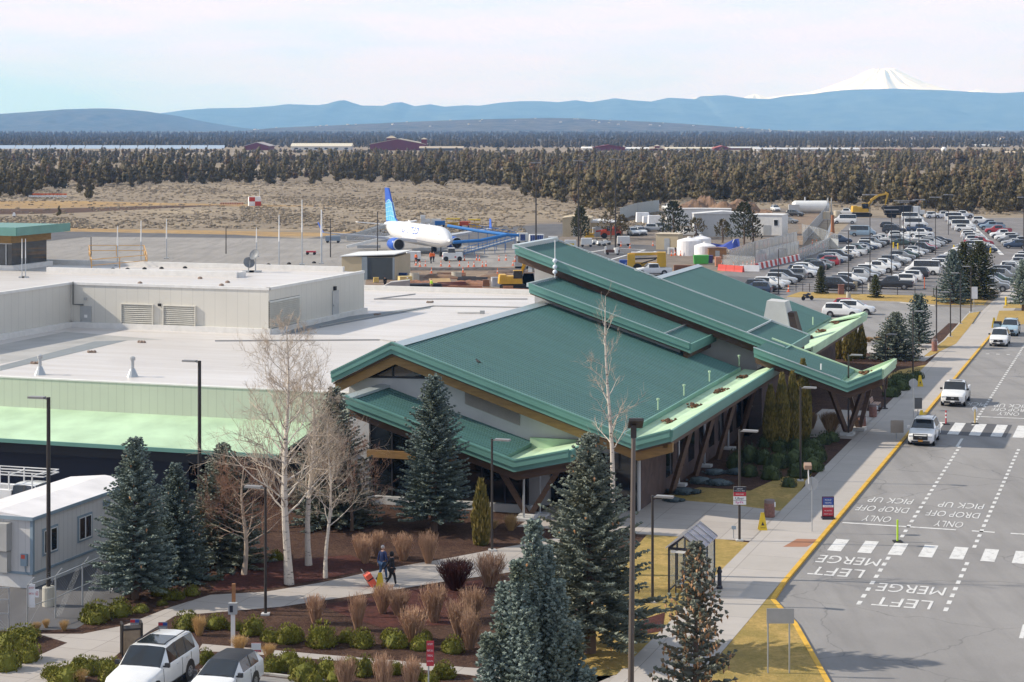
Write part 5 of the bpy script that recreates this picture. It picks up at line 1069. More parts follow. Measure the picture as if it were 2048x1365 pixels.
# A-frame panel at the kerb
p = G(1656, 1038, .12); T = thing('pavement_sign', 'free standing blue and red parking sign on a black base at the kerb', 'sign', p)
b = MB(); b.cbox((0, 0, .05), (.75, .6, .10)); obj('base', b, M_NAVY, T); b = MB(); b.cbox((0, 0, .72), (.72, .05, 1.22)); obj('sign_frame', b, M_NAVY, T)
board(T, 'panel', M_RED, .64, 1.12, (0, -.04, .72), strips=((.6, 1, M_BLUE, 'blue_band'), (.48, .6, M_REF, 'white_band')), texts=(("PICKUP", .87, .6, .09, M_REF), ("PARKING", .72, .6, .09, M_REF), ("10 MINUTE", .54, .7, .06, M_RED), ("NO WAITING", .30, .7, .07, M_REF), ("PERMIT ONLY", .12, .8, .06, M_REF)))
def bin_(px, py, label, h=1.05, r=.32, z=.12, group='round litter bins'):
    T = thing('litter_bin', label, 'litter bin', G(px, py, z), 0, group); b = MB(); b.lathe([(r * .9, 0), (r, .04), (r, h * .78), (r * .97, h * .8)], n=18); obj('drum', b, M_BINR, T)
    b = MB(); b.lathe([(r * .98, h * .8), (r * .98, h * .97), (r * .7, h)], n=18); obj('lid', b, mat('bin_lid', (.2, .15, .14), .6), T); b = MB(); b.cbox((r * .9, -.1, h * .72), (.12, .12, .28)); obj('ash_box', b, M_REF, T)
bin_(1539, 1034, 'brown round litter bin at the lawn corner by the yellow floor sign'); bin_(1724, 858, 'brown round litter bin under the canopy in front of the bench'); bin_(1746, 834, 'brown round litter bin under the canopy beside the farther bench'); bin_(1869, 703, 'reddish brown litter bin at the foot of the nearest strip lamp', 1.3, .3)
def bench(px, py, label):
    T = thing('bench', label, 'bench', G(px, py, .12), -TH + math.pi / 2, 'benches under the canopy'); b = MB()
    for k in range(3): b.box(-.85, .85, -.3 + k * .2, -.14 + k * .2, .43, .47)
    obj('seat', b, M_BENCH, T); b = MB()
    for k in range(3): b.cbox((0, .34 + k * .04, .58 + k * .14), (1.7, .03, .11), 0, -.25)
    obj('backrest', b, M_BENCH, T)
    for sx in (-.7, .7): b = MB(); b.box(sx - .04, sx + .04, -.28, .3, 0, .43); b.bar((sx, .3, .1), (sx, .44, .92), .06); obj('leg', b, M_GREY, T)
bench(1708, 856, 'wooden bench under the canopy nearest the corner lamp'); bench(1752, 818, 'wooden bench under the canopy near the short post lamp')
def floor_sign(px, py, label, h=1.0, z=.12):
    T = thing('floor_sign', label, 'floor sign', G(px, py, z), 0, 'yellow tall floor signs')
    for s in (-1, 1): b = MB(); b.add([(-.26, s * .2, 0), (.26, s * .2, 0), (.10, 0, h), (-.10, 0, h), (-.26, s * .17, 0), (.26, s * .17, 0), (.10, s * -.02, h), (-.10, s * -.02, h)], [(0, 1, 2, 3), (7, 6, 5, 4), (0, 4, 5, 1), (1, 5, 6, 2), (2, 6, 7, 3), (3, 7, 4, 0)]); obj('panel', b, M_YEL, T)
    b = MB(); b.add([(-.09, -.155, .28), (.09, -.155, .28), (0, -.10, .5)], [(0, 1, 2)]); text_into(b, "CAUTION", Matrix.Translation((0, -.2, .16)) @ Matrix.Rotation(1.36, 4, 'X'), .28, .07); obj('lettering', b, M_NAVY, T)
floor_sign(1525, 1060, 'yellow floor sign on the pavement by the brown bin'); floor_sign(760, 1192, 'yellow floor sign on the concrete path behind the coral suitcase', 1.15); floor_sign(1840, 773, 'yellow floor sign near the back of the octagonal sign beyond the canopy'); floor_sign(1843, 846, 'yellow floor sign at the near end of the blue kerb'); floor_sign(1988, 656, 'yellow floor sign behind the pale blue car', 1.2)
def octa(px, py, cx, cy, rpx, label, solar=False):
    p = G(px, py, .12); k = p.y / FOC; zc = HT - (cy - HY) * k - .12; r = rpx * k
    T = thing('stop_sign', label, 'sign', p); b = MB(); b.tube([(0, 0, 0), (0, 0, zc + r)], .03, 6); obj('post', b, M_STEEL, T)
    b = MB(); pts = [(r * math.cos(math.pi * (q + .5) / 4), .04, zc + r * math.sin(math.pi * (q + .5) / 4)) for q in range(8)]; b.extr(pts, (0, .015, 0)); obj('octagon_plate', b, M_GREY, T)
    b = MB(); text_into(b, "STOP", Matrix.Translation((0, .062, zc)) @ Matrix.Rotation(math.pi, 4, 'Z') @ Matrix.Rotation(math.pi / 2, 4, 'X'), r * 1.5, r * .6); obj('lettering', b, M_RED, T)
    if solar: b = MB(); b.tube([(-.18, 0, zc), (-.22, 0, zc + r + .45)], .035, 6); obj('bracket', b, M_WHITE, T); b = MB(); b.cbox((-.25, 0, zc + r + .62), (.42, .34, .28), 0, .4); obj('solar_panel', b, mat('tan_panel', (.36, .24, .17), .5), T)
octa(1624, 1063, 1625, 968, 14, 'back of a grey octagonal sign with a small solar panel on top, at the kerb', True); octa(1827, 836, 1828, 767, 9.5, 'back of a grey octagonal sign near the blue kerb', False)
def plate_sign(px, py, x0, x1, y0, y1, label, m=M_GREY, legs=((0, 0),), z=.12, name='road_sign', txt=()):
    p = G(px, py, z); k = p.y / FOC; zt = HT - (y0 - HY) * k - z; zb = HT - (y1 - HY) * k - z; w = (x1 - x0) * k
    T = thing(name, label, 'sign', p); o = board(T, 'panel', m, w, zt - zb, ((x0 + x1) / 2 * k - px * k, -.03, (zt + zb) / 2), texts=txt)
    for lx in legs: b = MB(); b.tube([(lx[0] * k, .03, 0), (lx[0] * k, .03, zt - .02)], .035, 6); obj('post', b, M_STEEL if m is not M_BRONZE else M_BRONZE, T)
    return T
plate_sign(1557, 1347, 1533, 1588, 1217, 1247, 'wide blank back of a road sign on two legs in the grass triangle', legs=((-21, 0), (22, 0)))
plate_sign(1793, 878, 1781, 1807, 841, 866, 'tan back of a square sign in front of the patrol style car', mat('sign_back_tan', (.33, .28, .23), .6)); plate_sign(1836, 833, 1829, 1844, 796, 818, 'small dark grey sign back between octagonal sign and blue kerb', mat('sign_back_dark', (.12, .12, .12), .6))
plate_sign(1467, 1077, 1463, 1472, 1052, 1059, 'low pale blue marker sign on a thin stake by the ride share lamp', mat('pale_blue', (.35, .45, .55), .5)); plate_sign(1948, 626, 1943, 1955, 574, 598, 'tall white sign at the lot exit beside the farthest strip lamp', M_REF, z=.02)
plate_sign(857, 1392, 853, 868, 1282, 1332, 'tall narrow red sign with white lettering in the front hedge', M_RED, txt=(("NO ENTRY", .88, .7, .08, M_REF), ("PERMIT ONLY", .62, .8, .08, M_REF), ("PARKING", .42, .7, .08, M_REF), ("NO WAITING", .2, .8, .06, M_REF)))
for (x, y, x0, x1, y0, y1, lb) in ((270, 1300, 261, 280, 1238, 1265, 'grey notice plate with red and blue header in front of the bronze bin'), (325, 1298, 317, 335, 1244, 1270, 'grey notice plate with red and blue header behind the large white car'), (512, 1330, 503, 522, 1286, 1304, 'white and red parking plate behind the black roofed car')):
    T = plate_sign(x, y, x0, x1, y0, y1, lb, mat('plate_grey', (.26, .27, .29), .5) if x < 500 else M_RED, name='notice_sign')
    k = G(x, y, .12).y / FOC; z1 = HT - (y0 - HY) * k - .12; b = MB(); w = (x1 - x0) * k
    xc = (x0 + x1) / 2 * k - x * k
    if x < 500: b.box(xc - w / 2, xc, -.055, -.05, z1 - .16, z1 - .03); obj('red_header', b, M_RED, T); b = MB(); b.box(xc, xc + w / 2, -.055, -.05, z1 - .16, z1 - .03); obj('blue_header', b, M_BLUE, T)
    else: b.box(xc - w / 2, xc + w / 2, -.055, -.05, z1 - .3, z1); obj('white_header', b, M_REF, T)
    for q in range(3): b = MB(); text_into(b, ("PAID", "PARKING", "10 MINUTE")[q], Matrix.Translation((xc, -.06, z1 - .26 - .11 * q if x < 500 else z1 - .36 - .0 * q)) @ Matrix.Rotation(math.pi / 2, 4, 'X'), w * .7, .05); obj('lettering', b, M_REF, T) if (x < 500 or q == 0) else None
# bronze framed litter bin
p = G(263, 1310, .12); T = thing('framed_litter_bin', 'square tan litter bin in a bronze frame behind the large white car', 'litter bin', p, .3)
b = MB(); b.box(-.36, .36, -.28, .28, .1, 1.15); obj('tan_panel', b, mat('bin_tan', (.36, .27, .18), .8, 0, .2, 4), T)
b = MB()
for sx in (-.42, .42): b.bar((sx, -.3, 0), (sx, -.3, 1.45), .09); b.bar((sx, .3, 0), (sx, .3, 1.45), .09); b.bar((sx, -.3, 1.42), (sx, .3, 1.42), .08)
b.box(-.42, .42, -.3, .3, 1.16, 1.24); obj('frame', b, M_BRONZE, T)
# white meter post with wooden cap
p = G(466, 1292, .12); T = thing('meter_post', 'white metal post with a grey meter box and a wooden stake behind it', 'meter', p); k = p.y / FOC
b = MB(); b.box(-.09, .09, -.07, .07, 0, 1.5); obj('post', b, M_WHITE, T); b = MB(); b.box(-.2, .2, -.16, .1, 1.45, 1.95); o = obj('meter_box', b, M_GREY, T); b = MB(); b.box(-.13, .02, -.175, -.162, 1.55, 1.85); obj('meter_face', b, M_NAVY, o); b = MB(); b.box(-.08, .08, .15, .28, 0, 2.75); obj('wooden_stake', b, mat('orange_wood', (.33, .15, .06), .8, 0, .2, 3), T)
# bus shelter
q0 = G(1338, 1191, .12); Tb = thing('bus_shelter', 'small glass bus shelter with black frame and gabled clear roof on the lawn', 'bus shelter', q0, -TH)
W_, D_, Hs, Hp = 1.55, 3.4, 2.35, 3.0; b = MB()
for x in (0, W_):
    for y in (0, D_ / 2, D_): b.bar((x, y, 0), (x, y, Hs), .09)
    b.bar((x, 0, Hs), (x, D_, Hs), .11); b.bar((x, 0, .25), (x, D_, .25), .06)
for y in (0, D_): b.bar((0, y, Hs), (W_, y, Hs), .11); b.bar((0, y, Hs), (W_ / 2, y, Hp), .08); b.bar((W_, y, Hs), (W_ / 2, y, Hp), .08)
for x in (.35, .75): b.bar((x, 0, .1), (x, 0, Hs), .06)
b.bar((W_ / 2, 0, Hp), (W_ / 2, D_, Hp), .07); obj('frame', b, M_NAVY, Tb)
def clear(name, col, a):
    m, nt, bs = _nt(name); bs.inputs['Base Color'].default_value = (*col, 1); bs.inputs['Alpha'].default_value = a; bs.inputs['Roughness'].default_value = .06; return m
M_CLEAR = clear('clear_glazing', (.55, .6, .6), .34); M_ACRYL = clear('roof_glazing', (.42, .38, .42), .62)
b = MB(); b.box(-.01, .01, .08, D_ - .08, .3, Hs - .06); obj('glass_wall', b, M_CLEAR, Tb); b = MB(); b.box(W_ - .01, W_ + .01, .08, D_ - .08, .3, Hs - .06); obj('glass_wall', b, M_CLEAR, Tb); b = MB(); b.box(.08, W_ - .08, D_ - .01, D_ + .01, .3, Hs - .06); obj('glass_wall', b, M_CLEAR, Tb)
b = MB(); b.extr([(-.15, -.15, Hs + .02), (W_ / 2, -.15, Hp + .06), (W_ / 2, -.15, Hp + .03), (-.15, -.15, Hs - .01)], (0, D_ + .3, 0)); b.extr([(W_ + .15, -.15, Hs + .02), (W_ / 2 + .001, -.15, Hp + .06), (W_ / 2 + .001, -.15, Hp + .03), (W_ + .15, -.15, Hs - .01)], (0, D_ + .3, 0)); obj('roof', b, M_ACRYL, Tb)
b = MB()
for k in range(5): y = -.1 + k * .9; b.bar((-.15, y, Hs + .05), (W_ / 2, y, Hp + .09), .04); b.bar((W_ + .15, y, Hs + .05), (W_ / 2, y, Hp + .09), .04)
obj('roof_bar', b, M_GREY, Tb); b = MB(); b.box(.1, W_ - .1, -.06, -.02, Hs - .2, Hs - .08); obj('header_panel', b, M_WHITE, Tb); b = MB(); b.box(.15, .5, .5, D_ - .5, .42, .47); obj('bench_seat', b, M_GREY, Tb)
p = G(1439, 1178, .12); T = thing('bollard', 'black ornamental bollard at the pavement edge by the bus shelter', 'bollard', p); b = MB(); b.lathe([(.16, 0), (.16, .12), (.11, .18), (.10, .8), (.14, .84), (.14, .9), (.09, 1.0), (.1, 1.08), (.02, 1.14)], n=14); obj('post', b, M_NAVY, T)
# delineators
def delin(px, py, h, m, label, band=None, z=.02, disc=False):
    T = thing('delineator_post', label, 'delineator', G(px, py, z)); b = MB(); b.lathe([(.06, .04), (.055, h)], n=10); obj('post', b, m, T); b = MB(); b.cbox((0, 0, .03), (.5, .5, .06)); obj('base', b, M_BLACK, T)
    if band: b = MB(); b.lathe([(.066, h * .45), (.064, h * .58)], n=10); b2 = MB(); b2.lathe([(.064, h * .72), (.062, h * .84)], n=10); obj('band', b, band, T); obj('band', b2, band, T)
    if disc: b = MB(); b.lathe([(.22, -.02), (.22, .02)], (0, 0, 0), 14, Matrix.Translation((0, 0, h)) @ Matrix.Rotation(math.pi / 2, 4, 'X')); obj('disc', b, M_REF, T)
delin(1795, 1084, 1.25, mat('lime_plastic', (.42, .62, .03), .5), 'lime green flexible post on the near crosswalk'); delin(1892, 849, 1.1, M_RED, 'red and white banded post at the far crosswalk', M_REF); delin(1950, 848, 1.15, mat('dull_yellow', (.5, .35, .1), .6), 'yellow post topped by a white disc at the far crosswalk', None, disc=True); delin(1849, 578, 1.7, M_ORG, 'red plastic post in the car park beside the black pickup')
# ------------------------------------------------------------ office trailer, fence, people, rooftop equipment
def trailer():
    t0, s0 = toL(G(65, 1035, 3.75)); ZT = 3.75
    T = thing('office_trailer', 'white office trailer with blue grey trim behind the chain link fence', 'trailer', L(t0, s0, .12), -TH)
    W, D = 4.2, 10.6; ZT -= .12
    M_TR = panels('trailer_siding', (.62, .60, .57), .42); M_BT = mat('trim_blue_grey', (.24, .31, .36), .6)
    b = MB(); b.box(-W, 0, 0, D, .75, ZT); obj('wall', b, M_TR, T); b = MB(); b.box(-W + .03, -.03, .03, D - .03, 0, .75); obj('skirt', b, mat('trailer_skirt', (.6, .59, .57), .7), T)
    b = MB(); b.extr([(-W - .1, -.12, ZT + .0), (-W / 2, -.12, ZT + .22), (.1, -.12, ZT), (.1, -.12, ZT - .06), (-W - .1, -.12, ZT - .06)], (0, D + .24, 0)); obj('roof', b, mat('trailer_roof', (.72, .69, .68), .6, 0, .12, .5), T)
    b = MB(); b.box(.0, .04, -.04, .14, .75, ZT - .1); b.box(-.12, 0, -.04, 0, .75, ZT - .1); b.box(.1, .14, -.14, D + .14, ZT - .16, ZT + .02); b.box(-W - .1, .1, -.16, -.12, ZT - .16, ZT + .02); b.box(0, .035, 0, D, .70, .82); b.box(-W, 0, -.035, 0, .70, .82); obj('trim', b, M_BT, T)
    for y0, y1, z0, z1 in ((1.0, 2.25, 1.55, 2.75), (4.4, 5.65, 1.55, 2.75)):
        b = MB(); b.box(.0, .05, y0 - .1, y1 + .1, z0 - .1, z1 + .1); w = obj('window', b, M_BT, T); b = MB(); b.box(.05, .06, y0, y1, z0, z1); obj('pane', b, M_GLASS, w); b = MB()
        for a in ((y0, y0 + .05), ((y0 + y1) / 2 - .04, (y0 + y1) / 2 + .04), (y1 - .05, y1)): b.box(.06, .075, a[0], a[1], z0, z1)
        b.box(.06, .074, y0, y1, z1 - .05, z1); b.box(.06, .074, y0, y1, z0, z0 + .05); obj('window_frame', b, M_WHITE, w)
    b = MB(); b.box(-1.95, -1.2, -.5, -.0, 1.9, 3.3); b.box(-1.9, -1.25, -.38, 0, .8, 1.85); obj('air_conditioner', b, mat('ac_grey', (.40, .39, .37), .6), T)
    b = MB(); b.box(-.62, -.26, -.14, 0, 1.15, 1.75); o = obj('electric_box', b, M_BT, T); b = MB(); b.box(-.58, -.36, -.15, -.142, 1.52, 1.72); obj('warning_label', b, mat('label_red', (.6, .1, .06), .5), o); b = MB(); b.tube([(-.4, -.06, 1.15), (-.35, -.06, .8), (-.2, -.06, .7)], .03, 5); obj('conduit', b, M_BT, T)
    b = MB(); b.box(0, .12, 6.9, 7.5, ZT - .75, ZT - .45); obj('vent_box', b, M_BT, T)
trailer()
p = G(297, 1003, .12); T = thing('yellow_post', 'yellow bollard post in front of the dark recess under the awning', 'bollard', p); b = MB(); b.lathe([(.12, 0), (.12, 1.15), (.05, 1.2)], n=10); obj('post', b, M_YEL, T)
def fence():
    posts = [(18, 1262), (55, 1256), (111, 1236), (165, 1211), (220, 1186), (282, 1140), (330, 1108)]
    P = [G(x, y, .12) for x, y in posts]
    T = thing('chain_link_fence', 'galvanised chain link fence with angled barbed wire arms in front of the office trailer', 'fence', P[1]); o = P[1]
    H = 2.0
    for i, p in enumerate(P[1:]):
        b = MB(o); b.tube([p, p + Vector((0, 0, H))], .04, 6); b.tube([p + Vector((0, 0, H)), p + Vector((.3, .1, H + .35))], .025, 4); obj('post', b, M_STEEL, T)
    b = MB(o)
    for a, c in zip(P[1:-1], P[2:]): b.bar(a + Vector((0, 0, H - .02)), c + Vector((0, 0, H - .02)), .05); b.bar(a + Vector((0, 0, .95)), c + Vector((0, 0, .95)), .035)
    obj('rail', b, M_STEEL, T)
    b = MB(o)
    for a, c in zip(P[1:-1], P[2:]):
        n = int((c - a).length / .16); u = (c - a) / n
        for k in range(-12, n):
            for sg in (0, 1):
                k0, k1 = (k, k + 12) if sg == 0 else (k + 12, k); z0, z1 = .05, H - .02
                lo, hi = min(k0, k1), max(k0, k1)
                if lo < 0 or hi > n: continue
                b.tube([a + u * k0 + Vector((0, 0, z0)), a + u * k1 + Vector((0, 0, z1))], .004, 3, False)
    obj('wire_mesh', b, M_STEEL, T)
    b = MB(o)
    for a, c in zip(P[1:-1], P[2:]):
        for f in (.3, .65, 1): b.tube([a + Vector((.3 * f, .1 * f, H + .35 * f)), c + Vector((.3 * f, .1 * f, H + .35 * f))], .006, 3)
    obj('barbed_wire', b, M_STEEL, T)
    g0, g1 = P[0] + Vector((-3.2, -.1, 0)), P[0]
    Tg = thing('chain_link_gate', 'tubular steel chain link gate at the left picture edge', 'gate', g1); b = MB(g1)
    for q in (g0, g1): b.tube([q, q + Vector((0, 0, H))], .04, 6)
    for z in (.1, .8, 1.45, H): b.bar(g0 + Vector((0, 0, z)), g1 + Vector((0, 0, z)), .045)
    obj('gate_frame', b, M_STEEL, Tg); b = MB(g1); n = 20; u = (g1 - g0) / n
    for k in range(n - 12 + 1):
        b.tube([g0 + u * k + Vector((0, 0, .1)), g0 + u * (k + 12) + Vector((0, 0, H))], .004, 3, False); b.tube([g0 + u * (k + 12) + Vector((0, 0, .1)), g0 + u * k + Vector((0, 0, H))], .004, 3, False)
    obj('wire_mesh', b, M_STEEL, Tg)
    for (x0, x1, y0, y1, lb, tx) in ((58, 71, 1168, 1214, 'tall white notice with red print on the fence post', ("NO ENTRY", "PERMIT ONLY")), (71, 79, 1178, 1194, 'small white number plate on the fence', ("63",))):
        p = G(62, 1254, .12); k = p.y / FOC; T = thing('fence_notice', lb, 'sign', p + Vector(((x0 + x1) / 2 * k - 62 * k, -.1, 0))); zt = HT - (y0 - HY) * k - .12; zb = HT - (y1 - HY) * k - .12
        board(T, 'panel', M_REF, (x1 - x0) * k, zt - zb, (0, 0, (zt + zb) / 2), texts=[(s, .85 - .25 * i if len(tx) > 1 else .5, .8 if len(tx) > 1 else .6, .08 if len(tx) > 1 else .5, M_RED) for i, s in enumerate(tx)])
fence()

# ---- people: skin-modifier bodies posed mid stride
SKIN = mat('skin', (0.52, 0.30, 0.22), 0.6, 0, .08, 6)
def skin_mesh(name, verts, edges, m, parent, sub=2, smooth=True):
    me = bpy.data.meshes.new(name); me.from_pydata([v[:3] for v in verts], edges, []); o = bpy.data.objects.new(name, me); COL.objects.link(o)
    mo = o.modifiers.new('skin', 'SKIN'); sv = me.skin_vertices[0].data
    for i, v in enumerate(verts): sv[i].radius = (v[3], v[4] if len(v) > 4 else v[3])
    sv[0].use_root = True
    if sub: ms = o.modifiers.new('sub', 'SUBSURF'); ms.levels = ms.render_levels = sub
    nm = bpy.data.meshes.new_from_object(o.evaluated_get(bpy.context.evaluated_depsgraph_get())); bpy.data.objects.remove(o)
    nm.name = name; nm.materials.clear(); nm.materials.append(m); nm.polygons.foreach_set('use_smooth', [smooth] * len(nm.polygons))
    r = bpy.data.objects.new(name, nm); COL.objects.link(r); r.parent = parent; KIDS.setdefault(parent.name, []).append(r); return r
def person(loc, rz, label, jacket, trousers, hair, shoe, hood=False, pull=False, h=1.76, backpack=None):
    """faces local -Y ... +Y is forward; mid stride"""
    T = thing('person', label, 'person', loc, rz); s = h / 1.76
    def P(*v): return (v[0] * s, v[1] * s, v[2] * s, *[r * s for r in v[3:]])
    lh, rh = ((.20, .10, .82), (-.24, -.34, .80)) if pull else ((.23, .16, .84), (-.23, -.12, .82))
    body = [P(0, 0, .94, .15, .11), P(0, .01, 1.12, .145, .105), P(0, .02, 1.30, .165, .11), P(0, .02, 1.45, .10, .075), P(0, .035, 1.54, .052), 
            P(.19, .02, 1.42, .06), P(.25, .03, 1.16, .045), P(lh[0], lh[1], lh[2] + .05, .034), P(-.19, .02, 1.42, .06), P(-.26, -.10 if pull else -.02, 1.15, .045), P(rh[0], rh[1], rh[2] + .05, .034),
            P(.095, .0, .88, .095), P(.10, .14, .50, .062), P(.10, .20, .10, .045), P(-.095, 0, .88, .095), P(-.10, -.02, .49, .062), P(-.10, -.28, .14, .045)]
    edges = [(0, 1), (1, 2), (2, 3), (3, 4), (3, 5), (5, 6), (6, 7), (3, 8), (8, 9), (9, 10), (0, 11), (11, 12), (12, 13), (0, 14), (14, 15), (15, 16)]
    sk = skin_mesh('body', body, edges, SKIN, T)
    def scal(vs, k): return [(v[0], v[1], v[2], *[r * k for r in v[3:]]) for v in vs]
    jk = body[0:4] + body[5:11]; jk[0] = P(0, 0, .86, .175, .135); je = [(0, 1), (1, 2), (2, 3), (3, 4), (4, 5), (5, 6), (3, 7), (7, 8), (8, 9)]; skin_mesh('jacket', scal(jk, 1.16), je, jacket, T)
    tr = [body[0]] + body[11:17]; skin_mesh('trousers', scal(tr, 1.2), [(0, 1), (1, 2), (2, 3), (0, 4), (4, 5), (5, 6)], trousers, T)
    b = MB(); rr = random.Random(3)
    b.blob(P(0, .045, 1.655)[:3], (.078 * s, .098 * s, .115 * s), rr, 14, 10, .0)
    b.add([P(-.014, .135, 1.63)[:3], P(.014, .135, 1.63)[:3], P(0, .17, 1.635)[:3], P(0, .138, 1.68)[:3]], [(0, 1, 2), (0, 2, 3), (1, 3, 2)])
    for sx in (-1, 1): b.blob(P(sx * .08, .04, 1.65)[:3], (.012, .025, .035), rr, 6, 4, 0)
    hd = obj('head', b, SKIN, T, True)
    b = MB()
    for sx in (-1, 1): b.blob(P(sx * .03, .134, 1.668)[:3], (.011, .008, .008), rr, 6, 4, 0)
    obj('eyes', b, M_NAVY, hd); b = MB(); b.cbox(P(0, .135, 1.595)[:3], (.045, .012, .01)); obj('mouth', b, mat('lips', (.4, .14, .12), .6), hd)
    b = MB(); b.blob(P(0, .015, 1.70 if not hood else 1.66)[:3], ((.088 if not hood else .115) * s, (.10 if not hood else .125) * s, (.095 if not hood else .15) * s), rr, 14, 9, .02); obj('hood' if hood else 'hair', b, hair, T, True)
    for hx, hy, hz, sg in ((*lh, 1), (*rh, -1)):
        o = Vector(P(hx, hy, hz)[:3]); vs = [(o.x, o.y, o.z + .05, .03, .02), (o.x, o.y, o.z - .02, .034, .018)]; es = [(0, 1)]
        for f in range(4):
            y = o.y + (f - 1.5) * .018; ln = (.062, .072, .068, .052)[f]; i = len(vs); vs += [(o.x, y, o.z - .05, .0095), (o.x - sg * .012, y, o.z - .05 - ln * .55, .0085), (o.x - sg * .034, y, o.z - .05 - ln * .85, .0075)]; es += [(1, i), (i, i + 1), (i + 1, i + 2)]
        i = len(vs); vs += [(o.x - sg * .02, o.y + .038, o.z - .02, .010), (o.x - sg * .036, o.y + .045, o.z - .05, .009)]; es += [(1, i), (i, i + 1)]
        skin_mesh('hand', vs, es, SKIN, T, 1)
    for x, y, z, a in ((.10, .22, 0, 0), (-.10, -.30, .04, -.6)):
        b = MB(); b.add([Vector(P(x + q[0], y, z)[:3]) + Matrix.Rotation(a, 3, 'X') @ Vector((0, q[1], q[2])) for q in ((-.045, -.09, 0), (.045, -.09, 0), (.05, .17, 0), (-.05, .17, 0), (-.04, -.08, .11), (.04, -.08, .11), (.04, .15, .055), (-.04, .15, .055))], [(3,2,1,0),(4,5,6,7),(0,1,5,4),(1,2,6,5),(2,3,7,6),(3,0,4,7)]); obj('shoe', b, shoe, T)
    return T
M_BLK = mat('black_cloth', (0.014, 0.015, 0.02), .85, 0, .3, 8); M_NVJ = mat('navy_cloth', (0.02, 0.035, 0.11), .85, 0, .25, 8); M_JEAN = mat('denim', (0.035, 0.08, 0.17), .9, 0, .25, 9)
wh = head(.93, .37)
person(G(765, 1160, .122), wh + .5, 'person with grey hair in navy jacket and blue jeans walking beside the one in black', M_NVJ, M_JEAN, mat('grey_hair', (.5, .46, .43), .8), M_BLK)
P2 = G(783, 1172, .122)
person(P2, wh, 'person in a black hooded coat and black trousers pulling the coral suitcase along the path', M_BLK, mat('charcoal_trousers', (.02, .021, .026), .9, 0, .4, 7), M_BLK, mat('white_soled_shoe', (.35, .35, .36), .6), True, True, 1.72)
back = Vector((-math.sin(wh) * -1, math.cos(wh) * -1, 0)); sdv = Vector((math.cos(wh), math.sin(wh), 0))
cs = P2 + back * .85 + sdv * -.24
T = thing('suitcase', 'coral red wheeled suitcase with a dark strap tilted behind the person in black', 'suitcase', cs, wh)
Mt = Matrix.Rotation(.55, 4, 'X')
b = MB(); b.box(-.26, .26, -.16, .16, .10, .78, Mt); obj('shell', b, M_CORAL, T); b = MB(); b.box(-.268, .268, -.168, .168, .46, .53, Mt); obj('strap', b, M_BLK, T)
b = MB()
for sx in (-.12, .12): b.tube([Mt @ Vector((sx, -.1, .78)), Mt @ Vector((sx, -.1, 1.12))], .012, 5)
b.tube([Mt @ Vector((-.12, -.1, 1.12)), Mt @ Vector((.12, -.1, 1.12))], .014, 5); obj('handle', b, M_STEEL, T)
for sx in (-.2, .2): b = MB(); b.lathe([(.05, -.02), (.05, .02)], (0, 0, 0), 10, Matrix.Translation((sx, -.06, .06)) @ Matrix.Rotation(math.pi / 2, 4, 'Y')); obj('wheel', b, M_BLACK, T)

# ---- rooftop masts, dishes, guard rail, vents
ZP, ZR = CQ['ZP'] + .04, CQ['ZR'] + .03
def mast(px, py, top, label, z=ZP, r=.05, ball=0, group='masts on the penthouse roof'):
    p = G(px, py, z); h = HT - (top - HY) * p.y / FOC - z; T = thing('antenna_mast', label, 'antenna', p, 0, group); b = MB(); b.tube([(0, 0, 0), (0, 0, h * .5)], r, 6); obj('lower_pole', b, M_STEEL, T); b = MB(); b.tube([(0, 0, h * .5), (0, 0, h)], [r * 1.1, r * .6], 6); obj('whip', b, M_WHITE, T); b = MB(); b.cbox((0, 0, .06), (.5, .5, .12)); obj('foot', b, M_GREY, T)
for i, (x, y, t) in enumerate(((235, 532, 452), (282, 526, 442), (333, 518, 438), (513, 514, 456), (558, 537, 430), (604, 530, 400), (643, 528, 420))): mast(x, y, t, ('leftmost', 'second', 'third', 'fourth, by the dishes,', 'fifth', 'tallest thin', 'rightmost thick')[i] + ' whip antenna from the left on the white penthouse roof', r=.09 if i == 6 else .06)
for i, x in enumerate((44, 51)): mast(x, 556, 478, ('left', 'right') [i] + ' one of two thin dark antennas in front of the control room', ZP, .045, 0, 'antennas by the control room')
def dish(px, py, cy, label, az, r=.55):
    p = G(px, py, ZP); zc = HT - (cy - HY) * p.y / FOC - ZP; T = thing('satellite_dish', label, 'satellite dish', p, 0, 'dishes on the penthouse roof'); b = MB(); b.tube([(0, 0, 0), (0, 0, zc)], .06, 6); obj('pole', b, M_GREY, T)
    b = MB(); M = Matrix.Translation((0, 0, zc)) @ Matrix.Rotation(az, 4, 'Z') @ Matrix.Rotation(1.1, 4, 'X'); b.lathe([(.05, 0), (r * .5, .05), (r * .85, .14), (r, .2), (r * .98, .22), (r * .8, .16), (r * .4, .07), (.03, .03)], (0, 0, 0), 18, M); obj('reflector', b, mat('dish_grey', (.2, .21, .22), .5), T)
    b = MB(); b.tube([M @ Vector((0, -r * .9, .2)), M @ Vector((0, 0, .55))], .02, 5); obj('feed_arm', b, M_GREY, T); b = MB(); b.cbox((0, 0, .08), (1.1, .7, .16)); obj('ballast', b, M_GREY, T)
dish(511, 545, 511, 'taller grey satellite dish on the penthouse roof', -.6); dish(497, 545, 527, 'lower grey satellite dish left of the taller dish', .4)
Tg = thing('guard_rail', 'orange yellow safety guard rail around the roof hatch', 'railing', G(235, 540, ZP)); o = G(235, 540, ZP); c4 = [G(183, 543, ZP), G(294, 533, ZP), G(288, 512, ZP), G(178, 512, ZP)]; b = MB(o); M_YO = mat('rail_orange', (.62, .34, .10), .6)
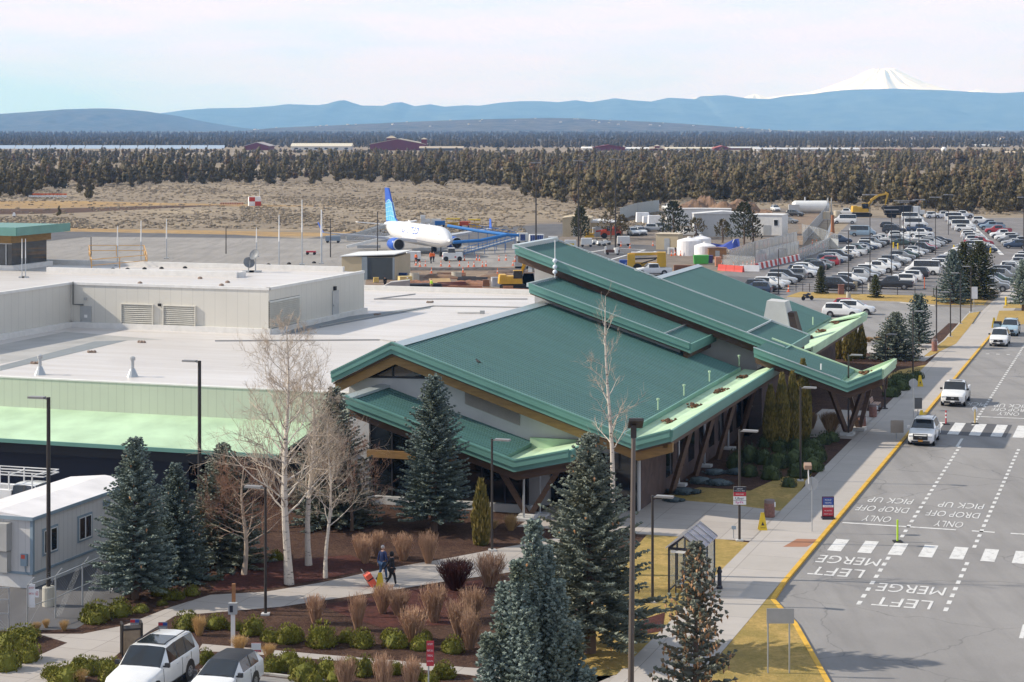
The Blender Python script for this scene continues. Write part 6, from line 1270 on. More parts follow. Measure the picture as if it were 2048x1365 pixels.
for i in range(4):
    p, q = c4[i], c4[(i + 1) % 4]
    for z in (.55, 1.1): b.bar(p + Vector((0, 0, z)), q + Vector((0, 0, z)), .06)
obj('rails', b, M_YO, Tg)
for i in range(4):
    p, q = c4[i], c4[(i + 1) % 4]
    for f in (0, .5): b = MB(o); w = p.lerp(q, f); b.bar(w, w + Vector((0, 0, 1.1)), .07); obj('post', b, M_YO, Tg)
for i, (x, y) in enumerate(((193, 541), (226, 540), (255, 540), (289, 539), (323, 538), (370, 537), (408, 535), (450, 533), (537, 531), (578, 529), (628, 527), (455, 566), (400, 558), (280, 568), (443, 572))):
    T = thing('roof_vent', 'small dark roof vent dot on the white penthouse roof' , 'roof vent', G(x, y, ZP), 0, 'small vents on the penthouse roof'); b = MB(); b.lathe([(.22, 0), (.2, .12), (.06, .2)], n=8); obj('cap', b, M_BLACK if i < 11 else mat('drain_brown', (.25, .18, .14), .8), T)
for x, y, lb in ((80, 750, 'left'), (265, 754, 'right')):
    T = thing('roof_flue', lb + ' one of two metal cone flues on the front white roof', 'flue', G(x, y, ZR), 0, 'cone flues on the white roof'); b = MB(); b.lathe([(.42, 0), (.18, .55), (.12, .6), (.12, 1.25)], n=12); obj('cone', b, M_STEEL, T); b = MB(); b.lathe([(.2, 1.15), (.2, 1.35), (.06, 1.42)], n=12); obj('cap', b, M_GREY, T)
for i, (x, y) in enumerate(((70, 728), (183, 706), (283, 686), (610, 644), (755, 631), (860, 606), (700, 622))):
    T = thing('roof_drain', 'low brown drain basket on the white roof, ' + ('by the left flue', 'between the flues behind', 'below the penthouse door', 'by the penthouse corner', 'right of the penthouse', 'near the back parapet', 'beside the grey penthouse door')[i], 'roof drain', G(x, y, ZR), 0, 'drain baskets on the white roof'); b = MB(); rr = random.Random(i)
    for k in range(3): b.blob(((k - 1) * .22, rr.gauss(0, .05), .06), (.17, .15, .12), rr, 7, 4, .2)
    obj('basket', b, mat('drain_brown', (.25, .18, .14), .8), T)
T = thing('roof_pipe', 'small white pipe lying on the white roof near the green ridge', 'pipe', G(962, 628, ZR)); b = MB(); b.tube([(-2.2, 0, .12), (0, 0, .12), (.3, 0, .12)], .1, 8); obj('pipe', b, M_WCAP, T); b = MB(); b.box(-.1, .35, -.15, .15, 0, .3); obj('end_block', b, M_GREY, T)
# strike sensor mast with three pale globes at the top roof edge
t, z = PS(1110, 548, 149.7); p = L(t, 149.7, z - .4); T = thing('sensor_mast', 'white sensor mast with three pale globes at the edge of the top green roof', 'antenna', p); k = p.y / FOC
b = MB(); b.tube([(0, 0, 0), (0, 0, 3.1)], [.04, .03], 6); obj('pole', b, M_WHITE, T)
for zz in (.55, .95, 1.45): b = MB(); b.blob((0, 0, zz), (.2, .2, .18), random.Random(1), 10, 7, 0); obj('globe', b, mat('globe_white', (.7, .74, .8), .3), T, True)
# crow and skylight on the big roof
t, z = PS(957, 728, 126); 
def onroof(px, py):     # solve the main roof plane z = 9.95 - (t+45.9)*0.3322
    lo, hi = 110., 150.
    for _ in range(40):
        m = (lo + hi) / 2; t, z = PS(px, py, m); (lo, hi) = (m, hi) if z > 9.95 - (t + 45.9) * .3322 else (lo, m)
    return L(t, m, z), t, m
p, t, s = onroof(957, 731); T = thing('bird', 'black bird perched on the large green roof', 'bird', p + Vector((0, 0, .05)), .8); b = MB(); rr = random.Random(2)
b.tube([(0, -.22, .13), (0, -.08, .17), (0, .06, .2), (0, .15, .27), (0, .21, .31), (0, .27, .30)], [.02, .07, .085, .06, .05, .01], 9); b.add([(-.03, -.2, .14), (.03, -.2, .14), (.05, -.38, .1), (-.05, -.38, .1)], [(0, 1, 2, 3)]); obj('body', b, M_BLACK, T)
for sx in (-.03, .03): b = MB(); b.tube([(sx, .02, .13), (sx, .03, 0)], .008, 4); obj('leg', b, M_BLACK, T)
# ------------------------------------------------------------ airliner
M_PLANE = mat('aircraft_white', (0.78, 0.77, 0.76), 0.3, 0, .03, .3, 0, .5, .4); M_UBLUE = mat('aircraft_blue', (0.02, 0.10, 0.48), 0.35); M_SKYB = mat('aircraft_sky_blue', (0.10, 0.42, 0.70), 0.4); M_PGREY = mat('aircraft_grey', (0.42, 0.43, 0.45), .4)
def airliner():
    h = Vector((.405, -.914, 0)); pos = Vector((-18.0, 367.0, .02)); T = thing('airliner', 'white airliner with blue tail and blue engines parked on the apron', 'airplane', pos, head(h.x, h.y))
    zc = 3.55; st = [(16.9, .06, -.55), (16.6, .42, -.5), (16.1, .75, -.42), (15.3, 1.15, -.3), (14.2, 1.52, -.14), (12.9, 1.80, -.04), (11.2, 1.95, 0), (9, 1.98, 0), (4, 1.98, 0), (-1, 1.98, 0), (-6, 1.98, 0), (-8.5, 1.88, .1), (-11, 1.6, .36), (-13.4, 1.15, .7), (-15.4, .68, 1.0), (-16.9, .22, 1.2)]
    b = MB(); n = 28; V = []; F = []
    for y, r, dz in st:
        for j in range(n): a = 2 * math.pi * j / n; V.append((r * math.cos(a), y, zc + dz + r * math.sin(a) * (1.03 if y > 13 else 1)))
    for i in range(len(st) - 1):
        for j in range(n): F.append((i*n+j, i*n+(j+1)%n, (i+1)*n+(j+1)%n, (i+1)*n+j))
    F += [tuple(range(n)), tuple(range((len(st)-1)*n, len(st)*n))[::-1]]; b.add(V, F); fu = obj('fuselage', b, M_PLANE, T, True)
    def surf(y, z):
        for (ya, ra, da), (yb, rb, db) in zip(st[:-1], st[1:]):
            if yb <= y <= ya: f = (ya - y) / (ya - yb); r = ra + (rb - ra) * f; d = da + (db - da) * f; break
        q = max(0.0, r * r - (z - zc - d) ** 2); return math.sqrt(q)
    co, fs = TXT["UNITED"]; b = MB(); b.add([(surf(1.6 + c[0] * 8.4, zc + .75 + c[1] * 1.15) + .025, 1.6 + c[0] * 8.4, zc + .75 + c[1] * 1.15) for c in co], fs); obj('lettering', b, M_UBLUE, fu)
    for sx in (-1, 1):
        b = MB()
        for y0, y1, z0, z1 in ((15.32, 15.0, 3.98, 4.42), (14.96, 14.5, 4.02, 4.5), (14.46, 14.05, 4.1, 4.5)):
            b.add([(sx * (surf(y0, z0) + .03), y0, z0), (sx * (surf(y1, z0) + .03), y1, z0), (sx * (surf(y1 - .15, z1) + .03), y1 - .15, z1), (sx * (surf(y0 - .2, z1) + .03), y0 - .2, z1)], [(0, 1, 2, 3)])
        obj('cockpit_window', b, CGLASS, fu)
    b = MB(); pl = [(surf(y, zc - .95 - .02 * (y - 8)) + .03, y, zc - .95 - .02 * (y - 8)) for y in (14.5, 13, 11, 8, 5, 2)]; b.tube(pl, .035, 4); obj('cheat_line', b, mat('line_grey', (.12, .13, .2), .5), fu)
    for sx in (-1, 1):
        b = MB(); top = [(1.5 * sx, 4.6, 2.75), (6.4 * sx, .6, 3.1), (17 * sx, -3.6, 4.0), (17 * sx, -4.9, 4.0), (6.4 * sx, -2.6, 3.1), (1.5 * sx, -3.0, 2.75)]
        V = [Vector(p) for p in top] + [Vector(p) - Vector((0, 0, (.62, .4, .14, .14, .3, .5)[i])) for i, p in enumerate(top)]
        b.add(V, [(0, 1, 4, 5), (1, 2, 3, 4), (6, 11, 10, 7), (7, 10, 9, 8)] + [(i, (i + 1) % 6, 6 + (i + 1) % 6, 6 + i) for i in range(6)]); obj('wing', b, M_PGREY, T)
        b = MB(); b.extr([(17 * sx, -3.7, 3.95), (17 * sx, -4.9, 3.95), (17.5 * sx, -5.9, 5.8), (17.5 * sx, -5.3, 5.8)], (.08 * sx, 0, 0)); obj('winglet', b, M_UBLUE, T)
        M = Matrix.Translation((5.75 * sx, 4.6, 1.95)) @ Matrix.Rotation(-math.pi / 2, 4, 'X')
        b = MB(); b.lathe([(.92, -2.6), (1.14, -1.6), (1.2, .4), (1.13, 1.35)], (0, 0, 0), 22, M); e = obj('engine', b, M_UBLUE, T, True); b = MB(); b.lathe([(1.13, 1.34), (1.10, 1.56), (.97, 1.56), (.94, 1.36)], (0, 0, 0), 22, M); obj('intake_lip', b, M_STEEL, e); b = MB(); b.lathe([(.95, 1.365), (.3, 1.37), (.03, 1.5)], (0, 0, 0), 18, M); obj('fan', b, M_BLACK, e)
        b = MB(); b.extr([(5.65 * sx, 4.4, 2.9), (5.65 * sx, 1.0, 2.9), (5.65 * sx, .4, 3.2), (5.65 * sx, 3.4, 3.25)], (.2, 0, 0)); obj('pylon', b, M_PGREY, T)
        b = MB(); b.extr([(.5 * sx, -12.6, 4.55), (6.2 * sx, -15.6, 5.1), (6.2 * sx, -16.8, 5.1), (.5 * sx, -15.6, 4.55)], (0, 0, .16)); obj('tailplane', b, M_PLANE, T)
        b = MB(); b.tube([(3.8 * sx, -.6, 2.4), (3.8 * sx, -.6, .5)], .12, 6); b.lathe([(.56, -.35), (.56, .35)], (0, 0, 0), 14, Matrix.Translation((3.8 * sx, -.6, .57)) @ Matrix.Rotation(math.pi / 2, 4, 'Y')); obj('main_gear', b, M_BLACK, T)
    b = MB(); fin = [(-.13, -9.6, 5.25), (-.13, -11.2, 6.1), (-.13, -14.9, 11.75), (-.13, -16.9, 11.75), (-.13, -16.0, 5.0)]; b.extr(fin, (.26, 0, 0)); fi = obj('tail_fin', b, M_UBLUE, T)
    b = MB(); b.extr([(-.14, -10.2, 5.4), (-.14, -11.4, 6.2), (-.14, -13.2, 9.0), (-.14, -14.6, 9.6), (-.14, -16.35, 8.4), (-.14, -16.05, 5.4)], (.28, 0, 0)); obj('fin_lower_panel', b, M_SKYB, fi)
    M_CY = mat('pale_cyan', (.45, .72, .82), .5); b = MB()
    for sx in (-.16, .16):
        for z in (6.2, 7.1, 8.0, 8.8): b.tube([(sx, -11.2 - (z - 6) * .62, z), (sx, -13.4, z + .25), (sx, -16.1, z - .15)], .055, 4)
        for f in (.2, .42, .64, .84): b.tube([(sx, -10.4 - 5.4 * f, 5.5), (sx, -12.0 - 4.1 * f, 7.6), (sx, -13.3 - 2.5 * f, 9.3 - abs(f - .4))], .055, 4)
        b.tube([(sx, -11.4, 6.3), (sx, -13.0, 8.9), (sx, -14.4, 9.55), (sx, -15.6, 9.2), (sx, -16.3, 8.5)], .07, 4)
    obj('globe_lines', b, M_CY, fi)
    b = MB(); b.tube([(0, 12.4, 2.0), (0, 12.4, .4)], .1, 6)
    b.lathe([(.38, -.25), (.38, .25)], (0, 0, 0), 12, Matrix.Translation((0, 12.4, .38)) @ Matrix.Rotation(math.pi / 2, 4, 'Y')); obj('nose_gear', b, M_BLACK, T)
    b = MB(); b.extr([(0, -3, 5.5), (0, -4.2, 5.5), (0, -4.2, 5.95), (0, -3.6, 5.9)], (.06, 0, 0)); b.extr([(0, 7, 5.5), (0, 6.6, 5.5), (0, 6.5, 5.8)], (.05, 0, 0)); obj('aerial', b, M_PLANE, T)
airliner()
M_BRAMP = mat('ramp_blue', (0.02, 0.15, 0.42), .5); M_WHT2 = mat('equipment_white', (.70, .70, .68), .5, 0, .06, .6); M_TAN = mat('shed_beige', (.50, .41, .27), .7, 0, .08, .5); M_YEQ = mat('machine_yellow', (.62, .36, .03), .5, 0, .12, .8); M_ORQ = mat('machine_orange', (.55, .08, .03), .5)
def fr(px, py, Y):   # point at depth Y on the sight line, used to read heights
    return Vector(((px - CX) / FOC * Y, Y, HT - (py - HY) * Y / FOC))
o = G(980, 512); T = thing('boarding_ramp', 'blue switchback boarding ramp with lattice rails and long blue arms beside the airliner', 'boarding ramp', o)
b = MB(o); A, B_, C_ = fr(896, 452, 362), fr(1014, 470, 352), fr(906, 485, 350); b.tube([A, A.lerp(B_, .5) + Vector((0, 0, -.1)), B_], .3, 8); obj('arm', b, M_BRAMP, T); b = MB(o); b.tube([B_, B_.lerp(C_, .5) + Vector((0, 0, -.35)), C_], .3, 8); obj('arm', b, M_BRAMP, T); b = MB(o); b.tube([B_, B_ + Vector((2.2, 0, -.1))], .28, 8); obj('joint', b, M_BRAMP, T)
b = MB(o)
for (p, q) in ((G(928, 511) + Vector((0, 0, .3)), G(1030, 505) + Vector((0, 0, 2.4))), (G(1030, 500) + Vector((0, 0, 2.4)), G(938, 500) + Vector((0, 0, 3.9)))):
    for z in (0, .55, 1.1): b.bar(p + Vector((0, 0, z)), q + Vector((0, 0, z)), .09)
    for k in range(15): r = p.lerp(q, k / 14); b.bar(r, r + Vector((0, 0, 1.1)), .06)
    for k in range(6): r = p.lerp(q, k / 5); b.bar(Vector((r.x, r.y, 0)), r, .1)
obj('railing', b, M_BRAMP, T); b = MB(o); p, q = G(928, 511) + Vector((0, .7, .3)), G(1030, 505) + Vector((0, .7, 2.4)); b.bar(p, q, .9, .1); obj('walkway', b, M_GREY, T)
def boxcart(name, label, cat, px, py, w, d, h, m, rz=0, wheels=True, roof=None, extra=None, group=None):
    T = thing(name, label, cat, G(px, py, .02), rz, group); z0 = .45 if wheels else 0
    b = MB(); b.taper((0, 0, z0), (w, d), (w * .97, d * .97), h - z0); body = obj('body', b, m, T)
    if roof: b = MB(); b.extr([(-w / 2 - .12, -d / 2 - .1, h), (w / 2 + .12, -d / 2 - .1, h), (w / 2 + .12, -d / 2 - .1, h + .06), (0, -d / 2 - .1, h + .22), (-w / 2 - .12, -d / 2 - .1, h + .06)], (0, d + .2, 0)); obj('roof', b, roof, T)
    if wheels:
        for sx in (-.36, .36):
            for sy in (-.4, .4): b = MB(); b.lathe([(.26, -.1), (.26, .1)], (0, 0, 0), 10, Matrix.Translation((sx * w, sy * d, .26)) @ Matrix.Rotation(math.pi / 2, 4, 'X')); obj('wheel', b, M_BLACK, T)
        b = MB(); b.tube([(w / 2, 0, .4), (w / 2 + .8, 0, .3)], .04, 5); obj('tow_bar', b, M_STEEL, T)
    return T
def curtain(T, w, d, h):
    b = MB()
    for k in range(7): b.box(-w * .42 + k * w * .12, -w * .42 + k * w * .12 + w * .1, -d / 2 - .03, -d / 2 - .01, .6, h - .15)
    obj('curtain', b, mat('curtain_blue', (.03, .07, .26), .7, 0, .4, 2), T)
T = boxcart('baggage_cart', 'white baggage container with blue door right of the blue ramp arms', 'baggage cart', 1045, 487, 2.2, 1.6, 2.1, M_WHT2, .1, group='baggage carts'); curtain(T, 1.2, 1.6, 2.0)
T = boxcart('baggage_cart', 'longer baggage cart with blue curtains beside the tall mast', 'baggage cart', 1073, 489, 3.0, 1.6, 2.0, M_WHT2, .1, group='baggage carts'); curtain(T, 3, 1.6, 2.0)
boxcart('tank_cart', 'squat white tank cart behind the crest of the top green roof', 'tank', 1106, 489, 1.9, 1.4, 1.6, M_WHT2); T = boxcart('deicer_cart', 'white cart with a yellow patch behind the top green roof', 'cart', 1141, 497, 2.3, 1.3, 1.6, M_WHT2); b = MB(); b.box(-.9, .7, -.665, -.655, .55, 1.0); obj('yellow_panel', b, M_YEL, T)
T = boxcart('baggage_cart', 'plain white box cart left of the white tugs', 'baggage cart', 1173, 494, 2.2, 1.5, 1.7, M_WHT2, 0, group='baggage carts'); boxcart('water_cart', 'tall white rounded box cart right of the white tugs', 'cart', 1247, 492, 2.5, 1.6, 1.9, M_WHT2)
for i, (x, y) in enumerate(((1192, 490), (1203, 492), (1213, 490))):
    T = thing('baggage_tug', 'small white baggage tug, ' + ('left', 'front middle', 'right')[i] + ' one of the trio between the white box carts', 'tug', G(x, y, .02), .2, 'white baggage tugs'); b = MB(); b.taper((-.35, 0, .35), (1.1, 1.2), (.9, 1.1), .6); b.box(.2, .8, -.6, .6, .35, .7); obj('body', b, M_WHT2, T); b = MB(); b.box(.05, .2, -.4, .4, .7, 1.15); obj('seat', b, M_BLACK, T)
    for sx in (-.55, .5):
        for sy in (-.5, .5): b = MB(); b.lathe([(.28, -.1), (.28, .1)], (0, 0, 0), 10, Matrix.Translation((sx, sy, .28)) @ Matrix.Rotation(math.pi / 2, 4, 'X')); obj('wheel', b, M_BLACK, T)
T = boxcart('ground_power_cart', 'low white and brown equipment cart on the dark service road', 'cart', 1225, 510, 2.6, 1.3, .95, mat('rusty_brown', (.12, .06, .045), .8, 0, .3, 2)); b = MB(); b.box(-1.4, -1.1, -.5, .5, .3, 1.5); b.lathe([(.5, .3), (.5, 1.3)], (.7, -.3, 0), 12); obj('white_end', b, M_WHT2, T)
# pushback tug, van, workers
T = thing('pushback_tug', 'white pushback tug under the nose of the airliner', 'tug', G(905, 522, .02), .1); b = MB(); b.taper((0, 0, .4), (3.6, 2.0), (3.4, 1.9), 1.05); obj('body', b, M_WHT2, T); b = MB(); b.taper((-.2, 0, 1.45), (1.3, 1.5), (1.1, 1.3), .75); o2 = obj('cab', b, CGLASS, T); b = MB(); b.box(-.8, .4, -.72, .72, 2.2, 2.28); obj('cab_roof', b, M_WHT2, o2); b = MB(); b.box(-1.81, -1.79, -.4, .4, .6, 1.0); b.box(.3, .6, -1.02, -1.0, .6, .85); obj('red_plate', b, M_RED, T)
for sx in (-1.2, 1.2):
    for sy in (-.9, .9): b = MB(); b.lathe([(.42, -.15), (.42, .15)], (0, 0, 0), 12, Matrix.Translation((sx, sy, .42)) @ Matrix.Rotation(math.pi / 2, 4, 'X')); obj('wheel', b, M_BLACK, T)
T = boxcart('service_van', 'small white rounded service cart left of the airliner nose', 'cart', 827, 523, 2.5, 1.6, 1.75, M_WHT2, .15)
M_HIVO = mat('hi_vis_orange', (.85, .16, .03), .7); M_LIME = mat('hi_vis_lime', (.45, .75, .04), .7)
def fig(px, py, rz, label, jk, tr, hr, h=1.78): return person(G(px, py, .02), rz, label, jk, tr, hr, M_BLK, False, False, h)
fig(832, 527, 2.6, 'person in an orange vest standing in front of the white service cart', M_HIVO, M_BLK, M_BLK); fig(862, 527, .6, 'person in an orange vest below the airliner nose gear', M_HIVO, M_BLK, M_BLK, 2.1); fig(867, 524, 3.5, 'person in dark clothes and orange vest just behind the other by the nose gear', M_HIVO, M_BLK, M_BLK)
fig(815, 580, 1.2, 'person in a lime vest and white helmet at the black pipe stack', M_LIME, M_BLK, M_REF); fig(863, 580, 2.2, 'person in a lime vest bending over the planks', M_LIME, mat('khaki', (.3, .22, .13), .8), mat('tan_hat', (.5, .33, .2), .8), 1.6); fig(770, 578, .3, 'person in black standing by the grey concrete chute', M_BLK, M_BLK, M_BLK)
# cones
def cone_mb(): b = MB(); b.lathe([(.13, .05), (.035, 1.0)], n=10); return b
CN = None; pos = [(783,551),(801,547),(818,533),(832,531),(840,534),(851,533),(863,547),(882,533),(899,534),(919,533),(937,535),(926,546),(965,534),(972,533),(995,549),(1026,532),(959,522),(929,522),(998,522),(1012,521),(811,532),(948,534),(953,521),(1030,524)]
pos += [(1596,509),(1603,506),(1610,503),(1617,501),(1624,499),(1631,497),(1639,494),(1646,492),(1625,489),(1633,489),(1648,496)] + [(1467,536),(1486,535),(1494,534),(1503,532),(1509,530),(1443,533)] + [(1260,497),(1242,493),(1306,492),(1330,495),(1343,512),(1350,511),(1361,512),(1577,584)]
for i, (x, y) in enumerate(pos):
    where = 'along the edge of the construction site' if i < 24 else 'in the line along the dirt road fence' if i < 35 else 'behind the red barriers' if i < 41 else 'near the white tanks and carts' if i < 48 else 'alone by the lot fence'
    if CN is None:
        CN = thing('traffic_cone', '', 'traffic cone', (0, 0, 0)); obj('cone', cone_mb(), M_ORG, CN); b = MB(); b.lathe([(.098, .42), (.076, .60)], n=10); obj('band', b, M_REF, CN); b = MB(); b.cbox((0, 0, .03), (.42, .42, .06)); obj('base', b, M_ORG, CN); r = CN; r.location = G(x, y, .03)
    else: r = dup(CN, G(x, y, .03), i * .7)
    r['label'] = 'orange traffic cone with white band ' + where; r['group'] = 'traffic cones ' + where
# construction heap, pipes, planks, excavator
def heap(name, label, px, py, w, d, h, m, seed, cat='heap', kind=None):
    rnd = random.Random(seed); b = MB(); nx, ny = 22, 12; V = []; ph = [rnd.uniform(0, 6) for _ in range(6)]
    for j in range(ny + 1):
        for i in range(nx + 1):
            u, v = i / nx * 2 - 1, j / ny * 2 - 1; e = max(0, 1 - u * u) ** .6 * max(0, 1 - v * v) ** .6
            q = .7 + .22 * math.sin(u * 3 + ph[0]) * math.cos(v * 3 + ph[1]) + .09 * math.sin(u * 8 + ph[2] + v * 5) + rnd.uniform(-.05, .05); V.append((u * w / 2, v * d / 2, h * e * max(q, .1)))
    b.add(V, [(j*(nx+1)+i, j*(nx+1)+i+1, (j+1)*(nx+1)+i+1, (j+1)*(nx+1)+i) for j in range(ny) for i in range(nx)]); o = obj(name, b, m); o.location = G(px, py, .0); tag(o, label, cat); return o
M_REDS = MATS['dirt']; M_SOIL = mat('red_soil', (.27, .13, .075), .95, 0, .3, .8); M_PILE = mat('brown_soil', (.19, .115, .07), .95, 0, .35, .25)
heap('soil_heap', 'low reddish soil mound behind the white parapet', 940, 588, 24, 7, 1.1, M_SOIL, 3); heap('rubble_strip', 'long dark strip of broken asphalt and debris in front of the cones', 905, 540, 26, 4, .55, mat('rubble', (.08, .07, .065), .9, 0, .6, .9), 5, 'rubble'); heap('rubble_strip', 'brown debris patch at the right of the construction site', 1030, 545, 9, 5, .6, mat('rubble_brown', (.13, .09, .07), .9, 0, .5, 1), 6, 'rubble')
for (x, y, w, d, h, m, lb, cat) in ((829,561,1.5,1.5,1.1,M_CONCP,'left round concrete shaft ring in the construction site','concrete ring'),(913,556,1.6,1.6,.9,M_CONCP,'right round concrete shaft ring between brown planks','concrete ring'),):
    T = thing('concrete_ring', lb, cat, G(x, y, .02)); b = MB(); b.lathe([(w / 2, 0), (w / 2, h), (w / 2 - .15, h), (w / 2 - .15, h - .3)], n=18); obj('ring', b, m, T)
for (x, y, w, d, h, m, lb, nm, rz) in ((810,566,2.0,1.4,.95,mat('pale_yellow_foam',(.62,.48,.2),.8),'pale yellow foam block stack beside the blue bin','foam_block',.3),(793,556,1.0,.9,.95,mat('bin_blue',(.03,.16,.5),.5),'bright blue bin at the left of the construction site','plastic_bin',.2),(806,557,1.3,.9,.8,mat('tarp_navy',(.02,.05,.16),.7),'navy covered bin right of the bright blue bin','plastic_bin',-.2),(992,573,1.4,1.1,1.3,mat('bag_grey',(.42,.42,.44),.8,0,.2,3),'grey wrapped pallet near the yellow excavator','wrapped_pallet',.2),(972,573,1.0,.5,.9,M_SOIL,'brown formwork panel standing left of the grey pallet','formwork_panel',.1),(1016,583,1.5,.7,.7,mat('crate_orange',(.36,.17,.08),.8,0,.2,2),'orange brown crate below the yellow excavator','crate',.05),(752,565,.8,.6,.7,mat('cap_yellow',(.6,.42,.12),.7),'small yellow crate at the penthouse corner','crate',.2)):
    T = thing(nm, lb, nm.split('_')[-1], G(x, y, .05), rz); b = MB(); b.taper((0, 0, 0), (w, d), (w * .94, d * .92), h); obj('body', b, m, T); b = MB(); b.box(-w * .5, w * .5, -d * .48, d * .48, h, h + .05); obj('lid', b, m, T)
T = thing('concrete_chute', 'grey sloping concrete chute at the left of the construction site', 'concrete', G(785, 582, .02)); b = MB(); b.extr([(-2.6, 0, 0), (2.4, 0, 0), (2.4, 0, 1.5), (-.3, 0, 1.2)], (0, 2.4, 0)); obj('slab', b, mat('grey_concrete', (.36, .34, .33), .85, 0, .15, .8), T)
T = thing('pipe_stack', 'stack of black corrugated pipes behind the white parapet', 'pipes', G(832, 578, .02), .12); rnd = random.Random(8)
for k in range(9): b = MB(); b.tube([(-3.2 + rnd.uniform(-.8, .5), (k % 5) * .42 - .8, .2 + (k // 5) * .36), (3.0 + rnd.uniform(-.6, .8), (k % 5) * .42 - .8 + rnd.uniform(-.3, .3), .25 + (k // 5) * .36)], .2, 8); obj('pipe', b, mat('black_pipe', (.02, .022, .03), .4), T)
for i, (x, y, ln, rz, m, lb) in enumerate(((880,566,3.2,.2,mat('plywood',(.5,.33,.16),.8),'tilted tan plywood sheet in the middle of the construction site'),(903,553,4.5,.02,M_SOIL,'long brown plank behind the right concrete ring'),(905,572,4.2,.35,mat('dark_red_beam',(.16,.05,.045),.7),'dark red steel beam lying diagonally'),(945,562,4.6,-.1,mat('dark_beam',(.05,.05,.055),.7),'dark beam stack right of the red beam'),(862,577,3.0,-.3,mat('navy_bundle',(.03,.035,.07),.7),'dark bundle beside the bending person'),(930,580,5.0,.05,mat('plank_rust',(.3,.14,.08),.8),'row of rusty planks along the parapet'),(985,585,3.6,-.06,mat('plank_rust',(.3,.14,.08),.8),'rusty planks right of the middle by the parapet'))):
    T = thing('plank_stack', lb, 'planks', G(x, y, .05), rz); rnd = random.Random(i)
    for k in range(3 if i else 1): b = MB(); b.cbox((0, k * .4 - .3, .15 + k * .16), (ln, .5 if i else 1.8, .14), rnd.uniform(-.06, .06), 0 if i else .5); obj('plank', b, m, T)
rb_ = random.Random(31)
for i in range(16):
    x, y = rb_.uniform(760, 1005), rb_.uniform(549, 582); T = thing('timber_board', 'loose board lying in the construction site behind the white parapet', 'board', G(x, y, .05), rb_.uniform(-.6, .6), 'loose boards in the construction site'); b = MB(); b.cbox((0, 0, .1), (rb_.uniform(1.5, 4), rb_.uniform(.2, .6), .12)); obj('board', b, rb_.choice((M_SOIL, M_TAN, M_BLACK, M_CONCP)), T)
for k_ in range(5): heap('soil_heap', ('leftmost', 'second', 'middle', 'fourth', 'rightmost')[k_] + ' small spoil heap across the construction site', 775 + k_ * 55, 556 + (k_ % 2) * 14, 6, 3.5, .9, M_SOIL if k_ % 2 else M_PILE, 40 + k_)
def excavator(label, px, py, rz, s=1.0, boom=((0, 0), (3.0, 3.2), (5.3, 2.6), (5.6, .7)), m=M_YEQ, wrap=False):
    T = thing('excavator', label, 'excavator', G(px, py, .02), rz); T.scale = (s, s, s)
    for sy in (-1.0, 1.0): b = MB(); b.extr([(-1.9, sy - .28, .25), (-1.6, sy - .28, 0), (1.6, sy - .28, 0), (1.9, sy - .28, .25), (1.9, sy - .28, .65), (1.5, sy - .28, .85), (-1.5, sy - .28, .85), (-1.9, sy - .28, .65)], (0, .56, 0)); obj('track', b, M_BLACK, T)
    b = MB(); b.taper((-.5, 0, 1.0), (3.4, 2.4), (3.2, 2.3), 1.1); b.taper((-1.6, 0, 1.0), (1.0, 2.45), (.9, 2.3), 1.3); obj('body', b, m, T); b = MB(); b.taper((.55, -.7, 1.1), (1.5, .95), (1.2, .9), 1.75); c = obj('cab', b, CGLASS, T); b = MB(); b.box(-.1, 1.2, -1.15, -.25, 2.86, 2.94); obj('cab_roof', b, m, c)
    P = [Vector((.9 + x, .25, 1.5 + z)) for x, z in boom]
    b = MB(); b.tube([P[0], P[0].lerp(P[1], .55) + Vector((-.2, 0, .45)), P[1], P[2]], [.3, .36, .3, .2], 4); obj('boom', b, m, T); b = MB(); b.tube([P[2] + Vector((-.5, 0, .3)), P[2], P[3]], [.15, .28, .14], 4); obj('stick', b, m, T)
    b = MB(); b.extr([P[3] + Vector((-.3, -.45, .1)), P[3] + Vector((.35, -.45, .1)), P[3] + Vector((.2, -.45, -.7)), P[3] + Vector((-.5, -.45, -.8)), P[3] + Vector((-.8, -.45, -.4))], (0, .9, 0)); obj('bucket', b, M_BLACK, T)
    b = MB(); b.tube([P[0] + Vector((.1, .2, -.3)), P[1].lerp(P[0], .4)], .09, 6); obj('hydraulic_ram', b, M_STEEL, T)
    if wrap: b = MB(); b.blob(P[1] + Vector((.1, 0, .2)), (.8, .6, .7), random.Random(4), 9, 6, .3); obj('white_wrap', b, M_REF, T)
    return T
excavator('yellow excavator with white wrapped boom beside the concrete gable wall', 1027, 581, .1, 1.0, ((0, 0), (1.6, 3.2), (2.6, 3.6), (2.9, 1.6)), M_YEQ, True)
excavator('yellow excavator with raised boom at the far edge of the car park', 1724, 434, .0, 1.25, ((0, 0), (2.6, 3.0), (4.6, 3.4), (4.0, .8)))
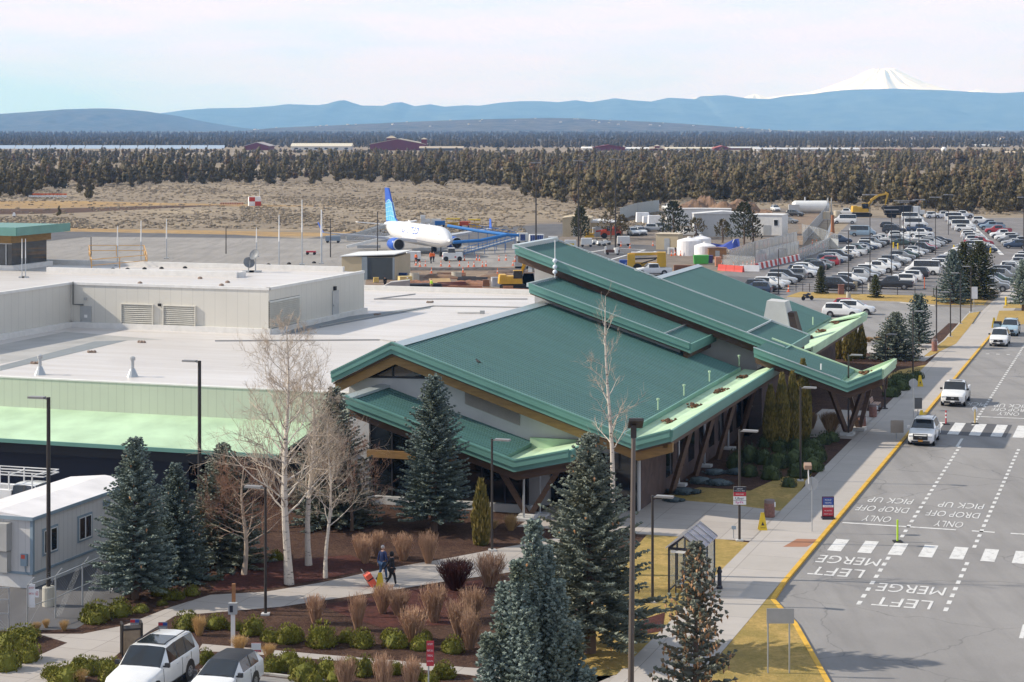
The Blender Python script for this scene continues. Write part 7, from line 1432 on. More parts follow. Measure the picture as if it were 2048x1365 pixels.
# machine with red cab, lifts, loader
T = thing('telehandler', 'orange red telehandler parked behind the yellow lift frame', 'telehandler', G(1222, 477, .02), .05); b = MB(); b.taper((0, 0, .7), (4.6, 1.9), (4.2, 1.7), .9); b.taper((1.2, .3, 1.6), (1.6, 1.0), (1.3, .9), 1.2); obj('body', b, M_ORQ, T); b = MB(); b.taper((-.4, -.5, 1.6), (1.2, .9), (1.0, .8), 1.0); obj('cab', b, CGLASS, T); b = MB(); b.bar((2.2, .5, 2.3), (-3.3, .5, 1.4), .35); obj('boom', b, M_ORQ, T); b = MB(); b.box(-3.9, -3.3, -.6, 1.2, .4, 2.3); obj('fork_carriage', b, M_GREY, T)
for sx in (-1.5, 1.5):
    for sy in (-.95, .95): b = MB(); b.lathe([(.6, -.2), (.6, .2)], (0, 0, 0), 14, Matrix.Translation((sx, sy, .6)) @ Matrix.Rotation(math.pi / 2, 4, 'X')); obj('wheel', b, M_BLACK, T)
def lift(px, py, w, h, label, m=M_YEQ, top=True):
    T = thing('scissor_lift', label, 'lift', G(px, py, .02), .05, None); b = MB(); b.box(-w / 2, w / 2, -.7, .7, .3, .7); obj('chassis', b, m, T); b = MB()
    for k in range(3):
        z0 = .7 + (h - 1.5) * k / 3; z1 = .7 + (h - 1.5) * (k + 1) / 3
        for sy in (-.6, .6): b.bar((-w * .4, sy, z0), (w * .4, sy, z1), .12); b.bar((w * .4, sy, z0), (-w * .4, sy, z1), .12)
    obj('scissor_arms', b, m, T); b = MB(); b.box(-w / 2, w / 2, -.7, .7, h - .85, h - .7)
    for x in (-w / 2, 0, w / 2):
        for sy in (-.7, .7): b.bar((x, sy, h - .7), (x, sy, h), .06)
    for sy in (-.7, .7): b.bar((-w / 2, sy, h), (w / 2, sy, h), .06)
    obj('platform', b, m, T)
    if top: b = MB(); b.box(-w / 2 - .1, w / 2 + .1, -.8, .8, h + .02, h + .25); obj('roof', b, mat('bright_yellow', (.7, .48, .03), .5), T)
lift(1179, 478, 1.9, 1.9, 'small yellow scissor lift in front of the beige sheds', M_YEQ, False); lift(906, 456, 3.0, 2.0, 'left yellow roofed lift beyond the airliner'); lift(949, 458, 2.6, 2.0, 'right yellow roofed lift beyond the airliner'); T = boxcart('orange_machine', 'low orange red machine between the two yellow roofed lifts', 'machine', 930, 455, 2.6, 1.5, 1.4, M_ORQ); T = boxcart('blue_machine', 'dark blue machine beside the white block stack beyond the airliner', 'machine', 880, 454, 2.4, 1.5, 1.4, M_BRAMP)
T = thing('block_stack', 'stack of white wrapped blocks beyond the airliner', 'blocks', G(862, 454, .02)); rnd = random.Random(3)
for k in range(9): b = MB(); b.cbox(((k % 4 - 1.5) * 1.25 + rnd.uniform(-.1, .1), rnd.uniform(-.3, .3), .5 + (k // 4) * .92), (1.15, 1.2, .88), rnd.uniform(-.1, .1)); obj('block', b, M_WHT2, T)
T = thing('passenger_stairs', 'grey truss passenger stairs under the airliner tail', 'stairs', G(735, 483, .02), .2); b = MB()
for sy in (-.8, .8):
    for k in range(6): b.bar((-4 + k * 1.6, sy, .3), (-4 + k * 1.6, sy, 1.2 + k * .5), .1); b.bar((-4 + k * 1.6, sy, .3), (-2.4 + k * 1.6, sy, 1.7 + k * .5), .1)
    b.bar((-4.4, sy, 1.0), (4.6, sy, 4.0), .12); b.bar((-4.4, sy, .3), (4.6, sy, .3), .14)
obj('truss', b, M_GREY, T); b = MB(); b.bar((-4.4, 0, .6), (4.6, 0, 3.4), 1.2, .1); obj('steps', b, M_GREY, T)
T = thing('belt_loader', 'pale grey belt loader angled up to the airliner beside the engine', 'belt loader', G(745, 500, .02), .15); b = MB(); b.bar((-5, 0, .6), (4, 0, 2.6), .8, .25); obj('belt', b, M_WHT2, T); b = MB(); b.box(-3, 1.5, -.8, .8, .35, .9); obj('chassis', b, M_GREY, T)
boxcart('tug_pair', 'grey blue tractor on the apron left of the airliner wing', 'tractor', 666, 486, 3.0, 1.6, 1.4, mat('grey_blue', (.22, .27, .33), .5)); boxcart('red_cart', 'tiny red equipment on the apron behind the penthouse masts', 'cart', 622, 510, 1.8, 1.0, .7, M_RED)
# small hangar shed with dark door
t, s = toL(G(748, 560)); T = thing('gate_shed', 'beige gate shed with a large dark door at the penthouse corner', 'shed', L(t, s), -TH + .12); b = MB(); b.box(-5.2, 3.2, 0, 10, 0, 3.5); obj('wall', b, M_TAN, T); b = MB(); b.extr([(-5.4, -.2, 3.5), (3.4, -.2, 3.9), (3.4, -.2, 4.05), (-5.4, -.2, 3.65)], (0, 10.4, 0)); obj('roof', b, M_WHT2, T); b = MB(); b.box(-1.0, 3.0, -.12, -.01, .1, 3.45); obj('door', b, mat('door_charcoal', (.05, .06, .065), .5), T); b = MB(); b.box(-1.9, -1.02, -.2, -.01, 0, 3.5); obj('door_frame', b, mat('blue_grey_metal', (.24, .28, .31), .5), T); b = MB(); b.box(3.02, 3.3, -.2, -.01, 0, 3.5); obj('door_frame', b, mat('blue_grey_metal', (.24, .28, .31), .5), T)
# masts and lamps across the apron
def pole(px, py, top, label, r=.09, hd=1, group=None, z=.0, m=None, base=0):
    p = G(px, py, z); h = HT - (top - HY) * p.y / FOC - z; T = thing('light_mast' if hd else 'utility_post', label, 'light pole', p, 0, group); b = MB(); b.tube([(0, 0, 0), (0, 0, h)], [r, r * .7], 7); obj('pole', b, m or M_BRONZE, T)
    if hd: b = MB(); b.cbox((-.5 if hd > 0 else .5, 0, h), (1.1, .5, .16)); obj('lamp_head', b, M_LED, T)
    if hd == 2: b = MB(); b.cbox((.5, 0, h), (1.1, .5, .16)); obj('lamp_head', b, M_LED, T)
    if base: b = MB(); b.lathe([(.32, 0), (.32, base)], n=12); obj('base', b, M_CONCP, T)
for i, (x, y, t) in enumerate(((1072, 497, 326), (1157, 506, 322), (1231, 508, 319))): pole(x, y, t, ('left', 'middle', 'right')[i] + ' one of three very tall dark light masts behind the top green roof', .16, 2, 'tall apron light masts')
for i, (x, y, t) in enumerate(((182, 514, 474), (452, 508, 455), (661, 515, 438), (755, 520, 424))): pole(x, y, t, ('far left', 'left of centre', 'beside the wing tip', 'in front of the fuselage')[i] + ' dark apron post', .11, 1 if i == 0 else 0, 'dark apron posts')
# checkered marker and orange barriers in the scrub
T = thing('checkered_hut', 'red and white checkered equipment hut with a whip mast in the scrub', 'hut', G(509, 412), .25); w, d, h = 3.6, 2.6, 2.7; b = MB(); b.box(-w / 2, w / 2, -d / 2, d / 2, 0, h); hu = obj('walls', b, M_REF, T); b = MB()
for i in range(2):
    for j in range(2):
        if (i + j) % 2 == 1: b.box(-w / 2 + i * w / 2, -w / 2 + (i + 1) * w / 2, -d / 2 - .03, -d / 2 - .005, j * h / 2, (j + 1) * h / 2); b.box(w / 2 + .005, w / 2 + .03, -d / 2 + i * d / 2, -d / 2 + (i + 1) * d / 2, j * h / 2, (j + 1) * h / 2)
obj('red_checks', b, mat('check_red', (.5, .05, .03), .6), hu); b = MB(); b.tube([(1.6, .6, 0), (1.6, .6, 5)], .05, 5); obj('mast', b, M_REF, T)
for i, (x0, x1, y, lb, m2) in enumerate(((57, 134, 393, 'red', M_ORG), (57, 134, 397, 'white', M_REF), (440, 487, 412, 'orange and white', mat('barrier_pink', (.6, .3, .2), .7)))):
    T = thing('light_array', lb + ' row of low approach light frames in the scrub', 'barrier', G((x0 + x1) / 2, y)); k = G(1024, y).y / FOC; w = (x1 - x0) * k; b = MB()
    for q in range(10): xx = -w / 2 + w * (q + .5) / 10; b.bar((xx, 0, 0), (xx, 0, .9), .12); b.box(xx - w / 22, xx + w / 22, -.06, .06, .45, .95)
    obj('frame', b, m2, T)
T = thing('marker_box', 'small white marker by the dark track in the scrub', 'marker', G(28, 433)); b = MB(); b.taper((0, 0, 0), (.8, .8), (.4, .4), 1.0); obj('body', b, M_REF, T)
# ------------------------------------------------------------ car parks, sheds and yard
COLS = [('white', (.72, .72, .71), 20), ('silver', (.40, .41, .42), 14), ('grey', (.16, .165, .17), 20), ('black', (.018, .018, .02), 26), ('dark blue', (.025, .045, .09), 9), ('pale blue', (.20, .28, .36), 3), ('red', (.32, .02, .025), 6), ('dark green', (.03, .055, .045), 3), ('tan', (.36, .31, .24), 4)]
KN = {'suv': 'SUV', 'big': 'big SUV', 'sedan': 'sedan', 'hatch': 'hatchback', 'pickup': 'pickup', 'van': 'van', 'vanette': 'minivan'}
CARS = {}; rc = random.Random(5)
def park(kind, loc, rz, col, label, group):
    if kind not in CARS:
        CARS[kind] = car(kind, label, 'truck' if kind == 'pickup' else 'van' if kind in ('van',) else 'car', loc, rz, col, group, 0, True if kind != 'van' else True); T = CARS[kind]
    else: T = dup(CARS[kind], loc, rz, label, group)
    for c in KIDS[T.name]:
        if c.name.startswith('body'): c.color = (*col, 1)
    return T
def pickcol():
    n = rc.random() * sum(c[2] for c in COLS)
    for c in COLS:
        n -= c[2]
        if n <= 0: return c
    return COLS[0]
ORD = ['first', 'second', 'third', 'fourth', 'fifth', 'sixth', 'seventh', 'eighth', 'ninth', 'tenth', 'eleventh', 'twelfth', 'thirteenth', 'fourteenth', 'fifteenth', 'sixteenth', 'seventeenth', 'eighteenth', 'nineteenth', 'twentieth', 'twenty-first', 'twenty-second', 'twenty-third', 'twenty-fourth', 'twenty-fifth', 'twenty-sixth', 'twenty-seventh', 'twenty-eighth', 'twenty-ninth', 'thirtieth', 'thirty-first', 'thirty-second', 'thirty-third', 'thirty-fourth']
KW = ['suv'] * 9 + ['sedan'] * 4 + ['hatch'] * 4 + ['pickup'] * 4 + ['big'] * 2 + ['vanette']
def row(a, b, n, rzs, where, fixed=None, gap=.06, z=.03):
    p, q = G(*a, z), G(*b, z)
    for i in range(n):
        k, c = rc.choice(KW), pickcol()
        if fixed and i in fixed: k, cn = fixed[i]; c = next(x for x in COLS if x[0] == cn)
        elif rc.random() < gap: continue
        w = p.lerp(q, i / max(1, n - 1)) + Vector((rc.gauss(0, .12), rc.gauss(0, .12), 0)); rz = rzs[rc.randrange(len(rzs))] + rc.gauss(0, .02)
        park(k, w, rz, c[1], f'{c[0]} {KN[k]}, {ORD[i]} from the near end of {where}', 'cars parked ' + where)
h1 = head(TC, -TS); h1b = head(-TC, TS); T2 = math.atan((1756 - 1024) / 3900.); h2 = head(math.cos(T2), -math.sin(T2)); h2b = head(-math.cos(T2), math.sin(T2))
row((1512, 588), (1764, 487), 29, [h1, h1, h1b], 'the row beside the striped barriers', {0: ('suv', 'dark blue'), 1: ('suv', 'black'), 2: ('suv', 'white'), 3: ('sedan', 'white'), 4: ('suv', 'silver'), 5: ('big', 'black'), 6: ('suv', 'grey'), 7: ('pickup', 'white'), 8: ('suv', 'dark blue'), 9: ('suv', 'white'), 10: ('suv', 'black'), 25: ('big', 'grey'), 27: ('pickup', 'white'), 28: ('pickup', 'white')}, .02)
row((1676, 581), (1880, 487), 21, [h1], 'the middle car park row', {0: ('big', 'black'), 1: ('suv', 'black'), 2: ('suv', 'white'), 3: ('pickup', 'silver'), 4: ('suv', 'grey'), 5: ('suv', 'white'), 6: ('pickup', 'white'), 7: ('pickup', 'white')}, .04)
row((1786, 578), (1950, 497), 15, [h1b], 'the row right of the middle row', {0: ('pickup', 'black'), 1: ('suv', 'white'), 2: ('suv', 'white'), 3: ('suv', 'black'), 4: ('van', 'white'), 5: ('sedan', 'white'), 6: ('suv', 'white')}, .05)
row((1966, 590), (2085, 505), 16, [h1], 'the row behind the olive conifers', None, .05); row((2052, 540), (2110, 500), 7, [h1b], 'the short row at the right edge', None, .02)
row((1806, 492), (1790, 467), 9, [h2], 'the far row with the green sedan', {0: ('sedan', 'dark green'), 1: ('suv', 'grey'), 2: ('suv', 'white'), 3: ('sedan', 'dark blue')}, .55)
row((1852, 492), (1824, 440), 12, [h2], 'the row left of the lane line', {0: ('pickup', 'grey'), 1: ('suv', 'white'), 2: ('sedan', 'silver'), 3: ('pickup', 'white'), 7: ('van', 'white'), 9: ('suv', 'silver'), 10: ('van', 'white'), 11: ('vanette', 'white')}, .2)
row((1970, 505), (1912, 444), 14, [h2], 'the far row of white vans', {2: ('pickup', 'red'), 3: ('suv', 'white'), 4: ('suv', 'silver'), 5: ('suv', 'white'), 8: ('suv', 'white'), 9: ('van', 'white'), 11: ('van', 'white'), 13: ('van', 'white')}, .2)
row((2032, 497), (1975, 452), 11, [h2b], 'the row beside the red pickup', {0: ('suv', 'dark blue'), 2: ('suv', 'grey'), 3: ('suv', 'white'), 4: ('pickup', 'white'), 6: ('pickup', 'red'), 7: ('sedan', 'dark blue'), 8: ('pickup', 'pale blue'), 9: ('pickup', 'dark blue')}, .1)
row((2090, 500), (2052, 490), 3, [h2], 'the far right lot corner')
def lone(kind, px, py, rz, col, label, z=.03): park(kind, G(px, py, z), rz, next(c[1] for c in COLS if c[0] == col), label, None)
lone('van', 1690, 448, h2b, 'white', 'white high roof van alone at the dirt edge of the far lot'); lone('hatch', 1779, 457, h2, 'black', 'dark sloping hatchback alone in the far lot lane'); lone('suv', 1963, 447, h2, 'white', 'white sport utility car at the end of the far lot lane line'); lone('pickup', 1692, 431, h2, 'white', 'white pickup truck beside the concrete drums at the far lot'); lone('suv', 1681, 487, h2, 'dark blue', 'dark blue car half hidden by the end of the mesh fence')
lone('van', 1726, 473, h1, 'pale blue', 'pale blue high roof van at the back of the first row'); lone('suv', 1551, 423, head(.1, -1), 'white', 'white truck facing the camera on the dirt beyond the sheds'); lone('pickup', 1337, 421, head(.3, -1), 'white', 'white truck left of the brown soil hill'); lone('pickup', 1306, 551, head(-.95, -.1), 'white', 'white pickup truck in front of the yellow loader behind the green roof'); lone('pickup', 1376, 474, head(.95, -.2), 'white', 'white pickup beside the bushy dark juniper'); lone('suv', 1267, 471, head(.2, -1), 'white', 'white sport utility car in the gravel yard, left of a pair'); lone('suv', 1281, 470, head(.25, -1), 'white', 'white sport utility car in the gravel yard, right of a pair'); lone('sedan', 1280, 464, head(1, 0), 'grey', 'grey sedan behind the white pair in the gravel yard'); lone('suv', 1310, 463, head(1, -.1), 'silver', 'silver car behind the bushy dark juniper'); lone('suv', 1327, 461, head(1, -.1), 'grey', 'grey car right of the silver car behind the juniper'); lone('sedan', 1577, 447, head(.8, -.5), 'grey', 'grey car on the dirt road past the sheds'); lone('suv', 1590, 433, head(.7, -.5), 'black', 'black car on the dirt road near the white horizontal tank')
lone('suv', 1684, 634, head(TC, -TS), 'white', 'nearest white sport utility car in the drop off lot behind the eave'); lone('suv', 1712, 628, head(TC, -TS), 'white', 'white sport utility car in the drop off lot right of the nearest one'); lone('hatch', 1700, 621, head(TC, -TS), 'red', 'red car in the drop off lot behind the two white ones')
for i, (x, y) in enumerate(((1868, 437), (1886, 437), (1912, 437), (1924, 436))): lone(('suv', 'pickup', 'suv', 'pickup')[i], x, y, head(1, 0), 'white', 'white vehicle along the far lot edge, ' + ('first from the left', 'second from the left', 'third from the left', 'rightmost')[i])
# dump truck
T = thing('dump_truck', 'white cab dump truck with black bed at the far lot edge', 'truck', G(1806, 436, .02), 0); b = MB(); b.taper((3.4, 0, 1.0), (2.0, 2.3), (1.8, 2.1), 2.0); b.taper((4.8, 0, .9), (1.5, 2.0), (1.3, 1.8), 1.1); obj('cab', b, M_WHT2, T); b = MB(); b.add([(-4.8, -1.2, 1.2), (1.8, -1.2, 1.2), (1.8, 1.2, 1.2), (-4.8, 1.2, 1.2), (-5.2, -1.3, 2.9), (2.1, -1.3, 3.3), (2.1, 1.3, 3.3), (-5.2, 1.3, 2.9)], [(3,2,1,0),(4,5,6,7),(0,1,5,4),(1,2,6,5),(2,3,7,6),(3,0,4,7)]); obj('bed', b, M_BLACK, T); b = MB(); b.box(-4.8, 5.2, -.5, .5, .7, 1.1); obj('frame', b, M_BLACK, T)
for x in (-3.6, -2.4, 4.4):
    for sy in (-1, 1): b = MB(); b.lathe([(.5, -.15), (.5, .15)], (0, 0, 0), 12, Matrix.Translation((x, sy, .5)) @ Matrix.Rotation(math.pi / 2, 4, 'X')); obj('wheel', b, M_BLACK, T)
# motorcycle on the grass strip
T = thing('motorcycle', 'black motorcycle parked on the grass strip by the young conifer', 'motorcycle', G(1615, 601, .03), .5)
for x in (-.7, .7): b = MB(); b.lathe([(.22, -.06), (.31, -.05), (.31, .05), (.22, .06)], (0, 0, 0), 14, Matrix.Translation((x, 0, .31)) @ Matrix.Rotation(math.pi / 2, 4, 'X')); obj('wheel', b, M_BLACK, T)
b = MB(); b.tube([(-.75, 0, .75), (-.2, 0, .72), (.15, 0, .85), (.45, 0, .8)], [.1, .14, .17, .1], 8); b.cbox((0, 0, .45), (.5, .3, .35)); obj('body', b, M_NAVY, T); b = MB(); b.bar((.7, 0, .3), (.45, 0, 1.05), .05); b.bar((.45, -.35, 1.05), (.45, .35, 1.05), .04); obj('fork', b, M_STEEL, T)
# car park lamps
for i, (x, y, t, bs) in enumerate(((1557, 588, 498, 0), (1697, 598, 462, .9), (1740, 580, 390, .9), (1783, 560, 420, 0), (1800, 520, 402, 0), (1807, 500, 405, 0), (1820, 500, 402, 0), (1838, 525, 400, 0), (1871, 510, 395, 0), (2047, 520, 395, 0), (1655, 470, 440, 0), (1897, 470, 390, 0))): pole(x, y, t, 'slim dark car park lamp ' + ('behind the far green roof', 'on a drum in the grass strip', 'on a concrete drum right of the black car', 'in the middle row', 'left of the far lane line', 'right beside the lane line', 'behind the far green sedan', 'near the white panel van', 'above the blue spruce', 'at the right picture edge', 'by the dirt road', 'behind the white vans')[i], .075, -1 if i == 0 else 2, 'car park lamps', .02, None, bs)
# black rail fence along the lot, drums and boxes
pts = [G(x, y, .02) for x, y in ((1592, 583), (1619, 584), (1690, 586), (1760, 589), (1830, 592), (1905, 597))]; o = pts[0]; T = thing('rail_fence', 'low black rail fence between car park and dry grass strip', 'fence', o)
b = MB(o)
for p, q in zip(pts[:-1], pts[1:]):
    for z in (.35, .75, 1.1): b.bar(p + Vector((0, 0, z)), q + Vector((0, 0, z)), .03)
obj('rail', b, M_BRONZE, T)
for p in [a.lerp(c, f) for a, c in zip(pts[:-1], pts[1:]) for f in (0, .5)]: b = MB(o); b.bar(p, p + Vector((0, 0, 1.2)), .08); obj('post', b, M_BRONZE, T)
for x, y, w, h, m, lb in ((1682, 589, .8, 1.3, M_BINR, 'brown square bin at the black rail fence'), (1711, 582, .5, 1.2, M_TAN, 'tan ticket box at the black rail fence'), (1600, 562, .5, .5, mat('pale_teal', (.4, .55, .52), .6), 'pale teal box standing behind the first row')):
    T = thing('kiosk_box', lb, 'box', G(x, y, .02)); b = MB(); b.taper((0, 0, 0), (w, w), (w * .9, w * .9), h); obj('body', b, m, T); b = MB(); b.box(-w * .55, w * .55, -w * .55, w * .55, h, h + .08); obj('lid', b, m, T)
for i, (x, y) in enumerate(((1787, 497), (1796, 499), (1981, 508), (2011, 545), (1908, 503), (2012, 612))): T = thing('yellow_bollard', 'yellow steel bollard ' + ('by the dark green sedan', 'right of the one by the dark green sedan', 'at the end of the far lane line', 'in the row behind the olive conifers', 'above the olive conifers', 'on the kerb at the right spruce')[i], 'bollard', G(x, y, .02), 0, None); b = MB(); b.lathe([(.14, 0), (.14, 1.1), (.05, 1.2)], n=10); obj('post', b, M_YEL, T); b = MB(); b.lathe([(.2, 0), (.2, .08)], n=10); obj('base', b, M_CONCP, T)
for i, (x, y) in enumerate(((1653, 439), (1674, 437))): T = thing('concrete_drum', ('left', 'right')[i] + ' pale concrete drum at the end of the dirt road', 'drum', G(x, y)); b = MB(); b.lathe([(.9, 0), (.9, 1.9), (.7, 1.95)], n=16); obj('drum', b, mat('cream_concrete', (.55, .48, .37), .8), T)
T = thing('rust_column', 'rust orange conical pile marker behind the mesh fence end', 'post', G(1665, 483)); b = MB(); b.lathe([(.75, 0), (.55, 1.2), (.35, 3), (.3, 5.4)], n=9); obj('body', b, mat('rust', (.30, .12, .05), .9, 0, .3, 1), T)
# barriers and mesh fences
def barrier(a, b_, n, label, c2=None):
    p, q = G(*a), G(*b_); u = (q - p) / n; rz = math.atan2(u.y, u.x)
    for i in range(n):
        w = p + u * (i + .5); T = thing('road_barrier', label[i % len(label)], 'barrier', w, rz, 'plastic barriers by the car park'); ln = u.length * .97
        b = MB(); b.extr([(-ln / 2, -.3, 0), (-ln / 2, .3, 0), (-ln / 2, .22, .3), (-ln / 2, .1, 1.0), (-ln / 2, -.1, 1.0), (-ln / 2, -.22, .3)], (ln, 0, 0)); obj('shell', b, (M_RED2 if (i % 2 == 0 or not c2) else M_REF), T); b = MB(); b.box(-ln * .3, -ln * .2, -.24, .24, .1, .2); b.box(ln * .2, ln * .3, -.24, .24, .1, .2); obj('slot', b, M_BLACK, T)
M_RED2 = mat('barrier_red', (.52, .045, .03), .6)
barrier((1511, 540), (1598, 520), 20, ['red plastic barrier in the striped line below the mesh fence', 'white plastic barrier in the striped line below the mesh fence'], 1); barrier((1437, 541), (1487, 545), 3, ['long red plastic barrier beside the crest of the far green roof'])
T = thing('road_barrier', 'long white plastic barrier between the red barriers and the striped line', 'barrier', G(1499, 543), -.2); b = MB(); b.extr([(-1.6, -.3, 0), (-1.6, .3, 0), (-1.6, .1, 1.0), (-1.6, -.1, 1.0)], (3.2, 0, 0)); obj('shell', b, M_REF, T); b = MB(); b.box(-1, -.6, -.24, .24, .1, .2); obj('slot', b, M_BLACK, T)
M_MESH = clear('fence_mesh_fabric', (.50, .52, .53), .62); M_MESHT = clear('thin_fence_mesh', (.45, .46, .46), .28)
def meshfence(pts, label, H=2.4, m=M_MESH, step=3.0):
    P = [G(x, y, .02) for x, y in pts]; o = P[0]; T = thing('mesh_fence', label, 'fence', o); b = MB(o)
    for p, q in zip(P[:-1], P[1:]): b.extr([p, q, q + Vector((0, 0, H)), p + Vector((0, 0, H))], (0, .02, 0))
    obj('mesh_panel', b, m, T); b = MB(o); 
    for p, q in zip(P[:-1], P[1:]): b.bar(p + Vector((0, 0, H)), q + Vector((0, 0, H)), .06); b.bar(p + Vector((0, 0, .1)), q + Vector((0, 0, .1)), .06)
    obj('rail', b, M_STEEL, T)
    for p, q in zip(P[:-1], P[1:]):
        n = max(1, int((q - p).length / step))
        for k in range(n + 1): w = p.lerp(q, k / n); b = MB(o); b.bar(w, w + Vector((0, 0, H + .1)), .07); obj('post', b, M_STEEL, T)
meshfence([(1512, 533), (1597, 511)], 'grey mesh fence above the striped barrier line', 2.6); meshfence([(1460, 530), (1510, 512), (1594, 490)], 'grey mesh fence behind, rising towards the dirt road', 2.6); meshfence([(1599, 520), (1660, 497), (1677, 500)], 'pale mesh fence along the back of the first row', 2.0, M_MESH); meshfence([(1604, 473), (1640, 482), (1676, 497)], 'thin mesh fence in front of the rust marker', 2.6, M_MESHT); meshfence([(1606, 490), (1622, 470), (1646, 440), (1656, 425)], 'mesh fence climbing along the dirt road', 2.4); meshfence([(1240, 442), (1275, 430), (1318, 423)], 'pale slatted fence curving behind the gravel yard', 3.2, mat('slat_grey', (.42, .44, .42), .7), 6); meshfence([(1446, 537), (1510, 541)], 'thin mesh fence behind the long red barriers', 2.2, M_MESHT)
# sheds, tanks, mobile offices
def shed(px, py, w, d, h, label, m, roof, rz=-TH, pitch=.5, win=0, name='storage_shed'):
    T = thing(name, label, 'building', G(px, py), rz); b = MB(); b.box(-w / 2, w / 2, 0, d, 0, h); obj('wall', b, m, T); b = MB(); b.extr([(-w / 2 - .15, -.15, h), (w / 2 + .15, -.15, h), (w / 2 + .15, -.15, h + .08), (0, -.15, h + pitch), (-w / 2 - .15, -.15, h + .08)], (0, d + .3, 0)); obj('roof', b, roof, T); b = MB(); b.box(-w * .12, w * .12, -.05, -.005, 0, min(2.2, h * .8)); dd = obj('door', b, M_GREY, T); b = MB(); b.box(w * .06, w * .1, -.07, -.052, .9, 1.1); obj('door_handle', b, M_STEEL, dd)
    for k in range(win): b = MB(); x = -w * .38 + k * w * .76 / max(1, win - 1) if win > 1 else w * .3; b.box(x - .5, x + .5, -.05, -.005, h * .45, h * .8); f = obj('window', b, M_REF, T); b = MB(); b.box(x - .42, x + .42, -.06, -.051, h * .48, h * .77); obj('pane', b, M_GLASS, f)
M_SAGE = mat('shed_sage', (.38, .41, .38), .7); M_OFF = mat('office_white', (.66, .65, .63), .6); M_OFG = mat('office_grey', (.50, .50, .49), .6, 0, .05, 2)
shed(1153, 474, 6.0, 9, 4.0, 'beige shed with sage side, left of the juniper in the gravel yard', M_TAN, M_TAN, -.1); shed(1200, 473, 9.5, 9, 2.9, 'long low beige shed behind the orange red telehandler', M_TAN, M_OFF, -.05); shed(1334, 500, 4.4, 4, 3.0, 'beige container shed beside the white tanks', M_TAN, mat('cream_roof', (.6, .5, .36), .6), -TH, .12); shed(1435, 519, 3.2, 2.5, 1.9, 'small brown wooden shed right of the white tanks', mat('brown_wood', (.30, .15, .06), .8, 0, .2, 2), mat('brown_roof', (.20, .12, .09), .8), -.05, .2)
shed(1398, 452, 15.5, 4, 4.0, 'long white mobile office behind the bushy dark juniper', M_OFF, M_OFF, -.02, .15, 2, 'mobile_office'); shed(1446, 474, 12.5, 5, 4.9, 'large grey mobile building behind the small trees', M_OFG, M_OFF, -.02, .6, 0, 'mobile_office'); shed(1534, 471, 6.6, 7, 4.4, 'white mobile office with one small window at the dirt road', M_OFF, M_OFF, -TH, .15, 1, 'mobile_office')
for i, (x, y, r, h) in enumerate(((1378, 511, 2.2, 2.7), (1402, 507, 1.9, 2.75), (1410, 516, 1.95, 2.15))): T = thing('storage_tank', ('left broad', 'rear taller', 'front right')[i] + ' white cylindrical tank of the tank trio', 'tank', G(x, y)); b = MB(); b.lathe([(r, 0), (r, h), (r * .92, h + .12), (r * .3, h + .5), (.2, h + .55)], n=26); obj('shell', b, mat('tank_white', (.78, .76, .76), .5), T); b = MB(); b.lathe([(.3, h + .5), (.3, h + .75)], n=10); obj('hatch', b, M_WHT2, T)
for i, (x, y) in enumerate(((1344, 510), (1357, 510), (1370, 511))): T = thing('chiller_unit', 'white boxed fan unit, ' + ('left', 'middle', 'right')[i] + ' of three in front of the white tanks', 'machine', G(x, y), 0, 'white fan units'); b = MB(); b.box(-.75, .75, -.5, .5, .1, 1.3); obj('case', b, M_WHT2, T); b = MB(); b.box(-.5, .3, -.53, -.505, .35, 1.1); obj('grille', b, M_GREY, T)
for x, y, w, h, m, lb in ((1402, 529, 2.6, 1.5, mat('dumpster_green', (.08, .42, .07), .5), 'bright green dumpster behind the crest of the far green roof'), (1419, 527, 1.1, 1.3, mat('dumpster_purple', (.07, .05, .16), .5), 'dark purple bin right of the green dumpster'), (1436, 534, 1.0, 1.6, mat('barrel_salmon', (.55, .25, .15), .6), 'salmon coloured barrel behind the red barriers')):
    T = thing('dumpster', lb, 'dumpster', G(x, y)); b = MB(); b.taper((0, 0, .1), (w * .92, 1.1), (w, 1.3), h - .1); obj('body', b, m, T); b = MB(); b.box(-w / 2, w / 2, -.66, .66, h, h + .08); obj('lid', b, m, T)
T = thing('blue_tarp', 'blue tarpaulin draped over a frame right of the white tanks', 'tarpaulin', G(1446, 503)); b = MB(); b.add([(-3.3, 0, .1), (-3.0, 1.5, 1.6), (0, .8, 1.2), (2.2, .4, 2.3), (3.1, .2, 2.4), (3.2, -.5, .3), (1.6, -1.2, .2), (0, -.5, .9)], [(0, 7, 2, 1), (2, 7, 3), (7, 6, 3), (3, 6, 5, 4), (0, 1, 2)]); obj('sheet', b, mat('tarp_blue', (.04, .07, .33), .6, 0, .2, 1), T); b = MB(); b.bar((1.0, -.9, 0), (2.2, .3, 2.3), .1); b.bar((3.1, .1, 0), (3.1, .1, 2.4), .1); obj('frame', b, M_GREY, T)
T = thing('fuel_tank', 'long white horizontal fuel tank at the far end of the dirt road', 'tank', G(1621, 428)); M = Matrix.Translation((0, 0, 1.9)) @ Matrix.Rotation(math.pi / 2, 4, 'Y'); b = MB(); b.lathe([(.2, -5.2), (1.2, -5.0), (1.7, -4.3), (1.7, 4.3), (1.2, 5.0), (.2, 5.2)], (0, 0, 0), 22, M); obj('shell', b, M_WHT2, T); b = MB()
for x in (-3, 3): b.box(x - .3, x + .3, -1.2, 1.2, 0, 1.0)
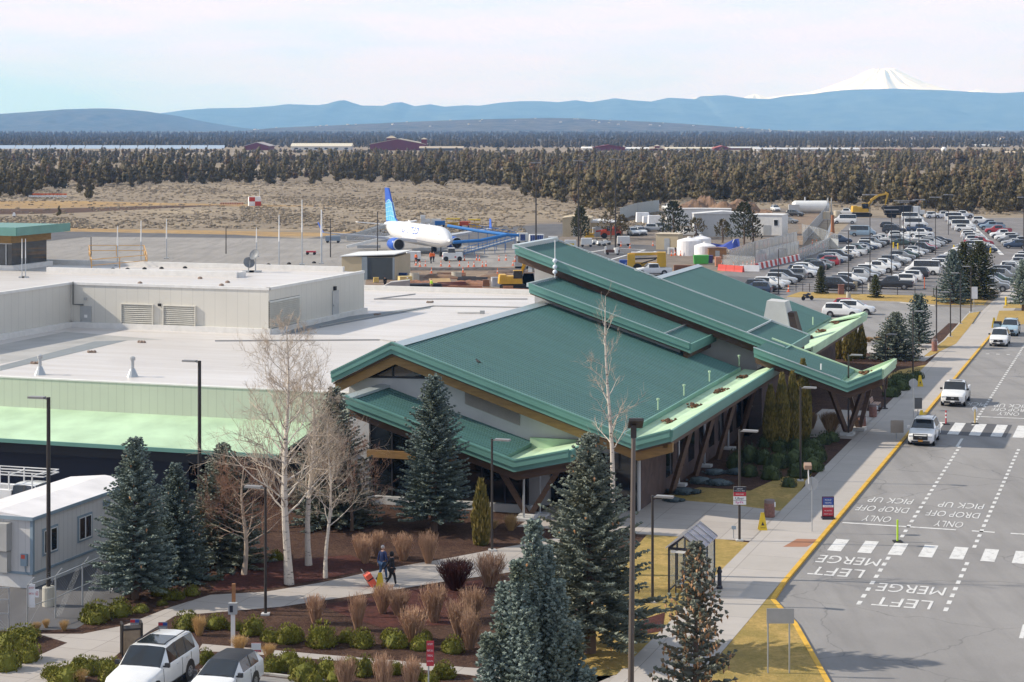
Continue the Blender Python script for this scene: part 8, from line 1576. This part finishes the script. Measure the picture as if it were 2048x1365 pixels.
obj('saddle', b, M_GREY, T); b = MB(); b.box(-6.3, -3.4, -2.6, -1.9, 0, 2.6); obj('pump_cabinet', b, M_OFG, T); b = MB(); b.tube([(4.6, -1, 0), (4.6, -1, 4.4)], .18, 6); b.tube([(5.6, -.6, 0), (5.6, -.6, 4.2)], .16, 6); b.tube([(-1.5, 0, 3.6), (-1.5, 0, 4.6)], .2, 6); obj('vent_pipe', b, M_OFG, T)
T = thing('loader_machine', 'large orange yellow boom loader with black wheels behind the far green roof', 'loader', G(1292, 545), -.05); b = MB(); b.taper((-2.4, 0, .9), (1.3, 2.2), (1.2, 2.0), 2.1); b.taper((2.5, 0, .6), (1.5, 2.2), (1.4, 2.0), 2.7); b.taper((0, .4, .8), (4.4, 1.6), (4.2, 1.4), .8); obj('body', b, M_YEQ, T); b = MB(); b.bar((-2.8, -.3, 2.9), (2.8, -.3, 3.1), .45); obj('boom', b, M_YEQ, T); b = MB(); b.bar((-2.0, -.9, 2.2), (1.8, -.9, 2.4), .22); b.bar((-.8, -.9, 1.5), (1.6, -.9, 2.2), .18); obj('hydraulic_ram', b, M_BLACK, T); b = MB(); b.box(-2.4, 1.9, -.4, .4, 3.12, 3.3); obj('white_top', b, M_REF, T)
for x in (-1.4, 1.3): b = MB(); b.lathe([(.75, -.3), (.75, .3)], (0, 0, 0), 14, Matrix.Translation((x, -1.0, .75)) @ Matrix.Rotation(math.pi / 2, 4, 'X')); obj('wheel', b, M_BLACK, T)
for x, y, lb, w in ((1248, 533, 'small blue tank by the roof edge', 1.6), (1268, 540, 'long blue skip by the roof edge', 3.0), (1375, 544, 'rusty brown machinery right of the white pickup', 4.5)): boxcart('skip', lb, 'skip', x, y, w, 1.4, 1.1, M_BLUE if 'blue' in lb else M_SOIL, 0, False)
for x, y, w, h, lb, sd in ((1400, 432, 15, 6.0, 'left steep brown soil hill behind the mobile office', 1), (1462, 437, 17, 6.2, 'right brown soil hill behind the grey mobile building', 2), (1520, 437, 8, 3.6, 'small dark soil hill at the dirt road', 3)): heap('soil_hill', lb, x, y, w, 13, h * 1.0, M_PILE, sd, 'soil hill')
for i, (x, y) in enumerate(((1298, 447), (1309, 449), (1285, 446))): T = thing('wrapped_pallets', 'white wrapped pallet stack left of the bushy juniper, ' + ('middle', 'right', 'left')[i], 'pallets', G(x, y), .1, 'white wrapped pallet stacks'); rnd = random.Random(i); b = MB(); b.taper((0, 0, .15), (3.2, 2), (3.0, 1.8), 1.6 + .4 * i); obj('load', b, M_REF, T); b = MB(); b.box(-1.6, 1.6, -1, 1, 0, .15); obj('pallet', b, M_TAN, T)
# ------------------------------------------------------------ scrub, junipers, far buildings, hills, haze
F_JUN = foliage('juniper_foliage', (0.07, 0.062, 0.032), (0.16, 0.128, 0.064), (0.13, 0.082, 0.048), .12)
def juniper_mesh(seed, n=340, h=8.0, r=2.6, fine=.6):
    rnd = random.Random(seed); mb = MB(); lob = []
    for _ in range(13): f = rnd.uniform(.12, .88); w = (1 - f) ** .8 * .62; lob.append((Vector((rnd.uniform(-w, w) * r, rnd.uniform(-w, w) * r, h * f)), rnd.uniform(.2, .36) + .14 * (1 - f)))
    lob += [(Vector((0, 0, h * .28)), .6), (Vector((rnd.uniform(-.3, .3), 0, h * .9)), .16), (Vector((rnd.uniform(-.4, .4), 0, h * .68)), .3)]
    for k in range(n):
        c, q = rnd.choice(lob); a = rnd.random() * 6.283; ph = math.acos(rnd.uniform(-1, 1)); nn = Vector((math.sin(ph) * math.cos(a), math.sin(ph) * math.sin(a), math.cos(ph))); f = 1 - .55 * c.z / h
        p = c + Vector((nn.x * q * r * f, nn.y * q * r * f, nn.z * q * r * .95)); p.z = max(p.z, .35); d = (nn * .55 + Vector((0, 0, .8))).normalized(); tuft(mb, p - d * .4, d, rnd.uniform(.9, 1.7) * (fine + .15), rnd.uniform(.22, .42) * fine, rnd)
    core = MB()
    for c, q in lob: core.blob(c, (q * r * .68, q * r * .68, q * r * .74), rnd, 6, 4, .2)
    mb.add(core.v, core.f); return mb
JB = [juniper_mesh(300 + i) for i in range(6)]; JM = []
for i, b in enumerate(JB): o = b.build('juniper_tree', F_JUN); JM.append(o.data); bpy.data.objects.remove(o)
jr = random.Random(11); nj = 0
def juniper(p, s, label, group, w=1.0):
    global nj
    o = bpy.data.objects.new('juniper_tree', JM[nj % 6]); COL.objects.link(o); nj += 1; o.location = (p.x, p.y, -.1); o.rotation_euler = (0, 0, jr.random() * 6.28); o.scale = (s * w, s * w, s); tag(o, label, 'tree', group)
# named single trees in the yards
def jtree(px, py, top, w, label, sparse=False):
    p = G(px, py); h = HT - (top - HY) * p.y / FOC; T = thing('juniper_tree', label, 'tree', p); b = MB(); rnd = random.Random(px)
    b.tube([(0, 0, -.1), (.1, 0, h * .3), (-.1, .1, h * .6), (0, 0, h * .95)], [.22, .17, .1, .02], 7)
    for k in range(9): a = k * 2.4; z = h * (.3 + .06 * k); b.tube([(0, 0, z), (math.cos(a) * w * .35, math.sin(a) * w * .35, z + h * .09)], [.08, .02], 4)
    obj('trunk', b, BARK, T); b = MB(); 
    for k in range(700 if not sparse else 360):
        f = rnd.random() ** .8; z = h * (.12 + .86 * f) if not sparse else h * (.28 + .7 * f); rr = w / 2 * min(1, (1.05 - f) * 1.7 + .08) * rnd.uniform(.25, 1.05); a = rnd.random() * 6.283
        if sparse and math.sin(a * 3 + z * 2.1) < -.2: continue
        d = Vector((math.cos(a) * .6, math.sin(a) * .6, .7)).normalized(); tuft(b, Vector((rr * math.cos(a), rr * math.sin(a), z)), d, rnd.uniform(.4, .8), rnd.uniform(.1, .2), rnd)
    obj('crown', b, F_JUN2 if not sparse else F_JUN, T)
F_JUN2 = foliage('green_juniper_foliage', (0.04, 0.048, 0.022), (0.085, 0.085, 0.045))
for x, y, t, w, lb, sp in ((1161, 482, 414, 3.6, 'dark juniper standing at the left tall mast', False), (1221, 480, 418, 5.2, 'sparse juniper in front of the telehandler', True), (1243, 478, 432, 3.0, 'small juniper right of the sparse one at the telehandler', True), (1347, 478, 404, 6.2, 'bushy dark juniper in front of the white mobile office', False), (1392, 476, 438, 4.6, 'thin reddish juniper between bushy juniper and small trees', True), (1445, 486, 440, 3.0, 'small upright juniper before the grey mobile building', True), (1488, 491, 406, 6.4, 'tall brown juniper right of the grey mobile building', False), (1506, 491, 432, 3.4, 'thin juniper touching the tall brown one', True)): jtree(x, y, t, w, lb, sp)
# front edge of the wood: single trees
zones = [(-60, 330, 'left of the checkered hut'), (330, 760, 'behind the checkered hut'), (760, 1060, 'behind the airliner'), (1060, 1330, 'behind the tall masts'), (1330, 1700, 'behind the soil hills and fuel tank'), (1700, 2120, 'behind the far car park')]
def edge_y(px):
    e = [(-100, 395), (60, 392), (130, 378), (300, 372), (450, 367), (620, 366), (700, 362), (850, 372), (1000, 374), (1060, 394), (1150, 416), (1250, 422), (1330, 410), (1500, 406), (1700, 412), (1900, 422), (2150, 428)]
    for (a, b), (c, d) in zip(e[:-1], e[1:]):
        if a <= px <= c: return b + (d - b) * (px - a) / (c - a)
    return 400
done = []
for k in range(288):
    px = -60 + 2180 * (k + jr.random()) / 288; f = jr.random() ** 1.6; py = edge_y(px) - f * 26 + jr.uniform(-3, 3); p = G(px, py)
    zn = next((z[2] for z in zones if z[0] <= px < z[1]), zones[-1][2]); juniper(p, jr.uniform(.5, 1.25), 'brown green juniper at the wood edge ' + zn, 'junipers ' + zn, jr.uniform(1.0, 1.4))
for px, py in ((180, 397), (158, 388), (355, 366), (118, 432), (55, 396), (372, 362), (2005, 428), (1890, 428), (1940, 424)): juniper(G(px, py), jr.uniform(.7, 1.0) if px != 118 else .35, 'single dark juniper standing free in front of the wood', 'free standing junipers')
def scatter(name, tmpls, pts, m, kind='stuff'):
    """many plants nobody could count, as one mesh: pts = (x, y, scale xy, scale z, rot)"""
    VV, FF, off = [], [], 0; tv = [np.array(t.v, dtype=np.float32) for t in tmpls]
    tf = []
    for t in tmpls: tf.append([np.array([f for f in t.f if len(f) == n], dtype=np.int32).reshape(-1, n) for n in (3, 4)])
    T3, T4 = [], []
    for i, (x, y, s, sz_, r) in enumerate(pts):
        k = i % len(tmpls); v = tv[k]; c, q = math.cos(r), math.sin(r); w = np.empty_like(v); w[:, 0] = (v[:, 0] * c - v[:, 1] * q) * s + x; w[:, 1] = (v[:, 0] * q + v[:, 1] * c) * s + y; w[:, 2] = v[:, 2] * sz_; VV.append(w); T3.append(tf[k][0] + off); T4.append(tf[k][1] + off); off += len(v)
    V = np.concatenate(VV); A = np.concatenate(T3); B = np.concatenate(T4); me = bpy.data.meshes.new(name); me.vertices.add(len(V)); me.vertices.foreach_set('co', V.reshape(-1)); li = np.concatenate([A.reshape(-1), B.reshape(-1)]); me.loops.add(len(li)); me.loops.foreach_set('vertex_index', li)
    st = np.concatenate([np.arange(len(A)) * 3, len(A) * 3 + np.arange(len(B)) * 4]).astype(np.int32); me.polygons.add(len(st)); me.polygons.foreach_set('loop_start', st); me.update(calc_edges=True); me.materials.append(m); o = bpy.data.objects.new(name, me); COL.objects.link(o); o['kind'] = kind; return o
small = [juniper_mesh(400 + i, 72, fine=.62) for i in range(5)]
pts = []
while len(pts) < 5000:
    u = jr.random(); Y = 560 + 1340 * u; px = jr.uniform(-90, 2140); y_e = G(px, edge_y(px) - 4).y
    if Y < y_e: continue
    X = (px - CX) / FOC * Y; den = math.sin(X * .013 + 1) + math.sin(Y * .011 + X * .004)
    if den < -1.0 and jr.random() < .85: continue
    s = (jr.uniform(.5, 1.05) if jr.random() < .8 else jr.uniform(1.05, 1.4)) * (1 if Y < 1330 else .45); pts.append((X, Y, s * jr.uniform(.95, 1.4) * (1 if Y < 1330 else 2), s, jr.random() * 6.28))
scatter('juniper_wood', small, pts, F_JUN)
mid = [juniper_mesh(500 + i, 18) for i in range(4)]; pts = []
while len(pts) < 9000:
    Y = 2250 + 5200 * jr.random() ** 1.5; px = jr.uniform(-60, 2110); X = (px - CX) / FOC * Y; s = jr.uniform(.6, 1.2) * (1 + (Y - 2200) / 9000); pts.append((X, Y, s * 1.35, s, jr.random() * 6.28))
F_FARJ = foliage('far_juniper_foliage', (0.07, 0.062, 0.04), (0.16, 0.125, 0.08))
scatter('far_wood', mid, pts, F_FARJ)
# sagebrush
def sage(seed):
    rnd = random.Random(seed); b = MB()
    for k in range(7): b.blob((rnd.uniform(-.5, .5), rnd.uniform(-.5, .5), .25), (rnd.uniform(.3, .5), rnd.uniform(.3, .5), rnd.uniform(.25, .5)), rnd, 6, 3, .35)
    return b
F_SAGE = foliage('sagebrush_leaves', (0.235, 0.195, 0.145), (0.36, 0.295, 0.21), (0.19, 0.15, 0.11), .25)
pts = []
while len(pts) < 15000:
    px = jr.uniform(-60, 2110); py = jr.uniform(362, 466); p = G(px, py)
    if px > 1050 and py > edge_y(px) + 36: continue
    if px > 1330 and py > edge_y(px) + 6: continue
    if px < 480 and 404 < py < 436 and jr.random() < .8: continue
    if px < 640 and py > 458: continue
    if math.sin(p.x * .05 + 2 + p.y * .013) * math.sin(p.y * .035 + p.x * .021) < .1 and jr.random() < .72: continue
    s = jr.choice((.3, .38, .5, .8)) * jr.uniform(.8, 1.3); pts.append((p.x, p.y, s, s * .55, jr.random() * 6.28))
scatter('sagebrush', [sage(i) for i in range(5)], pts, F_SAGE)
# far buildings beyond the wood
M_MAR = mat('barn_maroon', (.16, .03, .035), .8, 0, .1, .1); M_ROOFT = mat('tan_roof', (.42, .35, .26), .7); M_BWH = mat('far_white', (.7, .69, .67), .7); M_BLUER = mat('far_blue_roof', (.20, .30, .42), .6)
def barn(x0, x1, ytop, ybase, D, label, wall, roof, gable=True, depth=30, cup=(), cat='building', name='far_building', wins=0):
    k = D / FOC; xa, xb = (x0 - CX) * k, (x1 - CX) * k; H = max(3.0, HT - (ytop - HY) * k); w = xb - xa; T = thing(name, label, cat, ((xa + xb) / 2, D, 0)); e = H * (.55 if gable else .9)
    b = MB(); b.extr([(-w / 2, 0, 0), (w / 2, 0, 0), (w / 2, 0, e), (0, 0, H), (-w / 2, 0, e)] if gable == 'end' else [(-w / 2, 0, 0), (w / 2, 0, 0), (w / 2, 0, e), (-w / 2, 0, e)], (0, depth, 0)); obj('wall', b, wall, T)
    b = MB()
    if gable == 'end': b.extr([(-w / 2 - 1, -.5, e - .3), (0, -.5, H + .1), (w / 2 + 1, -.5, e - .3), (w / 2 + 1, -.5, e + .3), (0, -.5, H + .7), (-w / 2 - 1, -.5, e + .3)], (0, depth + 1, 0))
    else: b.add([(-w / 2 - 1, -1, e), (w / 2 + 1, -1, e), (w / 2 + 1, depth / 2, H), (-w / 2 - 1, depth / 2, H), (-w / 2 - 1, depth + 1, e), (w / 2 + 1, depth + 1, e)], [(0, 1, 2, 3), (3, 2, 5, 4), (0, 3, 4), (1, 5, 2)])
    obj('roof', b, roof, T)
    for cx, cw, ct in cup:
        X = (cx - CX) * k - (xa + xb) / 2; W = cw * k; zt = HT - (ct - HY) * k; b = MB(); b.box(X - W * .4, X + W * .4, 2, 2 + W * .8, e * .8, zt - W * .22); o = obj('cupola', b, wall, T); b = MB(); b.taper((X, 2 + W * .4, zt - W * .22), (W, W), (W * .15, W * .15), W * .22); obj('cupola_roof', b, roof, o)
    for q in range(wins): b = MB(); x = -w * .42 + q * w * .84 / max(1, wins - 1); b.box(x - w * .03, x + w * .03, -.2, -.02, e * .25, e * .6); obj('window', b, M_GLASS, T)
barn(740, 850, 279, 305, 2020, 'large maroon barn with tan roof cupolas beyond the wood', M_MAR, M_ROOFT, 'end', 60, ((782, 22, 272), (848, 14, 276))); barn(840, 925, 293, 305, 2000, 'long dark roofed wing right of the large maroon barn', mat('wing_grey', (.12, .12, .13), .8), M_ROOFT, True, 20)
barn(489, 537, 286, 305, 2040, 'small maroon gabled barn left of the long white shed', M_MAR, mat('grey_roof', (.42, .36, .34), .7), 'end', 50); barn(583, 702, 287, 302, 2060, 'long white shed between the two maroon barns', M_BWH, mat('cream_far', (.62, .56, .44), .7), True, 24, wins=6); barn(330, 362, 291, 300, 2080, 'little blue roofed building behind the solar rows', M_BLUER, M_BLUER, True, 20)
barn(1165, 1190, 294, 305, 2040, 'white low building left of the right maroon barn', M_BWH, M_BWH, True, 20); barn(1188, 1250, 291, 306, 2000, 'right maroon barn with low wide gable', M_MAR, M_MAR, 'end', 30); barn(1250, 1300, 295, 304, 2030, 'white flat building between maroon barn and small tower', M_BWH, M_BWH, True, 20); barn(1302, 1328, 294, 306, 2000, 'small maroon hall with a cupola', M_MAR, M_ROOFT, True, 20, ((1315, 12, 290),)); barn(1335, 1440, 295, 306, 2050, 'long white roofed hall right of the small maroon hall', M_BWH, mat('cream_far', (.62, .56, .44), .7), True, 30, wins=5); barn(1430, 1460, 293, 305, 2000, 'red gabled hall before the long grey roofs', M_MAR, mat('red_roof', (.36, .08, .06), .7), 'end', 25); barn(1455, 1520, 294, 306, 2080, 'maroon hall with pale grey roof', M_MAR, M_OFG, True, 30); barn(1515, 1720, 299, 308, 1990, 'very long white warehouse at the right', M_BWH, mat('pale_roof', (.55, .55, .56), .6), True, 40, wins=9); barn(1725, 1800, 300, 308, 2010, 'brown roofed long hall right of the white warehouse', mat('red_wall', (.3, .09, .07), .8), mat('brown_far', (.25, .19, .14), .8), True, 30); barn(1800, 1880, 302, 310, 1980, 'low maroon hall at the right end of the far halls', M_MAR, mat('brown_far', (.25, .19, .14), .8), True, 20); barn(2016, 2070, 308, 320, 1700, 'cream building at the right picture edge', M_TAN, mat('cream_far2', (.6, .48, .33), .7), True, 25); barn(1812, 1830, 290, 296, 2500, 'small white house in the far wood', M_BWH, M_BWH, 'end', 14); barn(1950, 2010, 295, 301, 2400, 'pale yellow low building in the right far wood', mat('far_cream_wall', (.6, .54, .38), .7), M_BWH, True, 20)
T = thing('water_tower', 'small white ball tank in the right far wood', 'tank', G(1888, 309)); b = MB(); b.blob((0, 0, 4), (2.6, 2.6, 2.6), random.Random(1), 12, 8, 0); obj('ball', b, M_BWH, T, True); b = MB(); b.tube([(0, 0, 0), (0, 0, 2)], .6, 8); obj('stem', b, M_BWH, T)
# solar rows
sr = bpy.data.objects.new('solar_row', None); nsol = 0; M_SOL = mat('solar_glass', (.42, .50, .60), .18, .2)
pm = None
for rI in range(3):
    for k in range(14):
        x0 = -40 + k * 35; Y = 1960 + rI * 45; kk_ = Y / FOC; X = (x0 - CX) * kk_; w = 33 * kk_
        T = thing('solar_array', 'pale solar panel array in the long bright field behind the left wood', 'solar panel', (X + w / 2, Y, 0), 0, 'solar arrays behind the left wood'); b = MB(); b.extr([(-w / 2, 0, 2.4), (w / 2, 0, 2.4), (w / 2, 5, 5.0), (-w / 2, 5, 5.0)], (0, .1, .12)); obj('panel', b, M_SOL, T); b = MB()
        for q in range(4): xx = -w * .4 + q * w * .266; b.bar((xx, 2.5, 0), (xx, 2.5, 3.6), .3)
        obj('stand', b, M_STEEL, T)
# hills and mountains as relief
def ridge(name, line, D, depth, m, rough, seed, snow=None):
    xs = [p[0] for p in line]; n = int((xs[-1] - xs[0]) / 4); rnd = np.random.RandomState(seed); k = D / FOC; X = np.linspace(xs[0], xs[-1], n); top = np.interp(X, xs, [HT + (HY - p[1]) * k for p in line])
    noise = sum(np.interp(X, np.linspace(xs[0], xs[-1], c), rnd.randn(c)) * a for c, a in ((n // 3, .35), (n // 8, .5))) * rough * k; top = top + noise
    rows = 26; V = []
    wob = [np.interp(X, np.linspace(xs[0], xs[-1], 40), rnd.randn(40)) for _ in range(rows + 1)]
    for j in range(rows + 1):
        f = j / rows; y = D + (f - .72) * depth; e = math.sin(min(1, f / .72) * math.pi / 2) ** 1.5 if f <= .72 else max(0, 1 - ((f - .72) / .28) ** 2)
        z = top * e * (1 + (wob[j] * .2 * (1 - e) if f < .72 else 0)) - 8 * (1 - e); V += [((x - CX) * k, y, zz) for x, zz in zip(X, z)]
    b = MB(); b.add(V, [(j*n+i, j*n+i+1, (j+1)*n+i+1, (j+1)*n+i) for j in range(rows) for i in range(n - 1)]); return struct(name, b, m, 'structure', True)
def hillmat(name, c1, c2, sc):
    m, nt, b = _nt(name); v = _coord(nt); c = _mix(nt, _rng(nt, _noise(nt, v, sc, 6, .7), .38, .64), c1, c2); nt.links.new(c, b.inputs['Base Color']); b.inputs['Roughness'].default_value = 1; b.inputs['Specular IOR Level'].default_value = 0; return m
BD = 10500
ridge('butte', [(430, 272), (480, 264), (560, 256), (640, 252), (700, 250), (780, 246), (850, 243), (930, 240), (1000, 238), (1090, 236.5), (1150, 237), (1200, 240), (1280, 243), (1350, 247), (1450, 254), (1560, 262), (1700, 270), (1800, 276)], BD, 2600, hillmat('butte_woodland', (.055, .055, .045), (.15, .125, .095), .012), .25, 1)
ridge('hill', [(-260, 246), (-120, 238), (0, 232), (60, 226), (150, 219), (200, 217.5), (230, 218), (290, 223), (350, 232), (400, 243), (470, 255), (550, 264), (640, 272)], 15000, 4500, hillmat('hill_woodland', (.05, .055, .05), (.11, .10, .085), .01), .25, 2)
ridge('mountain_range', [(-300, 242), (0, 240), (280, 232), (330, 228), (385, 220), (430, 217), (500, 216), (560, 212), (580, 209), (640, 211), (662, 208), (680, 202), (690, 201), (705, 206), (725, 212), (770, 212), (790, 206), (805, 205), (830, 213), (862, 209), (890, 214), (930, 211), (960, 212), (1000, 206), (1040, 203), (1080, 203), (1115, 205), (1150, 201), (1180, 205), (1228, 197), (1260, 201), (1300, 204), (1335, 196), (1390, 199), (1400, 193), (1447, 191), (1489, 197), (1536, 199), (1568, 193), (1628, 188), (1653, 184), (1694, 180), (1780, 178), (1875, 181), (1922, 184), (1995, 187), (2048, 184), (2140, 180), (2300, 188)], 22000, 5500, hillmat('haze_blue_forest', (.055, .09, .15), (.10, .145, .20), .004), .12, 3)  # forest colour carries some painted-in blue of the distant haze
def snowmat():
    m, nt, b = _nt('snow'); v = _coord(nt); c = _mix(nt, _rng(nt, _noise(nt, v, .006, 6, .7), .66, .72), (.93, .95, .99), (.55, .60, .68)); nt.links.new(c, b.inputs['Base Color']); b.inputs['Roughness'].default_value = .9; b.inputs['Specular IOR Level'].default_value = 0; return m
SNOW = snowmat()
def volcano():
    D = 26000; k = D / FOC; cx = 1766; prof = [(0, 139), (22, 139.5), (34, 146), (55, 157), (78, 168), (105, 178), (135, 186), (190, 194), (260, 205)]; n = 90; V = []; rnd = random.Random(5); ph = [rnd.uniform(0, 6) for _ in range(5)]; b = MB()
    for r, py in prof:
        for j in range(n):
            a = 2 * math.pi * j / n; q = 1 + (.06 * math.sin(5 * a + ph[0]) + .05 * math.sin(9 * a + ph[1]) + .04 * math.sin(17 * a + ph[2])) * (r > 0); rr = max(r, .5) * q; z = HT + (HY - py) * k + (rnd.uniform(-1.2, 1.2) + 1.5 * math.sin(13 * a + ph[3])) * k * (r > 20); V.append(((cx - CX + rr * math.cos(a)) * k, D + rr * k * math.sin(a), z))
    m = len(prof); b.add(V, [(i*n+j, i*n+(j+1)%n, (i+1)*n+(j+1)%n, (i+1)*n+j) for i in range(m - 1) for j in range(n)] + [tuple(range(n))]); struct('snow_mountain', b, SNOW)
    for cx, w, py in ((1422, 60, 190.5), (1510, 42, 189), (1955, 46, 180)):
        b = MB(); V = []; D2 = 23800; k2 = D2 / FOC
        for r, dz in ((0, 0), (.3, 1.5), (.65, 4), (1, 9), (1.6, 16)):
            for j in range(40): a = 2 * math.pi * j / 40; q = 1 + .12 * math.sin(4 * a + w) + .08 * math.sin(9 * a); V.append(((cx - CX + max(r, .02) * q * w / 2 * math.cos(a)) * k2, D2 + max(r, .02) * q * w / 2 * k2 * math.sin(a), HT + (HY - py - dz * .75) * k2))
        b.add(V, [(i*40+j, i*40+(j+1)%40, (i+1)*40+(j+1)%40, (i+1)*40+j) for i in range(4) for j in range(40)] + [tuple(range(40))]); struct('snow_peak', b, SNOW)
volcano()
# scattered houses on the butte and in the plain
BL = ([480, 560, 700, 850, 1000, 1090, 1200, 1350, 1450, 1560, 1720], [264, 256, 250, 243, 238, 236.5, 240, 247, 254, 262, 271]); HM = None; M_HS = mat('house_wall', (.62, .57, .50), .8); M_HR = mat('house_roof', (.36, .30, .27), .8)
for k in range(70):
    px = jr.uniform(500, 1720) if k < 52 else jr.uniform(1750, 2050); py = jr.uniform(252 + abs(px - 1090) * .02, 268) if k < 52 else jr.uniform(272, 288)
    if k < 52:
        D = BD; kq = D / FOC; f = jr.uniform(.3, .66); tp = HT + (HY - np.interp(px, BL[0], BL[1])) * kq; e = math.sin(f / .72 * math.pi / 2) ** 1.5; P_ = Vector(((px - CX) * kq, D + (f - .72) * 2600, tp * e - 8 * (1 - e)))
    else: D = 3000 + jr.random() * 900; P_ = Vector(((px - CX) / FOC * D, D, 0))
    s = jr.uniform(.42, .85)
    lab = 'tiny pale house on the wooded butte' if k < 52 else 'tiny pale house in the hazy plain at the right'
    if HM is None: HM = thing('far_house', lab, 'house', (0, 0, 0)); b = MB(); b.box(-9, 9, -6, 6, -12, 5.5); obj('wall', b, M_HS, HM); b = MB(); b.extr([(-9.5, -6.5, 5.4), (9.5, -6.5, 5.4), (9.5, 0, 9), (-9.5, 0, 9)], (0, .2, .2)); obj('roof', b, M_HR, HM); r = HM
    else: r = dup(HM, (0, 0, 0), jr.random() * 3)
    r.location = P_; r.scale = (s, s, s); r['label'] = lab; r['group'] = 'houses on the butte' if k < 52 else 'houses in the right plain'
# the air between: one closed box of even haze
b = MB(); b.box(-20000, 20000, -250, 28500, -9, 1000); hz = b.build('haze', MATS.setdefault('haze_air', bpy.data.materials.new('haze_air'))); hz['kind'] = 'stuff'
hm = MATS['haze_air']; hm.use_nodes = True; nt = hm.node_tree; nt.nodes.clear(); ou = nt.nodes.new('ShaderNodeOutputMaterial'); pv = nt.nodes.new('ShaderNodeVolumePrincipled'); pv.inputs['Color'].default_value = (.22, .5, 1.0, 1); pv.inputs['Absorption Color'].default_value = (1, 1, 1, 1); pv.inputs['Density'].default_value = 6.3e-5; pv.inputs['Anisotropy'].default_value = 0.0; nt.links.new(pv.outputs[0], ou.inputs['Volume'])
